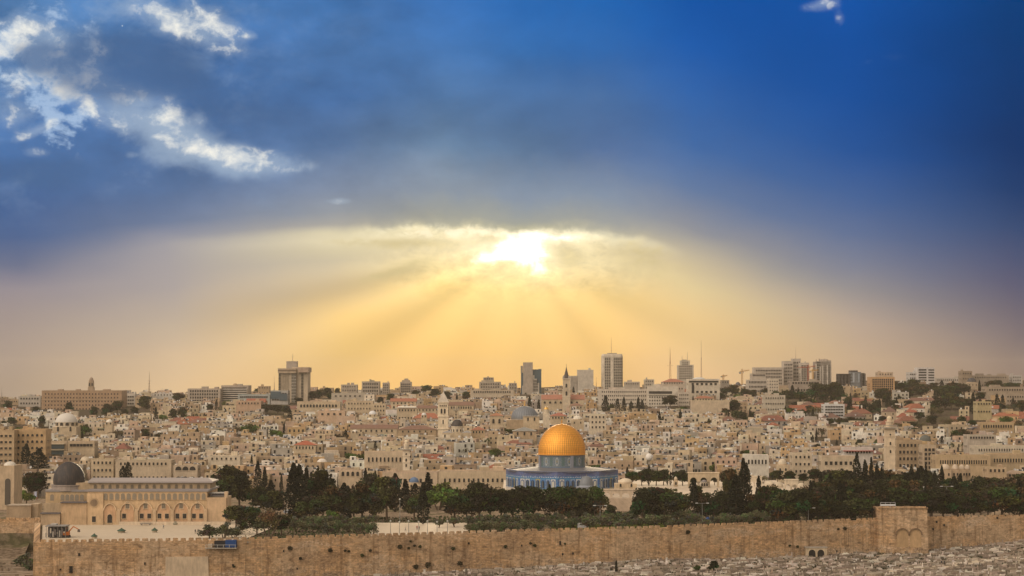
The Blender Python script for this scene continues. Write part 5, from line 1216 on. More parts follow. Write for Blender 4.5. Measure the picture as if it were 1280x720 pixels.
domed('domed_church', 'small church with a dark slate dome left of the big terraced hotel', 'church', 923.5, 3.4, 477.5, 482, 489, 2250, wpx=12, dcol=(.12, .12, .13), windows=3)
B('apartment_block', 'round dark topped block behind trees right of the shallow domed building', 'building', 902, 912, 476, 488, 2280, 14, (.30, .26, .22), 2, 3, huts=0)
# big terraced hotel on the right of centre
C = (.50, .435, .365)
B('terraced_hotel', 'front wing of the terraced hotel with tall fins', 'hotel', 935, 960, 475.5, 491, 2200, 18, (.54, .48, .41), 3, 12, 1.0, 2.2, huts=0)
B('terraced_hotel', 'left stepped wing of the big terraced hotel on the skyline', 'hotel', 940, 958, 467.5, 478, 2260, 18, C, 2, 9, 1.1, 1.8, huts=0)
B('terraced_hotel', 'long middle wing of the big terraced hotel', 'hotel', 943, 980, 460, 482, 2300, 18, C, 5, 16, 1.1, 1.8, huts=0)
B('terraced_hotel', 'high central wing of the big terraced hotel', 'hotel', 980, 992, 452, 480, 2310, 18, (.48, .42, .36), 6, 5, 1.1, 1.8, huts=0)
t, w, d, h, Y = B('terraced_hotel', 'topmost block of the terraced hotel with a flagpole', 'hotel', 991.5, 1001.5, 449, 479, 2320, 16, (.50, .44, .38), 6, 4, 1.1, 1.8, huts=0)
mb = MB(); mb.tube((0, 0, h), (0, 0, h + 6.5 * Y / F), .3, .15, (.4, .3, .26)); mb.tube((0, 0, h + 6.5 * Y / F), (0, 0, h + 17 * Y / F), .12, .07, (.4, .3, .26)); mb.build('roof_mast', t)
B('apartment_block', 'rounded balcony tower right of the topmost hotel block', 'apartment block', 1001.5, 1012, 454, 478, 2290, 16, (.54, .48, .41), 8, 3, 2.2, 1.2, huts=1)
B('apartment_block', 'cream cube apartment house below the terraced hotel left wing', 'apartment block', 961, 974, 474.5, 490, 2150, 14, (.62, .54, .44), 4, 4, 1.0, 1.3)
B('apartment_block', 'low concrete frame building site below the red crane', 'building site', 988, 1027, 477, 489, 2200, 18, (.36, .30, .25), 2, 10, 1.8, 2.0, huts=2)
def unfinished_tower():
    Y = 2300; s = Y / F; t = thing('unfinished_tower', 'unfinished concrete apartment tower with a ragged top on the right skyline', 'tower', (XW(1029.5, Y), Y + 12, ZW(481, Y))); z = lambda py: (481 - py) * s; x = lambda px: (px - 1029.5) * s
    part_box(t, 'wall', x(1025), 0, -6, 9 * s, 22, z(452), (.34, .28, .24)); part_box(t, 'wall', x(1032), 1, -6, 6 * s, 22, z(449), (.42, .36, .31)); part_box(t, 'wall', x(1037.5), 3, -6, 6 * s, 20, z(450.5), (.40, .35, .31))
    for k, px in enumerate((1020.8, 1026, 1029, 1034.8, 1039.5)): part_box(t, 'pier', x(px), -11.5 + (3 if k == 4 else 0), -6, 1.4, 1.4, z(455 + (k * 7 % 4)), (.62, .57, .5))
    for i in range(14):
        part_box(t, 'floor_slab', x(1030), -11.4, z(480 - i * 2.15), 18 * s, 1.8, z(480 - i * 2.15) + .45, (.55, .5, .44), bottom=True)
        part_box(t, 'window', x(1024), -11.05, z(480 - i * 2.15) + .5, 4.6 * s, .3, z(480 - i * 2.15) + 1.5, DARKC, GL) if i < 13 else None
    for a in range(5): part_box(t, 'rebar_column', x(1022 + a * 3.6), -6, z(452), .6, .6, z(449.3) + (a % 2), (.3, .2, .15))
    ZONES.append((1019, 1041, 448, 481, 2290, 2340))
unfinished_tower()
def dark_frame():
    Y = 2250; s = Y / F; t = thing('unfinished_block', 'dark unfinished building with grey cladding and see through frames', 'building site', (XW(1066, Y), Y + 10, ZW(481, Y))); z = lambda py: (481 - py) * s; x = lambda px: (px - 1066) * s; D = (.10, .09, .085)
    part_box(t, 'core', x(1071), 0, -6, 13 * s, 16, z(465), (.20, .21, .22)); part_box(t, 'core', x(1069), 0, z(465), 9 * s, 14, z(463), (.08, .07, .07))
    for i in range(4): part_box(t, 'floor_slab', x(1058), 0, z(480 - i * 4), 18 * s, 16, z(480 - i * 4) + .7, D, bottom=True)
    for px in (1050, 1054, 1058, 1062.5): part_box(t, 'column', x(px), -6, -6, 2.0, 2, z(467.8), D); part_box(t, 'column', x(px), 6, -6, 2.0, 2, z(467.8), D)
    for px in (1077.5, 1081.5): part_box(t, 'column', x(px), -6, -6, 1.4, 12, z(467), D)
    for i in range(4): part_box(t, 'floor_slab', x(1079.5), 0, z(480 - i * 4.3), 5 * s, 14, z(480 - i * 4.3) + .7, D, bottom=True)
    part_box(t, 'cladding', x(1068), -8.3, z(478), 2.2 * s, .5, z(466), (.42, .45, .48)); part_box(t, 'cladding', x(1074.5), -8.3, z(478), 2 * s, .5, z(467), (.34, .38, .42))
    ZONES.append((1048, 1084, 462, 481, 2240, 2280))
dark_frame()
B('office_block', 'orange tan office block with a set back top floor on the right skyline', 'office block', 1089, 1119, 472, 491, 2150, 22, (.52, .32, .17), 6, 11, 1.3, 1.8, huts=0, frame=False)
B('office_block', 'set back penthouse block on top of the orange tan office block', 'office block', 1098, 1117, 466, 473, 2170, 16, (.50, .40, .30), 1, 5, huts=1)
t, w, d, h, Y = B('apartment_block', 'white building with dark window bands and a stepped top on the right skyline', 'office block', 1148, 1169, 460, 479, 2350, 20, (.60, .57, .55), 0, 0, huts=0)
for i in range(5): part_box(t, 'window_band', -w * .22, -10.1, h * (.15 + i * .17), w * .46, .4, h * (.15 + i * .17) + 1.6, DARKC, GL); part_box(t, 'window_band', w * .30, -10.1, h * (.15 + i * .17), w * .34, .4, h * (.15 + i * .17) + 1.4, DARKC, GL)
B('apartment_block', 'lower white wing left of the white building with dark window bands', 'apartment block', 1137, 1148, 466, 479, 2360, 18, (.52, .50, .48), 3, 4, 1.6, 1.3, huts=1)
B('apartment_block', 'long low pale roofline between the white banded building and the brown tower', 'building', 1170, 1203, 473, 481, 2400, 16, (.50, .45, .40), 1, 12)
t, w, d, h, Y = B('stone_building', 'brown building with a square turret above the dark domed church on the right skyline', 'building', 1203, 1216, 464.5, 482, 2300, 18, (.30, .235, .175), 3, 4, huts=1)
B('apartment_block', 'long brown flat roofed building on the right skyline', 'building', 1216, 1262, 470, 483, 2320, 18, (.34, .28, .225), 2, 14, huts=3)
B('apartment_block', 'small white block near the right edge of the skyline', 'apartment block', 1266, 1278, 470, 481, 2330, 16, (.50, .47, .44), 3, 4, huts=2)
domed('domed_church', 'round church with a dark wide dome among trees on the right skyline', 'church', 1217, 5.8, 472, 477.5, 486, 2150, wpx=13, dcol=(.09, .09, .10), windows=3, col=(.46, .36, .25))
B('stone_building', 'very wide low tan institute behind cypresses at the upper right', 'institute', 1233, 1290, 484.5, 497, 2000, 20, (.36, .29, .22), 1, 16, 1.3, 1.6, huts=1)
B('stone_building', 'right institute wing with two rows of dark windows behind cypresses', 'institute', 1257, 1292, 494, 508, 1900, 18, (.38, .31, .24), 3, 10, 1.2, 1.5, huts=0)
B('stone_building', 'yellowish modern house with an open roof terrace at the upper right', 'house', 1221, 1240, 503, 516, 1700, 12, (.46, .38, .22), 2, 5, 1.3, 1.4, huts=1)
B('apartment_block', 'white balcony apartment block among red roofs right of centre', 'apartment block', 1030, 1056, 506.5, 521, 1720, 14, (.58, .58, .57), 4, 7, 1.9, 1.2, huts=2)
B('apartment_block', 'cream block with a grey window strip roof right of the plain cream building', 'apartment block', 955, 982, 495, 514, 1850, 14, (.52, .46, .37), 3, 8, 1.1, 1.4, huts=2)
# big stone buildings right middle
CS = (0.50, 0.375, 0.235)
B('stone_building', 'massive stone block with a square corner right of the tall square minaret', 'building', 1121, 1153, 552, 586, 1215, 18, (0.40, 0.30, 0.195), 4, 6, 1.2, 1.7, huts=2, found=10)
B('stone_building', 'tall narrow stone house with a cage balcony beside the massive block', 'house', 1154, 1170, 558, 588, 1190, 14, (0.48, 0.38, 0.27), 5, 3, 1.5, 1.6, huts=1, found=10)
B('school_building', 'long ochre school with tall narrow windows at the right', 'school', 1170, 1238, 571, 592, 1150, 16, CS, 1, 20, .7, 2.2, huts=0, toprow=.2, found=10)
B('school_building', 'right wing of the ochre school running past the right edge', 'school', 1238, 1292, 569, 590, 1160, 16, (0.47, 0.36, 0.23), 1, 14, .8, 2.1, huts=1, toprow=.2, found=10)
B('school_building', 'long pale upper storey building behind the ochre school', 'school', 1218, 1290, 559, 572, 1250, 14, (0.55, 0.48, .38), 1, 20, .7, 1.6, huts=1)
for i, (px, r_, lab) in enumerate(((1184, 6, 'leftmost and largest of four low domes below the ochre school'), (1196.5, 4, 'second from left of four low domes below the ochre school'), (1205, 3.6, 'third from left of four low domes below the ochre school'), (1212, 3.2, 'rightmost of four low domes below the ochre school'))):
    domed('domed_building', lab, 'building', px, r_, 580.5 + i * .3, 586.5, 601, 1110 + i * 3, wpx=r_ * 2.2, dcol=(.60, .50, .39), col=(.50, .38, .26), windows=2)
B('stone_building', 'crenellated stone house at the lower right above the dark trees', 'house', 1234, 1258, 586, 602, 1100, 12, (0.50, 0.38, 0.25), 2, 4, huts=1, found=10)
B('stone_building', 'small ochre house with a tiled corner turret at the lower right', 'house', 1258, 1282, 588, 602, 1105, 12, (0.46, 0.35, 0.23), 2, 4, roof='hip', roofcol=(.4, .3, .22), found=10)
domed('domed_building', 'dark grey domed hall with a ring of arched windows right of the tall square minaret', 'building', 1159, 7.2, 544, 551.5, 560, 1290, wpx=17, dcol=(.13, .14, .13), windows=4, col=(.48, .34, .19))
B('stone_building', 'shop building with a red awning storey at the right middle', 'building', 1210, 1245, 545, 560, 1330, 14, (0.46, 0.40, .33), 2, 9, 1.2, 1.4, huts=2, roofcol=(.3, .1, .08))
B('stone_building', 'crenellated city gate tower in the right middle distance', 'tower', 1186, 1206, 532, 545, 1520, 12, (0.46, 0.37, 0.26), 1, 3, huts=0)
B('stone_building', 'ochre arcaded house row at the right middle distance', 'house', 1226, 1268, 529, 543, 1560, 12, (0.46, 0.34, 0.20), 1, 12, 1.2, 2.2, True, huts=1)
B('stone_building', 'white building with tall paired windows and a flat roof right of the three arched arcade', 'building', 932, 961, 570.5, 587, 1160, 14, (.66, .62, .54), 1, 6, .9, 2.4, huts=0, toprow=.25, found=10)
B('stone_building', 'square cream building with small windows left of the red gallery house', 'building', 991, 1015, 568, 592, 1150, 14, (0.56, 0.47, .35), 3, 4, 1.0, 1.4, huts=1, found=10)
B('stone_building', 'cream building with wide dark windows below the red gallery house', 'building', 1027, 1069, 572, 596, 1140, 14, (0.53, 0.44, .32), 1, 6, 1.5, 1.9, huts=0, toprow=.2, found=10)
t, w, d, h, Y = B('stone_building', 'pale house with a long red roofed gallery right of centre', 'house', 1055, 1091, 561, 576, 1200, 12, (0.58, 0.54, .50), 1, 9, .9, 1.6, huts=0, roofcol=(.30, .06, .05))
part_box(t, 'awning', 0, -6.5, h * .80, w + 1, 3, h * .86, (.34, .06, .05), PL)
domed('domed_building', 'cream domed mausoleum right of the white building with paired windows', 'building', 979.5, 5.6, 574, 580.5, 592, 1140, wpx=14, windows=2)
B('stone_building', 'long low monastery range behind the trees left of the blue tiled shrine', 'building', 548, 636, 590, 613, 1150, 14, C_CREAM, 1, 13, 1.1, 2.0, huts=2, toprow=.35, found=8)
B('stone_building', 'long low range behind the cypresses left of the monastery range', 'building', 478, 547, 591, 612, 1152, 14, (0.58, 0.46, .33), 1, 9, 1.3, 2.2, huts=2, toprow=.35, found=8)
B('stone_building', 'stepped arcade building above the pines left of centre', 'building', 424, 452, 589, 612, 1150, 12, (0.56, 0.44, .31), 2, 4, 1.5, 2.4, True, huts=1, found=8)
# white golf-ball radome and small white domes in the old city
def radome():
    Y = 1190; t = thing('radome', 'white ball shaped dome on a roof right of the golden dome', 'radome', (XW(811.5, Y), Y, ZW(577.5, Y))); r_ = 4.6 / F * Y
    mb = MB(); mb.lathe([(.4, -4), (.4, r_ * .4), (r_ * .6, r_ * .4)], 12, col=C_GREY); mb.build('base', t)
    mb = MB(); mb.lathe([(max(.01, r_ * math.sin(math.pi * i / 12)), r_ * 1.35 - r_ * math.cos(math.pi * i / 12)) for i in range(1, 13)], 20, col=(.78, .76, .72), m=PL); mb.build('ball', t, smooth=True)
radome()
for px, r_, yt, yb, ybs, Y, dc, lab in ((411.5, 5, 532, 537.5, 543, 1480, (.62, .64, .66), 'house with a pale blue grey dome left of the long brown roofs'), (398, 4.4, 534.5, 538, 543, 1490, C_PALE, 'house with a low cream dome left of the pale blue grey domed one'),
    (465, 4.8, 513.5, 518, 522, 1700, (.72, .74, .76), 'house with a bright white blue dome below the long cream convent'), (443, 4, 537.5, 540, 543, 1500, C_WHITE, 'house with a very low white dome left of the brown roofed halls'),
    (529.5, 3.2, 516, 519, 523, 1640, (.7, .7, .68), 'house with a small white dome near the white canopy roof'), (134.5, 4.2, 524.5, 528, 532, 1560, C_WHITE, 'house with a small white dome right of the big white domed synagogue'),
    (273, 5, 563, 566.5, 572, 1260, C_WHITE, 'house with a whitish dome above the right end of the mosque'), (104, 6, 571, 576, 581, 1230, C_PALE, 'low white vaulted house just above the dark mosque dome'),
    (292, 4, 568.5, 571.5, 576, 1240, (.6, .64, .66), 'house with a tiny bluish dome left of the dark pines')):
    domed('domed_house', lab, 'house', px, r_, yt, yb, ybs, Y, dcol=dc)
# ------------------------------------------------------------------ ordinary houses of the old city
ANCHORS = [('the broad tan hotel block', 100, 502), ('the big white domed synagogue', 79, 528), ('the dark lead mosque dome', 87, 592), ('the tall hotel tower', 366, 490),
    ('the tall pyramid roofed bell tower', 554, 520), ('the small dark domed church', 571, 533), ('the grey blue domed church', 656, 516), ('the dark church spire', 708, 480),
    ('the great golden dome', 702, 550), ('the blue tiled octagon', 702, 603), ('the tallest pale tower', 766, 470), ('the long white hospice', 830, 498), ('the white radome', 811, 574),
    ('the three arched arcade', 880, 600), ('the white paired window building', 946, 578), ('the terraced hotel', 975, 470), ('the unfinished tower', 1030, 470),
    ('the orange tan office block', 1104, 480), ('the square minaret', 1112, 550), ('the ochre school', 1204, 582), ('the domed hall with arched windows', 1159, 550), ('the white banded building', 1158, 470),
    ('the lantern minaret', 508, 570), ('the brown roofed halls', 490, 540), ('the red roofed building', 381, 558), ('the walled up gatehouse', 1128, 650),
    ('the mosque', 195, 625), ('the green glazed veranda building', 68, 560), ('the wide paired window house', 180, 588), ('the blue tarpaulin awning', 281, 677), ('the white court', 150, 662), ('the paved yard', 525, 660),
    ('the vaulted tomb', 1020, 688), ('the pale wall patch', 235, 710)]
REG = []
ORD = ['nearest', 'second', 'third', 'fourth', 'fifth', 'sixth', 'seventh', 'eighth', 'ninth', 'tenth', 'eleventh', 'twelfth', 'thirteenth', 'fourteenth', 'fifteenth', 'sixteenth', 'seventeenth', 'eighteenth', 'nineteenth', 'twentieth']
def finalize():
    """write a label that singles each registered thing out: its look, then its rank beside the nearest landmark"""
    groups = {}
    for o, phrase, px, py, noun in REG:
        best = min(ANCHORS, key=lambda a: (a[1] - px) ** 2 + ((a[2] - py) * 1.6) ** 2)
        dx_, dy_ = px - best[1], (py - best[2]) * 1.6; dd = math.hypot(dx_, dy_)
        an = math.degrees(math.atan2(-dy_, dx_)) % 360
        w = ['right of', 'above right of', 'above', 'above left of', 'left of', 'below left of', 'below', 'below right of'][int((an + 22.5) // 45) % 8]
        groups.setdefault((phrase, best[0], w), []).append((dd, o, noun))
    for (phrase, a, w), l in groups.items():
        l.sort(key=lambda x: x[0])
        for i, (dd, o, noun) in enumerate(l):
            if len(l) == 1: o['label'] = f'{phrase} {w} {a}'
            else: 
                k = ORD[i] + (' nearest' if i else '') if i < 20 else 'farthest'
                o['label'] = f'{phrase} {w} {a}, {k} of {len(l)}' if len(f'{phrase} {w} {a}, {k} of {len(l)}'.split()) <= 16 else f'{phrase} {w} {a}, {k}'
HC = [('cream', C_CREAM), ('tan', C_TAN), ('pale', C_PALE), ('pinkish', C_PINK), ('greyish', C_GREY), ('whitish', C_WHITE), ('ochre', C_OCHRE), ('brownish', C_BROWN)]
HW = [17, 18, 15, 13, 11, 13, 8, 7]
def gen_house(r, w, d, h, right_side, detail=True, redroof=False):
    """returns list of (part name, MB or mesh, (x,y,z), rz) and words about its look"""
    name, c0 = r.choices(HC, HW)[0]; col = jit(c0, r, .22); parts = []; feat = 'flat roofed'
    mb = MB(); mb.box(0, 0, -7, w, d, h, col)
    tall = 0
    annex = r.random()
    if annex < .55:                     # an upper room over part of the plan
        aw = w * r.uniform(.35, .65); ah = r.uniform(2.4, 3.6); ax = r.choice((-1, 1)) * (w - aw) / 2; ad = d * r.uniform(.5, .8)
        mb.box(ax, (d - ad) / 2 - .05, h, aw, ad, h + ah, jit(c0, r, .12)); tall = ah
        if r.random() < .5: mb.box(-ax * .8, -d * .5 - r.uniform(1.2, 2.4), -7, w * r.uniform(.3, .6), r.uniform(2.4, 4.6), h * r.uniform(.45, .7), jit(c0, r, .12))
    ph = r.uniform(.5, 1.1); pc = jit(c0, r, .08)
    if not redroof:
        mb.box(0, -d/2 + .15, h, w, .3, h + ph, pc); mb.box(-w/2 + .15, .1, h, .3, d - .5, h + ph * .9, pc); mb.box(w/2 - .15, .1, h, .3, d - .5, h + ph * .9, pc)
    parts.append(('wall', mb, (0, 0, 0), 0))
    x = r.random()
    if redroof:
        rc = r.choice([(.33, .125, .08), (.27, .12, .085), (.23, .13, .10), (.35, .14, .085), (.21, .13, .105)])
        m2 = MB(); m2.hip(0, 0, h + .003, w, d, r.uniform(2.4, 4.0), jit(rc, r, .12), gable=r.random() < .2); parts.append(('roof', m2, (0, 0, 0), 0)); feat = 'red tiled'
    else:
        rc = r.choice([(.60, .56, .49), (.50, .45, .38), (.42, .38, .33), (.66, .62, .56), (.33, .29, .25)])
        m2 = MB(); m2.box(0, .2, h - .05, w - .7, d - .8, h + .10, jit(rc, r, .15)); parts.append(('roof', m2, (0, 0, 0), 0))
        if x < .13:
            m3 = MB(); rr_ = min(w, d) * r.uniform(.24, .36); m3.dome(r.uniform(-.15, .15) * w, -.05 * d, h + .1, rr_, rr_ * r.uniform(.45, .8), jit(r.choice((C_PALE, C_WHITE, C_GREY, C_CREAM)), r, .1), n=14, k=5); parts.append(('dome', m3, (0, 0, 0), 0)); feat = 'domed'
        elif x < .22:
            m3 = MB(); m3.hip(r.uniform(-.2, .2) * w, -d * .1, h + .1, w * .5, d * .6, 1.2, jit(r.choice(((.34, .13, .08), (.28, .14, .1), (.34, .36, .38), (.62, .62, .6))), r, .1)); parts.append(('shed_roof', m3, (0, 0, 0), 0)); feat = 'shed topped'
        elif x < .30:
            m3 = MB(); cc = r.choice(((.08, .20, .42), (.10, .26, .18), (.70, .70, .68), (.55, .5, .4), (.36, .1, .07), (.05, .05, .05)))
            m3.box(0, -d * .2, h + 2.1, w * .5, d * .4, h + 2.25, cc, PL, bottom=True)
            for a in (-1, 1): m3.tube((a * w * .24, -d * .38, h), (a * w * .24, -d * .38, h + 2.1), .08, .08, (.3, .3, .3), PL, 4)
            parts.append(('canopy', m3, (0, 0, 0), 0)); feat = 'canopy topped'
    if r.random() < .78:
        for k in range(r.randint(1, 4)):
            m3 = MB(); cc = r.choice(((.78, .78, .76), (.78, .78, .76), (.6, .6, .6), (.05, .05, .05))); tx, ty = r.uniform(-.4, .4) * w, r.uniform(-.4, .3) * d
            z0 = h + (tall if abs(tx - 0) < 0 else 0); m3.tube((tx, ty, z0), (tx, ty, z0 + 1.7), .55, .55, cc, PL, 8)
            if r.random() < .6:
                b = len(m3.v); m3.v += [(tx - 1.9, ty - 1.4, z0 + .5), (tx - .3, ty - 1.4, z0 + .5), (tx - .3, ty - .2, z0 + 1.6), (tx - 1.9, ty - .2, z0 + 1.6)]; m3.face([b, b + 1, b + 2, b + 3], (.05, .055, .07), PL)
            parts.append(('water_tank', m3, (0, 0, 0), 0))
        if feat == 'flat roofed': feat = 'tank topped'
    if r.random() < .55:
        m3 = MB(); tx, ty = r.uniform(-.4, .4) * w, r.uniform(-.45, .1) * d; m3.tube((tx, ty, h), (tx, ty, h + 1.3), .06, .06, (.3, .3, .3), PL, 4)
        b = len(m3.v); n = 10; e = r.uniform(-.5, .5)
        for k in range(n): a = 2 * math.pi * k / n; m3.v.append((tx + .75 * math.cos(a), ty - .2 + .2 * math.sin(a) + e * math.cos(a) * .6, h + 1.5 + .75 * math.sin(a)))
        m3.v.append((tx, ty + .1, h + 1.45)); 
        for k in range(n): m3.face([b + k, b + (k + 1) % n, b + n], (.60, .60, .58), PL)
        parts.append(('satellite_dish', m3, (0, 0, 0), 0))
    if r.random() < .25:
        m3 = MB(); tx = r.uniform(-.4, .4) * w; m3.tube((tx, 0, h), (tx, 0, h + r.uniform(2.5, 4.5)), .07, .04, (.25, .22, .2), PL, 4); m3.tube((tx - .7, 0, h + 2.3), (tx + .7, 0, h + 2.3), .05, .05, (.25, .22, .2), PL, 4); parts.append(('aerial', m3, (0, 0, 0), 0))
    arch = r.random() < .35; ww = r.uniform(.9, 1.5); wh = r.uniform(1.3, 2.1)
    floors = max(1, int(h / 3.2)); n = max(2, int(w / r.uniform(2.6, 4.2)))
    for f in range(floors):
        for k in range(n):
            if r.random() < .22: continue
            parts.append(('window', (ww, wh, arch, name), (-w/2 + w * (k + .5) / n + r.uniform(-.3, .3), -d/2, h - 2.6 - f * 3.1), 0))
    if tall and r.random() < .8: parts.append(('window', (ww, wh, arch, name), (ax, (d - ad) / 2 - .05 - ad / 2, h + .7), 0))
    if r.random() < .5: parts.append(('door', (1.2, 2.3, arch, name), (r.uniform(-.35, .35) * w, -d/2 - .03, max(.1, h - 5.9)), 0))
    if r.random() < .6: parts.append(('window', (ww, wh, arch, name), ((1 if not right_side else -1) * w/2, 0, h - 2.6), (1 if not right_side else -1) * math.pi / 2))
    return parts, name, feat
def red_zone(px, py): 
    return (955 < px < 1290 and 500 < py < 532) or (225 < px < 250 and 520 < py < 532)
rz_ = random.Random(5); HILL_TREES = [(rz_.choice(('pine', 'pine', 'pine', 'cypress', 'cypress', 'brown')), px_, None, gy_) for px_, gy_ in [(rz_.uniform(1118, 1290), rz_.uniform(487, 522)) for _ in range(62)] + [(rz_.uniform(955, 1118), rz_.uniform(489, 526)) for _ in range(34)]]
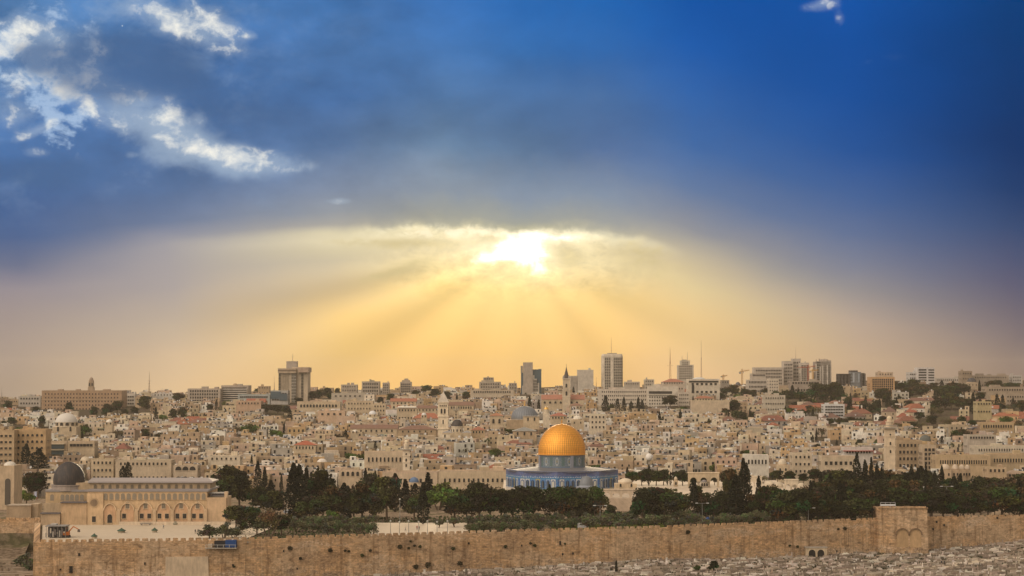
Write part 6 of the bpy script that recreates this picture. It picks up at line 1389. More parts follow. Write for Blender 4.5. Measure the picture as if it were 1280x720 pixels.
CITY_TREES = (('cypress', 33, 554, 584, 1.1), ('cypress', 49, 561, 584, 1.5), ('pine', 5, 526, 536, .9), ('pine', 14, 521, 534, .9), ('pine', 52, 520, 536, .8), ('brown', 51, 527, 541, .9), ('green', 66, 533, 545, .9), ('green', 90, 530, 550, 1.1), ('green', 106, 529, 545, 1.1), ('brown', 146, 535, 549, 1.2), ('pine', 85, 503, 519, .8), ('pine', 117, 508, 522, .9), ('pine', 133, 505, 522, 1.1), ('pine', 146, 501, 518, 1.0), ('pine', 155, 511, 522, 1.1), ('pine', 10, 501, 513, 1.0), ('pine', 33, 509, 516, 1.2), ('pine', 44, 508, 516, 1.2), ('green', 23, 533, 540, 1.5),
    ('cypress', 194.5, 508, 531, .9), ('pine', 181, 495, 518, .8), ('pine', 168, 509, 520, 1.2), ('pine', 181.5, 536, 552, .9), ('pine', 217, 511, 526, .9), ('pine', 227, 508, 526, .8), ('pine', 223, 491, 503, 1.5), ('pine', 262, 505, 517, .9), ('cypress', 270, 499, 515, 1.0), ('green', 204, 516, 527, 1), ('green', 236, 517, 528, 1.1), ('palm', 245, 516, 527, 1), ('brown', 298, 530, 544, 1.2), ('green', 312, 528, 544, 1.1), ('green', 330, 575, 585, 1.2),
    ('pine', 325, 484, 495, 1), ('pine', 334, 505, 518, 1.6), ('pine', 347, 506, 518, 1.6), ('pine', 357, 507, 520, 1.2), ('cypress', 362, 510, 530, 1.2), ('cypress', 355, 526, 545, .9), ('green', 344, 534, 548, 1.1), ('pine', 374, 497, 513, .9), ('green', 352, 537, 550, 1.0), ('pine', 390, 489, 502, 1.1), ('pine', 398, 487, 502, 1.0), ('pine', 410, 485, 501, 1.1), ('pine', 421, 485, 493, 1.3), ('pine', 475, 496, 509, 1.0), ('cypress', 415.5, 537, 550, 1.4), ('cypress', 432, 537, 550, 1.6), ('cypress', 449, 541, 549, 1.3), ('green', 440, 563, 578, 1.4), ('green', 452, 566, 577, 1.2), ('cypress', 469, 551, 565, 1),
    ('cypress', 489, 532, 545, 1.2), ('pine', 488, 492, 506, 1.0), ('pine', 519, 487, 497, 1.2), ('pine', 533, 481, 494, 1.0), ('pine', 543, 486, 498, 1.3), ('cypress', 571, 491, 503, 1.5), ('pine', 559, 489, 503, 1.1), ('pine', 582, 489, 502, 1.0), ('cypress', 590, 501, 517, 1.6), ('cypress', 561, 508, 520, 1.2), ('green', 541, 544, 553, 1.5), ('palm', 610, 546, 562, 1.2), ('green', 637, 531, 545, 1.6), ('brown', 648, 533, 545, 1.2), ('green', 620, 559, 573, 1.0), ('cypress', 662, 495, 513, 1.5), ('cypress', 673.5, 499, 515, 1.4), ('pine', 696, 506, 516, 1.3), ('cypress', 717, 483, 496, 1.6), ('palm', 657, 490, 498, 1), ('green', 676, 541, 549, 1.3),
    ('cypress', 757, 494, 516, 1.4), ('cypress', 772, 498, 517, 1.3), ('cypress', 780, 496, 517, 1.4), ('cypress', 789, 501, 518, 1.3), ('cypress', 798, 496, 518, 1.3), ('pine', 765, 505, 517, 1.0), ('cypress', 803, 500, 518, 1.3), ('pine', 838, 494, 509, 1.2), ('pine', 832, 497, 509, 1.0), ('cypress', 824.5, 514, 531, 1.6), ('cypress', 850.5, 513, 531, 1.5), ('cypress', 866.5, 494, 505, 1.3), ('pine', 888, 486, 496, 1.2), ('pine', 901, 491, 501, 1.3), ('pine', 870, 508, 520, 1.2), ('pine', 878, 509, 520, 1.0), ('cypress', 891, 508, 520, 1.3), ('pine', 899, 508, 520, 1.0), ('pine', 907, 510, 522, 1.2), ('pine', 918, 500, 519, 1.2), ('green', 855, 507, 514, 1.6), ('pine', 921, 513, 526, 1.3), ('pine', 929, 515, 527, 1.2), ('cypress', 937.5, 510, 528, .9), ('green', 743, 578, 590, 1.6), ('cypress', 749.5, 582, 592, 1.0),
    ('pine', 905, 485, 495, 1.2), ('pine', 915, 481, 496, 1.3), ('pine', 932, 486, 498, 1.3), ('pine', 941, 487, 498, 1.2), ('green', 912, 494, 499, 1.6), ('pine', 957, 485, 495, 1.2), ('cypress', 991, 481, 495, 1.8), ('cypress', 998, 484, 497, 1.6), ('pine', 985, 488, 504, 1.5), ('pine', 1001, 489, 503, 1.5), ('pine', 1022, 479, 503, 1.3), ('pine', 1033, 481, 502, 1.3), ('pine', 1042, 478, 502, 1.2), ('pine', 1030, 490, 504, 1.4), ('pine', 1048, 486, 504, 1.2), ('green', 1013, 497, 505, 1.5), ('green', 1036, 501, 506, 1.5), ('brown', 1023, 505, 521, 1.2), ('green', 988, 507, 519, 1.2), ('cypress', 994, 502, 510, 1.3), ('cypress', 1061, 502, 519, 2.0), ('cypress', 1052, 507, 519, 1.5), ('cypress', 1100, 498, 517, 1.2), ('cypress', 1111, 493, 512, 1.6), ('pine', 1099, 486, 502, 1.1), ('pine', 1107, 485, 503, 1.1), ('pine', 1091, 505, 519, 1.3), ('cypress', 1088, 508, 519, 1.8), ('brown', 1071, 490, 500, 1.2),
    ('pine', 1050, 522, 533, 1.6), ('pine', 1062, 521, 533, 1.5), ('pine', 1076, 523, 533, 1.4), ('green', 1090, 525, 534, 1.6), ('pine', 1038, 523, 533, 1.4), ('pine', 1103, 520, 533, 1.3), ('brown', 1124, 526, 538, 1.6), ('pine', 1140, 527, 538, 1.5), ('brown', 1152, 526, 537, 1.6), ('pine', 1165, 519, 535, 1.3), ('pine', 1150, 515, 527, 1.3),
    ('pine', 1127, 478, 490, 1.2), ('pine', 1142, 474, 494, 1.3), ('pine', 1153, 480, 498, 1.5), ('pine', 1166, 478, 492, 1.2), ('cypress', 1178, 475, 492, 1.4), ('pine', 1186, 481, 500, 1.5), ('pine', 1196, 478, 498, 1.4), ('pine', 1190, 491, 512, 1.4), ('pine', 1206, 480, 494, 1.5), ('cypress', 1192, 476, 494, 1.6), ('pine', 1202, 496, 512, 1.2), ('cypress', 1217, 490, 518, 1.2), ('pine', 1226, 490, 505, 1.2), ('cypress', 1225, 475, 490, 1.2), ('pine', 1240, 476, 487, 1.4), ('pine', 1250, 475, 487, 1.4), ('cypress', 1247, 492, 510, 1.5), ('cypress', 1254, 493, 512, 1.4), ('cypress', 1267, 497, 512, 1.3), ('pine', 1262, 478, 488, 1.4), ('pine', 1271, 479, 489, 1.3), ('pine', 1235, 500, 513, 1.3), ('pine', 1277, 500, 516, 1.4), ('pine', 1211, 498, 514, 1.2), ('brown', 1185, 520, 535, 1.3), ('pine', 1203, 520, 533, 1.0), ('pine', 1215, 525, 535, 1.2), ('green', 1258, 519, 531, 1.2), ('pine', 1170, 500, 513, 1.2), ('pine', 1182, 494, 512, 1.4),
    ('palm', 1190, 552, 565, 1.1), ('palm', 1203, 553, 566, 1.1), ('cypress', 1177, 545, 558, 1.8), ('cypress', 1214.5, 550, 565, 1.2), ('pine', 1205, 536, 553, 1.1), ('pine', 1196, 537, 552, 1.2), ('cypress', 1119, 548, 566, 1.1), ('pine', 1074, 549, 560, 1.1), ('cypress', 1046, 549, 560, 1.0), ('green', 930, 560, 572, 1.2), ('green', 957, 565, 572, 1.6), ('brown', 957, 588, 604, 1.2), ('green', 970, 586, 604, 1.0))
for kind, px, yt, yb, wm in CITY_TREES:
    Yt = groundY(px, yb); hw_ = (yb - yt) * (.13 if kind == 'cypress' else .5); ZONES.append((px - hw_, px + hw_, yt, yb - 1.5, Yt - 3, Yt + 3))
SKY = [(0, 499), (50, 497), (160, 494), (230, 490.5), (340, 491), (450, 487.5), (600, 486), (760, 486), (900, 482), (1100, 481), (1280, 477)]
r = random.Random(2024); cand = []
row = 0; Yr = 1142.0
while Yr < 2700:
    sp = 16 + (Yr - 1140) * .012; hwid = 640 / F * Yr + 85; x = -hwid + r.uniform(0, 12)
    if Yr > 2300: sp *= 1.6
    while x < hwid:
        w = r.choice((r.uniform(5.5, 9), r.uniform(6, 13), r.uniform(8, 15))) * (1.0 if Yr < 1800 else 1.25); d = r.uniform(6, 10); Yh = Yr + r.uniform(-.46, .46) * sp
        h = r.choice((4.0, 5.0, 5.8, 6.6, 7.4, 9.0)) + r.uniform(-.5, .5); 
        if Yr > 1850: h += r.uniform(-1, 2.0)
        px = 640 + (x + w / 2) / Yh * F; g = gz(x + w / 2, Yh); yt = HOR + F * (CZ - g - h) / Yh; yb = HOR + F * (CZ - g) / Yh
        ok = True; wpx = w / Yh * F / 2
        for a, b, t_, bs, y0, y1 in ZONES:
            if px + wpx < a or px - wpx > b: continue
            if y0 <= Yh <= y1 + 2 and Yh + d > y0: ok = False; break
            if Yh < y0 and yt - 1.2 < bs - 1.0 and yb > t_ - 3:         # would hide the landmark
                if yt < bs - 1.5: ok = False; break
        # leave green pockets
        if ok and (math.sin(px * .021 + 2) * math.sin(Yh * .009 + px * .004) > .88): ok = False
        if ok and 955 < px and 1560 < Yh < 2400 and r.random() < (.55 if px < 1110 else .66): ok = False
        if yt < interp(SKY, px) - (3.5 if r.random() < .35 else 0): ok = False
        if ok: cand.append((Yh, x + w / 2, w, d, h, px, yt, g))
        x += w * r.uniform(.90, 1.12)
    Yr += sp; row += 1
# houses left behind the mosque (lower ground)
for Yh, pxs in ((1090, range(22, 52, 9)), (1115, range(96, 118, 9))):
    for p in pxs: cand.append((Yh, XW(p, Yh), 5, 6, 4, p, 0, gz(XW(p, Yh), Yh)))
STUFF = MB(); n_ind = 0; n_red = 0
WSTUFF = {}
def win_geo(k):
    if k not in WSTUFF:
        m = MB(); m.box(0, -.02, 0, k[0], .2, k[1], DARKC, GL); WSTUFF[k] = m
    return WSTUFF[k]
cand.sort(key=lambda c: c[0])
COLS = dict(HC)
for Yh, x, w, d, h, px, yt, g in cand:
    red = red_zone(px, yt) and r.random() < .72 or r.random() < .014
    if red: w *= r.uniform(1.15, 1.7); d *= 1.3
    parts, cname, feat = gen_house(r, w, d, h, px > 640, redroof=red)
    rz = r.uniform(-.28, .28) if Yh < 1800 else r.uniform(-.15, .15)
    if (n_ind < 292 and not red) or (red and n_red < 120):
        t = thing('tiled_house' if red else 'stone_house', '-', 'house', (x, Yh + d / 2, g), rz, 'red tiled houses on the hillside' if red else 'stone houses of the old city')
        for nm, m, loc, q in parts:
            if isinstance(m, MB): m.build(nm, t, loc, q)
            else: link(nm, window_mesh(m[0], m[1], m[2], tuple(COLS[cname])), t, loc, q)
        REG.append((t, f'{cname} {feat} house', px, yt + 4, 'house'))
        if red: n_red += 1
        else: n_ind += 1
    else:
        one = MB()
        for nm, m, loc, q in parts:
            if isinstance(m, MB): one.add(m, *loc, q)
            else: one.add(win_geo((round(m[0], 1), round(m[1], 1))), *loc, q)
        STUFF.add(one, x, Yh + d / 2, g, rz)
o = STUFF.build('distant_houses'); tag(o, 'dense mass of small flat roofed stone houses filling the far slopes of the city', 'houses', kind='stuff')
print('houses individual', n_ind, 'red', n_red, 'total', len(cand))
# ------------------------------------------------------------------ trees
def leaf_quad(mb, p, s, r, col, flat=0.0):
    n = Vector((r.gauss(0, 1), r.gauss(0, 1), r.gauss(0, 1) + flat)).normalized(); a = n.cross(Vector((r.random(), r.random(), r.random()))).normalized(); b = n.cross(a)
    a *= s; b *= s * r.uniform(.5, 1.0); k = len(mb.v)
    for u, v in ((-1, -.6), (.2, -1), (1, .3), (-.1, 1)): mb.v.append(tuple(Vector(p) + a * u + b * v))
    mb.face([k, k + 1, k + 2, k + 3], col, LF)
def clump(mb, r, c, rad, n, s, col, flat=.6):
    for _ in range(n):
        d = Vector((r.gauss(0, 1), r.gauss(0, 1), r.gauss(0, 1))).normalized() * (r.random() ** .45)
        leaf_quad(mb, (c[0] + d.x * rad[0], c[1] + d.y * rad[1], c[2] + d.z * rad[2]), s * r.uniform(.6, 1.25), r, jit(col, r, .35), flat)
TRUNK = (.13, .09, .06)
def proto_pine(seed, H, Wd, col, lean=0.0, dense=1.0, bare=.30):
    r = random.Random(seed); tr = MB(); p = Vector((0, 0, -1.5)); lx = r.uniform(-.5, .5) + lean
    q = Vector((lx, r.uniform(-.4, .4), H * .45)); tr.tube(p, q, .42, .28, TRUNK, PL, 7)
    crown = MB(); n = 13
    for i in range(n):
        a = r.uniform(0, 6.283); zc = r.uniform(bare, .90) * H; k = math.sin(math.pi * min(1, max(.12, (zc / H - bare * .6) / (1.05 - bare * .6)))) ; rad = Wd * .5 * (.30 + .62 * k) * r.uniform(.35, 1.0)
        c = Vector((lx + rad * .85 * math.cos(a), rad * .85 * math.sin(a), zc)); tr.tube(q if i % 2 else q * .75, c, .17, .06, TRUNK, PL, 5)
        s = r.uniform(.85, 1.35) * Wd * .17
        cc = tuple(v * r.uniform(.55, 2.1) for v in col)
        clump(crown, r, c, (s * 1.25, s * 1.25, s * .78), int(130 * dense), .50, cc)
    top = Vector((lx, 0, H * .9)); tr.tube(q, top, .28, .06, TRUNK, PL, 6)
    clump(crown, r, top, (Wd * .22, Wd * .22, H * .09), int(170 * dense), .48, tuple(v * 1.25 for v in col)); clump(crown, r, (lx, 0, H * .66), (Wd * .36, Wd * .36, H * .22), int(420 * dense), .55, col)
    return tr, crown
def proto_cypress(seed, H, Wd, col):
    r = random.Random(seed); tr = MB(); tr.tube((0, 0, -1.5), (0, 0, H * .8), .28, .06, TRUNK, PL, 6); cr = MB()
    n = int(620 + H * 28); bumps = [(r.uniform(0, 6.28), r.uniform(.1, .95), r.uniform(.12, .3)) for _ in range(9)]
    for i in range(n):
        f = r.random() ** .8; a = r.uniform(0, 6.283); prof = (min(1, f / .14)) ** .6 * (1 - max(0, (f - .30)) / .70) ** .72 if f < 1 else 0
        rad = Wd * .5 * (prof * .95 + .05)
        for b, bf, am in bumps:
            if abs(f - bf) < .08: rad *= 1 + am * max(0, math.cos(a - b))
        rad *= r.random() ** .35
        shade = 1 + .35 * math.sin(a * 3 + f * 9)
        leaf_quad(cr, (rad * math.cos(a), rad * math.sin(a), .5 + f * (H - .4)), .36 * r.uniform(.6, 1.2), r, jit(tuple(c * (.85 + .3 * (shade - 1)) for c in col), r, .3), -.2)
    return tr, cr
def proto_bushy(seed, H, Wd, col, nq=9, dens=90, leaf=.36, multi=3):
    r = random.Random(seed); tr = MB(); cr = MB()
    for k in range(multi): tr.tube((r.uniform(-.2, .2), r.uniform(-.2, .2), -1), (r.uniform(-.3, .3) * Wd, r.uniform(-.3, .3) * Wd, H * .6), .24, .09, TRUNK, PL, 6)
    for i in range(nq):
        a = r.uniform(0, 6.283); rd = Wd * .5 * r.uniform(.15, .78); zc = H * r.uniform(.42, .80) * (1 - .25 * rd / (Wd * .5)); s = Wd * r.uniform(.17, .26)
        clump(cr, r, (rd * math.cos(a), rd * math.sin(a), zc), (s, s, s * .72), dens, leaf, tuple(v * r.uniform(.7, 1.35) for v in col))
    return tr, cr
def make_proto(name, label, cat, trcr, group=None):
    tr, cr = trcr
    t = thing(name, label, cat, (0, -400, 0)); tr.build('trunk', t); cr.build('crown', t)
    return t
PG = (.030, .036, .013); CG = (.016, .021, .010); OG = (.115, .125, .075); BGc = (.085, .13, .024); BRN = (.13, .10, .05)
PROTO = {'pine': [make_proto('pine_tree', '', 'pine tree', proto_pine(s, 12, w_, cc_, dense=dd, bare=b_)) for s, w_, dd, b_, cc_ in ((1, 12, 1.0, .36, PG), (2, 12.5, .9, .34, (.040, .046, .016)), (3, 11, .85, .36, (.024, .028, .012)), (4, 13.5, 1.0, .38, (.036, .050, .015)), (5, 10, .9, .22, (.048, .046, .020)))],
    'cypress': [make_proto('cypress_tree', '', 'cypress', proto_cypress(s, 15, w_, CG)) for s, w_ in ((1, 3.2), (2, 4.0), (3, 2.5), (4, 5.0))],
    'olive': [make_proto('olive_tree', '', 'olive tree', proto_bushy(s, 5, w_, OG, 11, 85, .30)) for s, w_ in ((1, 7), (2, 8), (3, 6))],
    'green': [make_proto('leafy_tree', '', 'tree', proto_bushy(s, 8, w_, BGc, 12, 120, .42)) for s, w_ in ((4, 9), (5, 8), (6, 10))],
    'brown': [make_proto('bare_tree', '', 'tree', proto_bushy(s, 8, w_, BRN, 12, 70, .30)) for s, w_ in ((7, 9.5), (8, 8))]}
PH = {'pine': 12.0, 'cypress': 15.3, 'olive': 5.0, 'green': 8.0, 'brown': 8.0}
def proto_palm():
    t = thing('palm_tree', '', 'palm tree', (0, -400, 0)); mb = MB(); 
    for i in range(6): mb.tube((0, 0, -1 + i * 1.45), (.05 * i, 0, .45 + i * 1.45), .34 - .02 * i, .26 - .02 * i, (.20, .15, .10), PL, 8)
    mb.build('trunk', t); cr = MB(); r = random.Random(3)
    for k in range(34):
        a = r.uniform(0, 6.28); e = r.uniform(-.5, 1.2); L = r.uniform(2.4, 3.6); pts = []
        for i in range(6):
            s = i / 5 * L; pts.append(Vector((.2 + math.cos(a) * s * math.cos(e) , math.sin(a) * s * math.cos(e), 7.9 + s * math.sin(e) - s * s * .22)))
        sd_ = Vector((-math.sin(a), math.cos(a), 0)) * .32
        for i in range(5):
            b = len(cr.v); w0, w1 = 1 - i / 6, 1 - (i + 1) / 6
            cr.v += [tuple(pts[i] - sd_ * w0 + Vector((0, 0, -.1))), tuple(pts[i]), tuple(pts[i + 1]), tuple(pts[i + 1] - sd_ * w1 + Vector((0, 0, -.1))), tuple(pts[i] + sd_ * w0 + Vector((0, 0, -.1))), tuple(pts[i + 1] + sd_ * w1 + Vector((0, 0, -.1)))]
            cr.face([b, b + 1, b + 2, b + 3], jit((.06, .075, .03), r, .3), LF); cr.face([b + 1, b + 4, b + 5, b + 2], jit((.06, .075, .03), r, .3), LF)
    cr.build('crown', t); return t
PROTO['palm'] = [proto_palm()]; PH['palm'] = 9.5
used_p = set(); rt = random.Random(77)
WORDS = {'pine': ['round dark pine', 'broad dark pine'], 'cypress': ['slim dark cypress'], 'olive': ['low grey green olive tree'], 'green': ['leafy bright green tree'], 'brown': ['sparse brownish tree'], 'palm': ['feathery palm']}
TG = {'pine': 'dark pines', 'cypress': 'dark cypresses', 'olive': 'olive trees', 'green': 'leafy green trees', 'brown': 'brownish bare trees', 'palm': 'palms'}
def tree(kind, px, ytop, Y=None, ybase=None, wmul=1.0, z=None, k=None):
    if Y is None: Y = YW(ybase, 0.0) if z is None else YW(ybase, z)
    if ybase is not None:
        Y = max(Y, wallY(XW(px, Y)) + 9, 896 + (px % 7) if 1085 < px < 1172 else 0)
    x = XW(px, Y); g = gz(x, Y) if z is None else z
    H = ZW(ytop, Y) - g
    if H < 1.5: return None
    sc = H / PH[kind]; i = rt.randrange(len(PROTO[kind])) if k is None else k; src = PROTO[kind][i]; s3 = (sc * wmul * rt.uniform(.9, 1.1),) * 2 + (sc,)
    if (kind, i) not in used_p: used_p.add((kind, i)); o = src; o.location = (x, Y, g); o.rotation_euler = (0, 0, rt.uniform(0, 6.28)); o.scale = s3
    else: o = copy_thing(src, (x, Y, g), rt.uniform(0, 6.28), s3)
    o['group'] = TG[kind]; wd = WORDS[kind][0]
    if kind == 'cypress': wd = 'broad dark cypress' if wmul > 1.25 else 'slim dark cypress'
    elif kind == 'pine': wd = 'tall dark pine' if H > 13 else 'small dark pine' if H < 8 else 'round dark pine'
    REG.append((o, wd, px, (ytop + HOR + F * (CZ - g) / Y) / 2, 'tree')); return o
def lst(kind, s, **kw):
    for it in s: tree(kind, it[0], it[1], ybase=it[2], wmul=it[3] if len(it) > 3 else 1.0, **kw)
# inside the walls, left to right
lst('pine', [(288, 583, 636, 1.1), (300, 588, 634, 1.0), (281, 594, 640, .9), (296, 632, 660, 1.5), (313, 633, 659, 1.5), (344, 613, 648, 1.1), (325, 608, 644, 1.0), (404, 587, 645, .8), (414, 606, 650, .9), (396, 620, 652, 1.3), (428, 612, 650, 1.0), (452, 603, 648, .9), (466, 594, 646, .7),
   (484, 596, 650, .8), (443, 622, 650, 1.2), (470, 620, 652, 1.0), (384, 626, 652, 1.3), (518, 618, 651, 1.2), (569, 619, 650, 1.2), (584, 620, 650, 1.1), (600, 603, 650, .95), (612, 610, 650, 1.0), (590, 612, 646, 1.0), (626, 611, 648, 1.1),
   (640, 612, 650, 1.1), (655, 609, 650, 1.0), (667, 607, 650, 1.1), (700, 608, 650, 1.2), (712, 609, 649, 1.1), (724, 609, 649, 1.1), (744, 607, 650, .8), (737, 613, 648, .8), (763, 631, 651, .9), (803, 611, 652, .85), (815, 609, 651, 1.1), (830, 610, 651, 1.1), (846, 615, 650, 1.0), (806, 613, 648, 1.2),
   (872, 607, 648, .7), (884, 615, 650, .9), (903, 614, 650, 1.1), (893, 622, 650, 1.0), (914, 585, 640, .55), (945, 617, 650, 1.0), (956, 607, 650, .8), (967, 608, 650, 1.1), (982, 612, 653, 1.1), (997, 611, 655, 1.15), (1008, 617, 655, 1.0), (974, 622, 655, 1.2)])
lst('cypress', [(322.5, 576, 620, .8), (331, 583, 622, 1.2), (339, 600, 630, 2.2), (352, 592, 612, .9), (360, 584, 606, .7), (367, 578, 648, 1.5), (374, 580, 648, 1.4), (383, 584, 640, 1.3), (389, 590, 640, 1.1), (430, 603, 650, 1.5), (457, 585, 630, .9), (469, 588, 630, .9), (494, 591, 637, 1.5), (507, 599, 636, 1.8), (519, 604, 630, 2.0), (535, 590, 632, 1.6), (529, 602, 655, 1.1),
   (436, 608, 648, 1.3), (687, 605, 648, .9), (867, 597, 650, 1.0), (920, 594, 652, 2.3), (929, 572, 650, .75), (933, 578, 645, .7), (948, 594, 646, .8), (1013, 600, 650, 1.0)])
lst('green', [(552, 600, 630, 1.2), (561, 603, 630, 1.1), (548, 607, 634, 1.1), (574, 609, 634, 1.2), (589, 609, 634, 1.1)])
lst('green', [(417, 633, 655, .9), (1001, 585, 612, 1)][:1])
lst('brown', [(337, 630, 672, 1.0)])
lst('pine', [(322, 641, 668, 1.3), (352, 643, 669, 1.2), (303, 650, 668, 1.1)])
ol = random.Random(6)
for a, b, y0, y1 in ((368, 474, 647, 667), (585, 700, 648, 666), (700, 765, 645, 662), (765, 915, 642, 660), (905, 1000, 640, 655), (1012, 1096, 640, 651)):
    x = a
    while x < b:
        for k in range(2):
            yb_ = y1 - 9 * k - ol.uniform(0, 5) + 1; tree('olive', x + ol.uniform(-3, 3), yb_ - ol.uniform(12, 16), ybase=yb_)
        x += ol.uniform(9, 13)
lst('olive', [(262, 653, 673, 1.1), (281, 649, 673, .8), (293, 656, 672, 1.1), (548, 648, 660, 1), (569, 646, 659, 1), (905, 629, 648, 1.3), (936, 630, 648, 1.2), (780, 640, 656, 1), (812, 642, 657, 1)])
# the dark mass at the right
dk = random.Random(15); n_ = 0
for rowb, topa, topb in ((628, 585, 596), (638, 596, 606), (648, 606, 618), (654, 618, 630)):
    x = 1016 + dk.uniform(0, 10)
    while x < 1300:
        if dk.random() < .22: tree('cypress', x, dk.uniform(topa - 5, topb - 4), ybase=rowb, wmul=dk.uniform(.9, 1.6)); x += dk.uniform(5, 9)
        else:
            tp = dk.uniform(topa, topb) + (6 if x > 1170 and rowb < 640 else 0); tree('pine', x, tp, ybase=rowb, wmul=dk.uniform(.9, 1.3)); x += dk.uniform(13, 19)
lst('cypress', [(1071, 565, 630, .75), (1081, 574, 630, .8), (1089, 571, 630, .8), (1096, 579, 630, .9), (1102, 583, 630, .9), (1063, 592, 635, .9), (1139, 582, 632, .9), (1147, 584, 632, .9), (1157, 580, 632, .8), (1168, 588, 632, .8), (1131, 590, 634, 1.0), (1049, 600, 650, .8), (1055, 604, 650, .9), (1156, 604, 650, .8), (1143, 612, 650, .8)])
# small trees of the city, standing on the hill: kind, px, ytop, ybase, wmul
for kind, px, yt, yb, wm in CITY_TREES:
    tree(kind, px, yt, Y=groundY(px, yb), wmul=wm)
# trees in the court behind the platform
for px, yt, kind in ((866, 594, 'pine'), (874, 593, 'pine'), (884, 594, 'pine'), (893, 593, 'pine'), (802, 588, 'pine'), (811, 586, 'pine'), (820, 588, 'pine'), (829, 587, 'pine'), (838, 589, 'cypress'), (846, 590, 'pine'), (853, 588, 'pine'), (862, 590, 'pine'), (811, 580, 'cypress'), (834, 586, 'cypress'), (790, 589, 'pine'), (905, 592, 'pine'), (784, 583, 'cypress'), (1018, 586, 'pine'), (1004, 592, 'pine'), (984, 590, 'pine'), (988, 589, 'pine'), (972, 588, 'pine'), (954, 592, 'brown')):
    tree(kind, px, yt, Y=1054 + (px % 5) + (18 if px > 904 else 0), z=4.7, wmul=1.15 if kind != 'cypress' else .8)
for kd, px, _n, py in HILL_TREES:
    Yt = groundY(px, py)
    if any(a < px < b and y0 - 1 < Yt < y1 for a, b, t_, bs, y0, y1 in ZONES): continue
    if any(a < px < b and Yt < y0 and py - 8 < bs - 3 and py > t_ for a, b, t_, bs, y0, y1 in ZONES if b - a > 14): continue
    tree(kd, px, py - rz_.uniform(9, 15) * (1.25 if kd == 'cypress' else 1), Y=Yt, wmul=rz_.uniform(.95, 1.3))
rs = random.Random(91); ns = 0
while ns < 125:
    px = rs.uniform(5, 1275); Y = rs.uniform(1150, 2250); py = gy(px, Y)
    if any(a - 3 < px < b + 3 and t_ - 3 < py - 6 < bs for a, b, t_, bs, y0, y1 in ZONES): continue
    kd = rs.choice(('pine', 'pine', 'cypress', 'green', 'brown', 'pine')); tree(kd, px, py - rs.uniform(11, 15) * (1.3 if kd == 'cypress' else 1) * (1500 / Y) ** .7, Y=Y, wmul=rs.uniform(.8, 1.2)); ns += 1
tree('cypress', 33, 554, Y=1225, wmul=1.3); tree('cypress', 49, 560, Y=1215, wmul=2.0); tree('cypress', 154, 582, Y=1150, wmul=1.3); tree('cypress', 160, 577, Y=1152, wmul=1.3)
# in the cemetery and by the left corner
for kind, px, yt, yb, wm in (('cypress', 770, 700, 722, 1.3), ('pine', 891, 701, 722, 1.0), ('green', 871, 705, 724, .8)):
    Y = 800 if px < 800 else 792; tree(kind, px, yt, Y=786.0 if px < 800 else 790.0, wmul=wm)
for px, yt, Y, kind in ((33, 610, 1010, 'green'), (38, 590, 1080, 'pine'), (48, 590, 1070, 'pine'), (31, 688, 800, 'olive'), (37, 697, 790, 'olive'), (41, 700, 785, 'olive')):
    tree(kind, px, yt, Y=Y, wmul=1.0)
# caper bushes growing out of the wall face
cb = random.Random(31)
def bush(px, py, s):
    Yw = 800.0
    for _k in range(14): X = XW(px, Yw); Yw = interp([(-166.3, 749.2), (-97.5, 760), (-47, 779), (0, 799), (49.3, 816), (101.8, 843), (150.5, 866.5), (171, 886), (224, 897), (300, 918)], X)
    mb = MB(); clump(mb, cb, (0, -.25, 0), (s, .6, s * .8), int(80 + 60 * s), .26, (.055, .045, .022) if cb.random() < .6 else (.05, .06, .02), 0)
    t = mb.build('bush', None, (X, Yw - .3, ZW(py, Yw))); tag(t, '-', 'bush', 'bushes rooted in the city wall'); REG.append((t, 'dark bush clinging to the wall face', px, py, 'bush'))
for px, py, s in ((363.5, 685, 1.0), (413.5, 687.5, .9), (436.5, 689, .5), (376.5, 698, .6), (453.5, 694, .7), (463.5, 688, .5), (432, 688, .4), (500.5, 683.5, 1.0), (513.5, 676.5, .4), (511.5, 685, .45), (518.5, 682, .45), (525.5, 683, .6), (566.5, 685.5, .8), (632, 683, .7), (586, 679, .3), (663, 679, .5), (668.5, 681.5, .7), (859.5, 665, 1.0), (706, 679.5, .4), (1055.5, 660.5, .9), (1047, 661, .5), (1211.5, 654.5, 1.0), (1254.5, 645.5, 1.0), (1102, 654, 1.0), (986.5, 682, .5), (996, 683, .6), (293.5, 708, .4), (520, 708, 1.2), (535, 706, 1.4), (575, 704, 1.0)):
    bush(px, py, s)
# ------------------------------------------------------------------ grass and low growth
def tufts(name, label, area, n, col, zf, s=.45, seed=1):
    r = random.Random(seed); mb = MB()
    for _ in range(n):
        x, y = area(r)
        if 461 < 640 + x / y * F < 586 and y < 860: continue
        leaf_quad(mb, (x, y, zf(x, y) + s * .35), s * r.uniform(.6, 1.3), r, jit(col, r, .35), 0)
    o = mb.build(name); tag(o, label, 'grass', kind='stuff')
def band(p0, p1, d0, d1):
    def f(r):
        px = r.uniform(p0, p1); Y0 = 800.0
        for _ in range(6): Y0 = wallY(XW(px, Y0))
        Y = Y0 + r.uniform(d0, d1); return XW(px, Y), Y
    return f
tufts('grass', 'bright green grass on the earth strip just inside the wall below the shrine', band(690, 830, 4, 30), 5200, (.14, .17, .035), lambda x, y: .0, .42, 2)
tufts('undergrowth', 'mixed dark green undergrowth below the olive trees inside the wall', band(300, 1098, 4, 110), 8200, (.06, .08, .03), lambda x, y: -.3, .5, 3)
tufts('weeds', 'dark weeds and scrub scattered between the tombs outside the wall', band(300, 1290, -70, -1.5), 14000, (.05, .06, .028), gz, .4, 4)
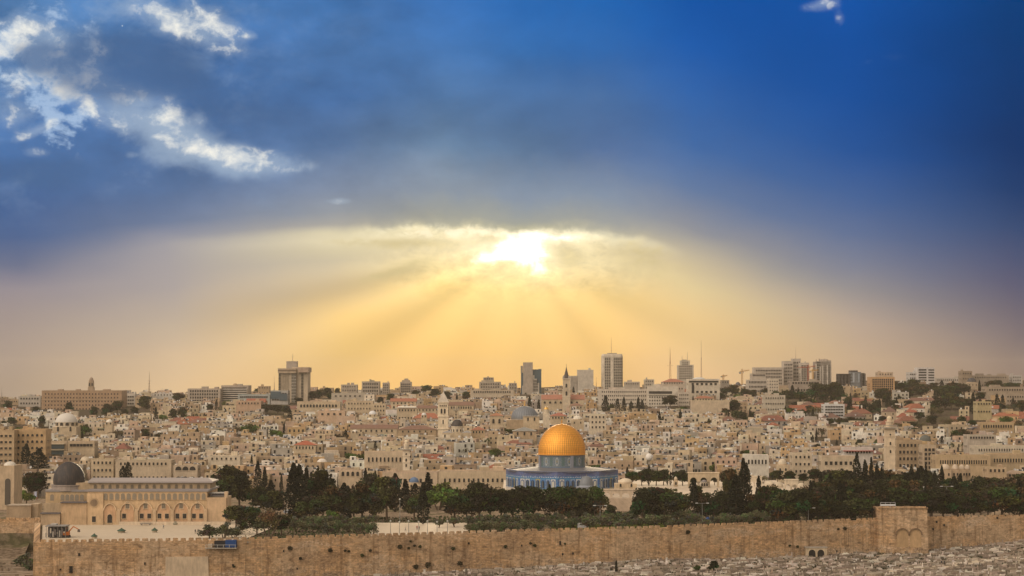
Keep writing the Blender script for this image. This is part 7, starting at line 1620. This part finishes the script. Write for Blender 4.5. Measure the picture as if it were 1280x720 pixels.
# ------------------------------------------------------------------ graveyard outside the wall
TC = [(.40, .33, .27), (.28, .23, .18), (.52, .45, .38), (.20, .165, .13), (.36, .29, .23), (.68, .62, .55)]
tb = random.Random(8); tombs = []
for i in range(6200):
    px = tb.uniform(470, 1300); Y0 = 800.0
    for _ in range(5): Y0 = wallY(XW(px, Y0))
    if 1095 < px < 1162: Y0 = 860
    Y = tb.uniform(764, Y0 - 2.5); x = XW(px, Y)
    if Y > Y0 - 2 : continue
    tombs.append((Y, x, px))
tombs.sort(); keep = []; grid = {}
for Y, x, px in tombs:
    k = (int(x / 3.1), int(Y / 2.3))
    if k in grid: continue
    grid[k] = 1; keep.append((Y, x, px))
def tomb_parts(r):
    c = jit(r.choice(TC), r, .12); kind = r.random(); L = r.uniform(2.0, 3.3); w = r.uniform(.8, 1.3); h = r.uniform(.25, .7); out = []
    a = MB(); a.box(0, 0, -.8, L, w, h, c); out.append(('plinth', a))
    b = MB(); b.box(0, 0, h, L * .9, w * .86, h + r.uniform(.10, .22), jit(c, r, .1)); out.append(('slab', b))
    if kind < .35:
        d = MB(); d.box(L * .42, 0, h, .18, w * .7, h + r.uniform(.6, 1.3), jit(c, r, .15)); out.append(('headstone', d))
    elif kind < .5:
        d = MB(); d.box(0, 0, h + .15, L * .6, w * .5, h + .45, jit(c, r, .15), taper=.85); out.append(('cap', d))
    return out
protoT = []
for i in range(14):
    t = thing('tomb', '-', 'tomb', (0, -380, 0)); [m.build(nm, t) for nm, m in tomb_parts(tb)]; protoT.append(t)
SB = MB(); ntomb = 0; usedT = set()
vis = [k for k in keep if HOR + F * (CZ - gz(k[1], k[0]) - .6) / k[0] < 722 and k[2] < 1284]
for Y, x, px in vis:
    g = gz(x, Y); rz = tb.gauss(.12, .12) + (math.pi / 2 if tb.random() < .1 else 0)
    if ntomb < 290:
        i = tb.randrange(14); s = tb.uniform(.85, 1.25)
        if i not in usedT: usedT.add(i); o = protoT[i]; o.location = (x, Y, g); o.rotation_euler = (0, 0, rz); o.scale = (s,) * 3
        else: o = copy_thing(protoT[i], (x, Y, g), rz, s)
        o['label'] = 'weathered pale stone tomb in the lowest rows of the graveyard below the wall'; o['group'] = 'tombs in the lowest rows of the graveyard'; ntomb += 1
    else:
        one = MB()
        for nm, m in tomb_parts(tb): one.add(m)
        SB.add(one, x, Y, g, rz, tb.uniform(.85, 1.2))
for i in range(14):
    if i not in usedT:
        for ch in list(protoT[i].children): bpy.data.objects.remove(ch)
        bpy.data.objects.remove(protoT[i])
# loose stones among the tombs
for i in range(2600):
    px = tb.uniform(300, 1300); Y0 = 800.0
    for _ in range(5): Y0 = wallY(XW(px, Y0))
    Y = Y0 - 1.5 - tb.random() ** 1.5 * (Y0 - 766); x = XW(px, Y); s = tb.uniform(.25, .7)
    SB.box(x, Y, gz(x, Y) - .3, s * tb.uniform(.8, 2), s, gz(x, Y) + s * tb.uniform(.3, .9), jit(tb.choice(TC), tb, .2), ST, rot=tb.uniform(0, 3), taper=.7)
o = SB.build('distant_tombs'); tag(o, 'crowded small tombs and loose stones close under the city wall', 'tombs', kind='stuff'); print('tombs', len(vis), ntomb)
# terrace walls and the pale path in the graveyard
for pts, h, lab in (([(1135, 712), (1205, 703)], 1.0, 'low pale terrace wall beside the path at the lower right'), ([(1205, 703), (1290, 706)], .8, 'low stone terrace wall at the right edge of the graveyard'), ([(590, 719), (640, 716)], 1.0, 'short grey terrace wall in the graveyard below the paved yard'), ([(1040, 716), (1080, 714)], .9, 'short stone terrace wall left of the round cistern')):
    pl = []
    for px, py in pts:
        Y = YW(py, -14.2); pl.append((XW(px, Y), Y))
    g = min(gz(*p) for p in pl); mb = MB(); wall_ribbon(mb, pl, g + h + .2, g - 2, .8, (.50, .42, .33), ST, 4, .1, 3); o = mb.build('terrace_wall'); tag(o, lab, 'wall')
def strip(name, p, dz=.05, m=None):
    mb = MB(); 
    for px, py in p:
        Y = YW(py, -14.0)
        for _ in range(8): Y = YW(py, gz(XW(px, Y), Y) + dz)
        x = XW(px, Y); mb.v.append((x, Y, gz(x, Y) + dz))
    n = len(p) // 2
    for i in range(n - 1): mb.face([i, i + 1, 2 * n - 2 - i, 2 * n - 1 - i], (.56, .46, .36), 0)
    o = mb.build(name, mats=[m or PAVE]); o['kind'] = 'structure'
strip('path', [(1110, 716), (1135, 714), (1170, 711), (1200, 707), (1240, 702), (1290, 699), (1290, 694.5), (1240, 698), (1200, 702.5), (1170, 706.5), (1135, 709), (1110, 711)], .25)
def cistern():
    Y = 774; t = thing('cistern', 'low round stone cistern at the lower right edge of the graveyard', 'cistern', (XW(1094, Y), Y + 3, gz(XW(1094, Y), Y)))
    mb = MB(); mb.lathe([(3.0, -2), (3.0, 1.5)], 20, col=(.36, .28, .21)); mb.build('wall', t)
    mb = MB(); mb.lathe([(3.1, 1.5), (2.8, 1.9), (1.2, 2.1), (.1, 2.15)], 20, col=(.30, .26, .20)); mb.build('lid', t)
cistern()
# ------------------------------------------------------------------ lower left corner: south wall foot, ruins, building over the wall
t = thing('ruined_building', 'low rough stone building standing on the far left wall', 'building', (XW(25, 872), 880, 1)); w = 38 / F * 872
part_box(t, 'wall', -1, 0, -2, w * .8, 10, ZW(633, 872) - 1, (.40, .30, .20)); part_box(t, 'wall', w * .40, 1, -2, w * .22, 8, ZW(631, 872) - 1, (.44, .34, .23)); part_box(t, 'roof', -1, 0, ZW(633, 872) - 1, w * .82, 10.4, ZW(632, 872) - 1, (.36, .29, .22))
mb = MB(); wall_ribbon(mb, [(-320, 851.5), (-189, 851.5)], 1.4, -14, 2.2, seed=12); t = thing('city_wall', 'rough stone wall at the far left, lower than the long city wall', 'wall'); mb.build('masonry', t)
for i in range(12):
    mb = MB(); mb.box(0, 0, 0, rnd.uniform(1.3, 2.4), .7, rnd.uniform(.4, 1.0), (.42, .32, .21), CW); mb.build('merlon', t, (-212 + i * 2.0, 852.3, 1.35))
rr2 = random.Random(4)
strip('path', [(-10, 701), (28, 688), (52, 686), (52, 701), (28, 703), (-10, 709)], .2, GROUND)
for i, (px, Y, w, h, dd) in enumerate(((12, 812, 16, 1.6, 2.2), (8, 780, 12, 1.5, 3), (38, 776, 9, 2.2, 5), (40, 790, 12, 2.0, 3), (20, 768, 14, 2.4, 4), (5, 795, 9, 1.8, 2), (45, 765, 6, 2.6, 4))):
    x = XW(px, Y); g = gz(x, Y); mb = MB(); wall_ribbon(mb, [(x - w / 2, Y - rr2.uniform(0, 3)), (x, Y), (x + w / 2, Y + rr2.uniform(0, 4))], g + h, g - 2, dd, (.34, .27, .20), ST, 2.0, .3, i)
    for k in range(30): mb.box(x + rr2.uniform(-w / 2, w / 2), Y - rr2.uniform(.5, 3), g - .5, rr2.uniform(.6, 1.4), .8, g + rr2.uniform(.3, 1.0), jit((.34, .27, .2), rr2, .3), ST, rot=rr2.random())
    o = mb.build('ruined_wall'); tag(o, '-', 'ruin', 'excavated ruins at the lower left'); REG.append((o, 'broken low ruin wall at the lower left corner', px, gy(px, Y), 'wall'))
# ------------------------------------------------------------------ lamps and poles
def lamp(px, ytop, ybase, z, label, arms=2, Y=None):
    Y = Y or YW(ybase, z); H = ZW(ytop, Y) - z; t = thing('street_lamp', label, 'lamp post', (XW(px, Y), Y, z), group='lamp posts inside the walls'); c = (.32, .32, .31)
    mb = MB(); mb.tube((0, 0, -.3), (0, 0, H), .15, .09, c, ME, 6); mb.build('pole', t)
    for s in ((-1, 1) if arms == 2 else (1,) if arms == 1 else ()):
        mb = MB(); mb.tube((0, 0, H - .1), (s * 2.0, 0, H + .05), .08, .06, c, ME, 5); mb.build('arm', t)
        mb = MB(); mb.box(s * 2.2, 0, H - .1, 1.1, .5, H + .18, (.55, .56, .55), PL, bottom=True); mb.build('lamp_head', t)
    if arms == 0:
        mb = MB(); mb.lathe([(.1, H), (.34, H + .1), (.36, H + .5), (.05, H + .7)], 8, col=(.5, .5, .46), m=PL); mb.build('lantern', t)
lamp(877.5, 629, 652, 0, 'two armed grey lamp post standing before the dark cypress below the platform')
lamp(332, 624, 640, 0, 'two armed lamp post in the left pines'); lamp(359, 617, 640, 0, 'one armed tall lamp post right of the left pines', 1)
lamp(500, 625, 655, 0, 'tall lamp post at the back of the paved yard', 0); lamp(750, 632, 656, 0, 'two armed lamp post among olives below the shrine'); lamp(1010, 635, 654, 0, 'one armed lamp post before the round pine left of the dark trees', 1)
lamp(1183, 608, 646, 0, 'two armed lamp post rising from the dark trees right of the gatehouse'); lamp(1154.5, 610, 640, 0, 'tall bare lamp post among the dark trees above the gatehouse', 0); lamp(317, 633, 650, 0, 'two armed low lamp post behind the round pine at the left', 2)
for i, px in enumerate((488.5, 499.5, 511, 523.5, 534.5, 546.5, 559.5)): lamp(px, 652.5 + (i % 2), 667, 0.02, ['leftmost', 'second', 'third', 'fourth', 'fifth', 'sixth', 'rightmost'][i] + ' of seven slim lamp posts lined up on the paved yard', 0)
# ------------------------------------------------------------------ people
def person_mesh(shirt, legs, hair, seed, stride=.25):
    me = bpy.data.meshes.new('person'); J = [((0, 0, .95), .15), ((0, 0, 1.15), .15), ((0, 0, 1.40), .17), ((0, 0, 1.50), .065), ((0, -.01, 1.60), .10), ((0, -.01, 1.70), .085),
      ((.19, 0, 1.40), .065), ((.25, .03, 1.12), .05), ((.24, -.06, .88), .038), ((.24, -.09, .78), .032), ((-.19, 0, 1.40), .065), ((-.25, -.02, 1.12), .05), ((-.24, -.08, .88), .038), ((-.24, -.11, .78), .032),
      ((.10, 0, .88), .105), ((.11, -stride * .5, .50), .075), ((.11, -stride * .6, .09), .05), ((.11, -stride * .6 - .16, .03), .04), ((-.10, 0, .88), .105), ((-.11, stride * .3, .50), .075), ((-.11, stride * .7, .09), .05), ((-.11, stride * .7 - .16, .03), .04)]
    Eg = [(0, 1), (1, 2), (2, 3), (3, 4), (4, 5), (2, 6), (6, 7), (7, 8), (8, 9), (2, 10), (10, 11), (11, 12), (12, 13), (0, 14), (14, 15), (15, 16), (16, 17), (0, 18), (18, 19), (19, 20), (20, 21)]
    me.from_pydata([j[0] for j in J], Eg, []); o = bpy.data.objects.new('tmp', me); scene.collection.objects.link(o)
    m = o.modifiers.new('s', 'SKIN'); sv = me.skin_vertices[0].data
    for i, j in enumerate(J): sv[i].radius = (j[1], j[1])
    sv[0].use_root = True; ss = o.modifiers.new('d', 'SUBSURF'); ss.levels = 1; ss.render_levels = 1
    dg = bpy.context.evaluated_depsgraph_get(); ev = o.evaluated_get(dg); m2 = bpy.data.meshes.new_from_object(ev); bpy.data.objects.remove(o)
    mb = MB(); mb.v = [tuple(v.co) for v in m2.vertices]
    for p in m2.polygons:
        c = p.center; z = c.z
        col = hair if z > 1.66 or (z > 1.56 and c.y > .03) else (.42, .26, .18) if z > 1.49 or (z < .84 and abs(c.x) > .19 and z > .7) else shirt if z > .93 or abs(c.x) > .19 else (.03, .03, .03) if z < .07 else legs
        mb.face(list(p.vertices), col, PL)
    return mb
PM = [person_mesh((.05, .05, .06), (.03, .03, .035), (.02, .015, .01), 1), person_mesh((.45, .44, .42), (.06, .07, .10), (.03, .02, .015), 2, .35), person_mesh((.30, .06, .05), (.04, .04, .05), (.02, .015, .01), 3, .1)]
for px, ybase, z, k, rz, lab in ((244.8, 667, .02, 0, .4, 'person in dark clothes walking on the white court, left of the pair'), (248.3, 666.5, .02, 0, -.6, 'person in dark clothes on the white court, right of the pair'),
   (896.3, 614.5, 4.7, 0, .3, 'person in dark clothes on the pale platform below the three arched arcade'), (766.5, 619, 4.7, 2, 1.2, 'person in a red top under the four arched arcade'),
   (205, 661, .02, 1, .5, 'person in a light shirt near the green well cover on the white court'), (507, 664, .02, 1, 1.5, 'person in a light shirt in the left half of the paved yard'), (524, 663, .02, 0, .2, 'person in black in the middle of the paved yard'), (521.5, 662.5, .02, 2, .2, 'person in a red top in the middle of the paved yard'),
   (1175.8, 706, None, 0, .1, 'person in dark clothes on the graveyard path, left of the pair'), (1179.3, 706, None, 0, -.4, 'person in dark clothes on the graveyard path, right of the pair')):
    if z is None:
        Y = 790.0
        for _ in range(10): Y = YW(ybase, gz(XW(px, Y), Y) + .2)
        z = gz(XW(px, Y), Y) + .25
    else: Y = YW(ybase, z)
    src = PM[k]; b, h_ = MB(), MB()
    t = src.build('person', None, (XW(px, Y), Y, z), rz, smooth=True); tag(t, lab, 'person', 'visitors on the paved courts')
pl_ = random.Random(2)
for i in range(9):                                       # the crowd by the flags on the left street
    px = 22 + i * 3.1; Y = 1043 + pl_.uniform(-4, 4); x = XW(px, Y); t = PM[i % 3].build('person', None, (x, Y, gz(x, Y)), pl_.uniform(0, 6), smooth=True); tag(t, '-', 'person', 'people on the left street'); REG.append((t, 'tiny standing person on the street', px, 625, 'person'))
for i, px in enumerate((7.5, 15, 21.5, 43.5, 30)):
    Y = 1038; x = XW(px, Y); t = thing('flag', ['first', 'second', 'third', 'fifth', 'fourth'][i] + ' from left of the blue and white flags on the left street', 'flag', (x, Y, gz(x, Y)), group='flags on the left street')
    mb = MB(); mb.tube((0, 0, 0), (0, 0, 4.8), .07, .05, (.5, .5, .5), PL, 5); mb.build('pole', t)
    mb = MB(); mb.box(.6, 0, 2.0, 1.1, .06, 4.7, (.70, .72, .78), PL, bottom=True); mb.box(.35, 0, 2.0, .2, .09, 4.7, (.06, .12, .42), PL, bottom=True); mb.box(.9, 0, 2.0, .2, .09, 4.7, (.06, .12, .42), PL, bottom=True); mb.build('cloth', t)
# small cars and a van inside the walls
def car(px, ybase, z, col, label, van=False):
    Y = YW(ybase, z); t = thing('parked_car', label, 'van' if van else 'car', (XW(px, Y), Y, z), .15); H = 2.2 if van else 1.45
    mb = MB(); prof = [(-2.1, .35), (2.1, .35), (2.15, .8), (1.9, 1.0), (1.2, 1.0 if not van else 1.5), (.75, H), (-1.5, H), (-2.05, 1.0 if not van else H - .1), (-2.15, .8)]
    mb.prism(prof, -.85, .85, col, PL); mb.build('body', t)
    for s in (-1, 1): mb = MB(); mb.prism([(-1.5, H * .70), (.95, H * .70), (.65, H * .94), (-1.35, H * .94)], s * .86 - .01, s * .86 + .01, (.03, .035, .04), GL); mb.build('side_window', t)
    for a in (-1.35, 1.35):
        for s in (-1, 1): 
            mb = MB(); mb.tube((a, s * .70, .34), (a, s * .88, .34), .34, .34, (.02, .02, .02), PL, 12); mb.build('wheel', t)
car(361, 642, 0, (.40, .46, .55), 'small silver blue car parked between the left pines'); car(364.5, 641, 0, (.6, .6, .58), 'small white car beside the silver blue one between the left pines'); car(944, 648.5, 0, (.30, .36, .40), 'grey van parked behind the wall among olives below the cypresses', True)
car(888.5, 651, 0, (.03, .12, .45), 'small bright blue car behind the olives below the two armed lamp'); car(815, 656, 0, (.6, .6, .62), 'small white car behind the wall right of the grass strip'); car(728.5, 661, 0, (.75, .75, .75), 'white van behind the wall on the grass strip', True); car(673, 660, 0, (.10, .10, .11), 'dark car parked on the earth left of the grass strip')
# ------------------------------------------------------------------ air
def haze():
    mb = MB(); mb.box(0, 2700, -120, 5200, 7600, 110, (.5,) * 3, 0, bottom=True)
    m = bpy.data.materials.new('haze'); m.use_nodes = True; t = m.node_tree; t.nodes.clear()
    v = t.nodes.new('ShaderNodeVolumePrincipled'); o = t.nodes.new('ShaderNodeOutputMaterial'); t.links.new(v.outputs[0], o.inputs['Volume'])
    v.inputs['Color'].default_value = (1.0, .90, .76, 1); v.inputs['Density'].default_value = HAZE_D; v.inputs['Anisotropy'].default_value = .2
    o = mb.build('haze', mats=[m]); tag(o, 'thin pale haze in the air over the city', 'haze', kind='stuff')
HAZE_D = 0.000045
haze()
finalize()
for o in []:
    if o.parent is None and o.get('category') in ('pine tree','cypress','tree','olive tree') and 600 < o.location.y < wallY(o.location.x): print('FRONT', o.name, tuple(o.location), tuple(o.scale))
for k, l in PROTO.items():
    for i, o in enumerate(l):
        if (k, i) not in used_p:
            for ch in list(o.children): bpy.data.objects.remove(ch)
            bpy.data.objects.remove(o)
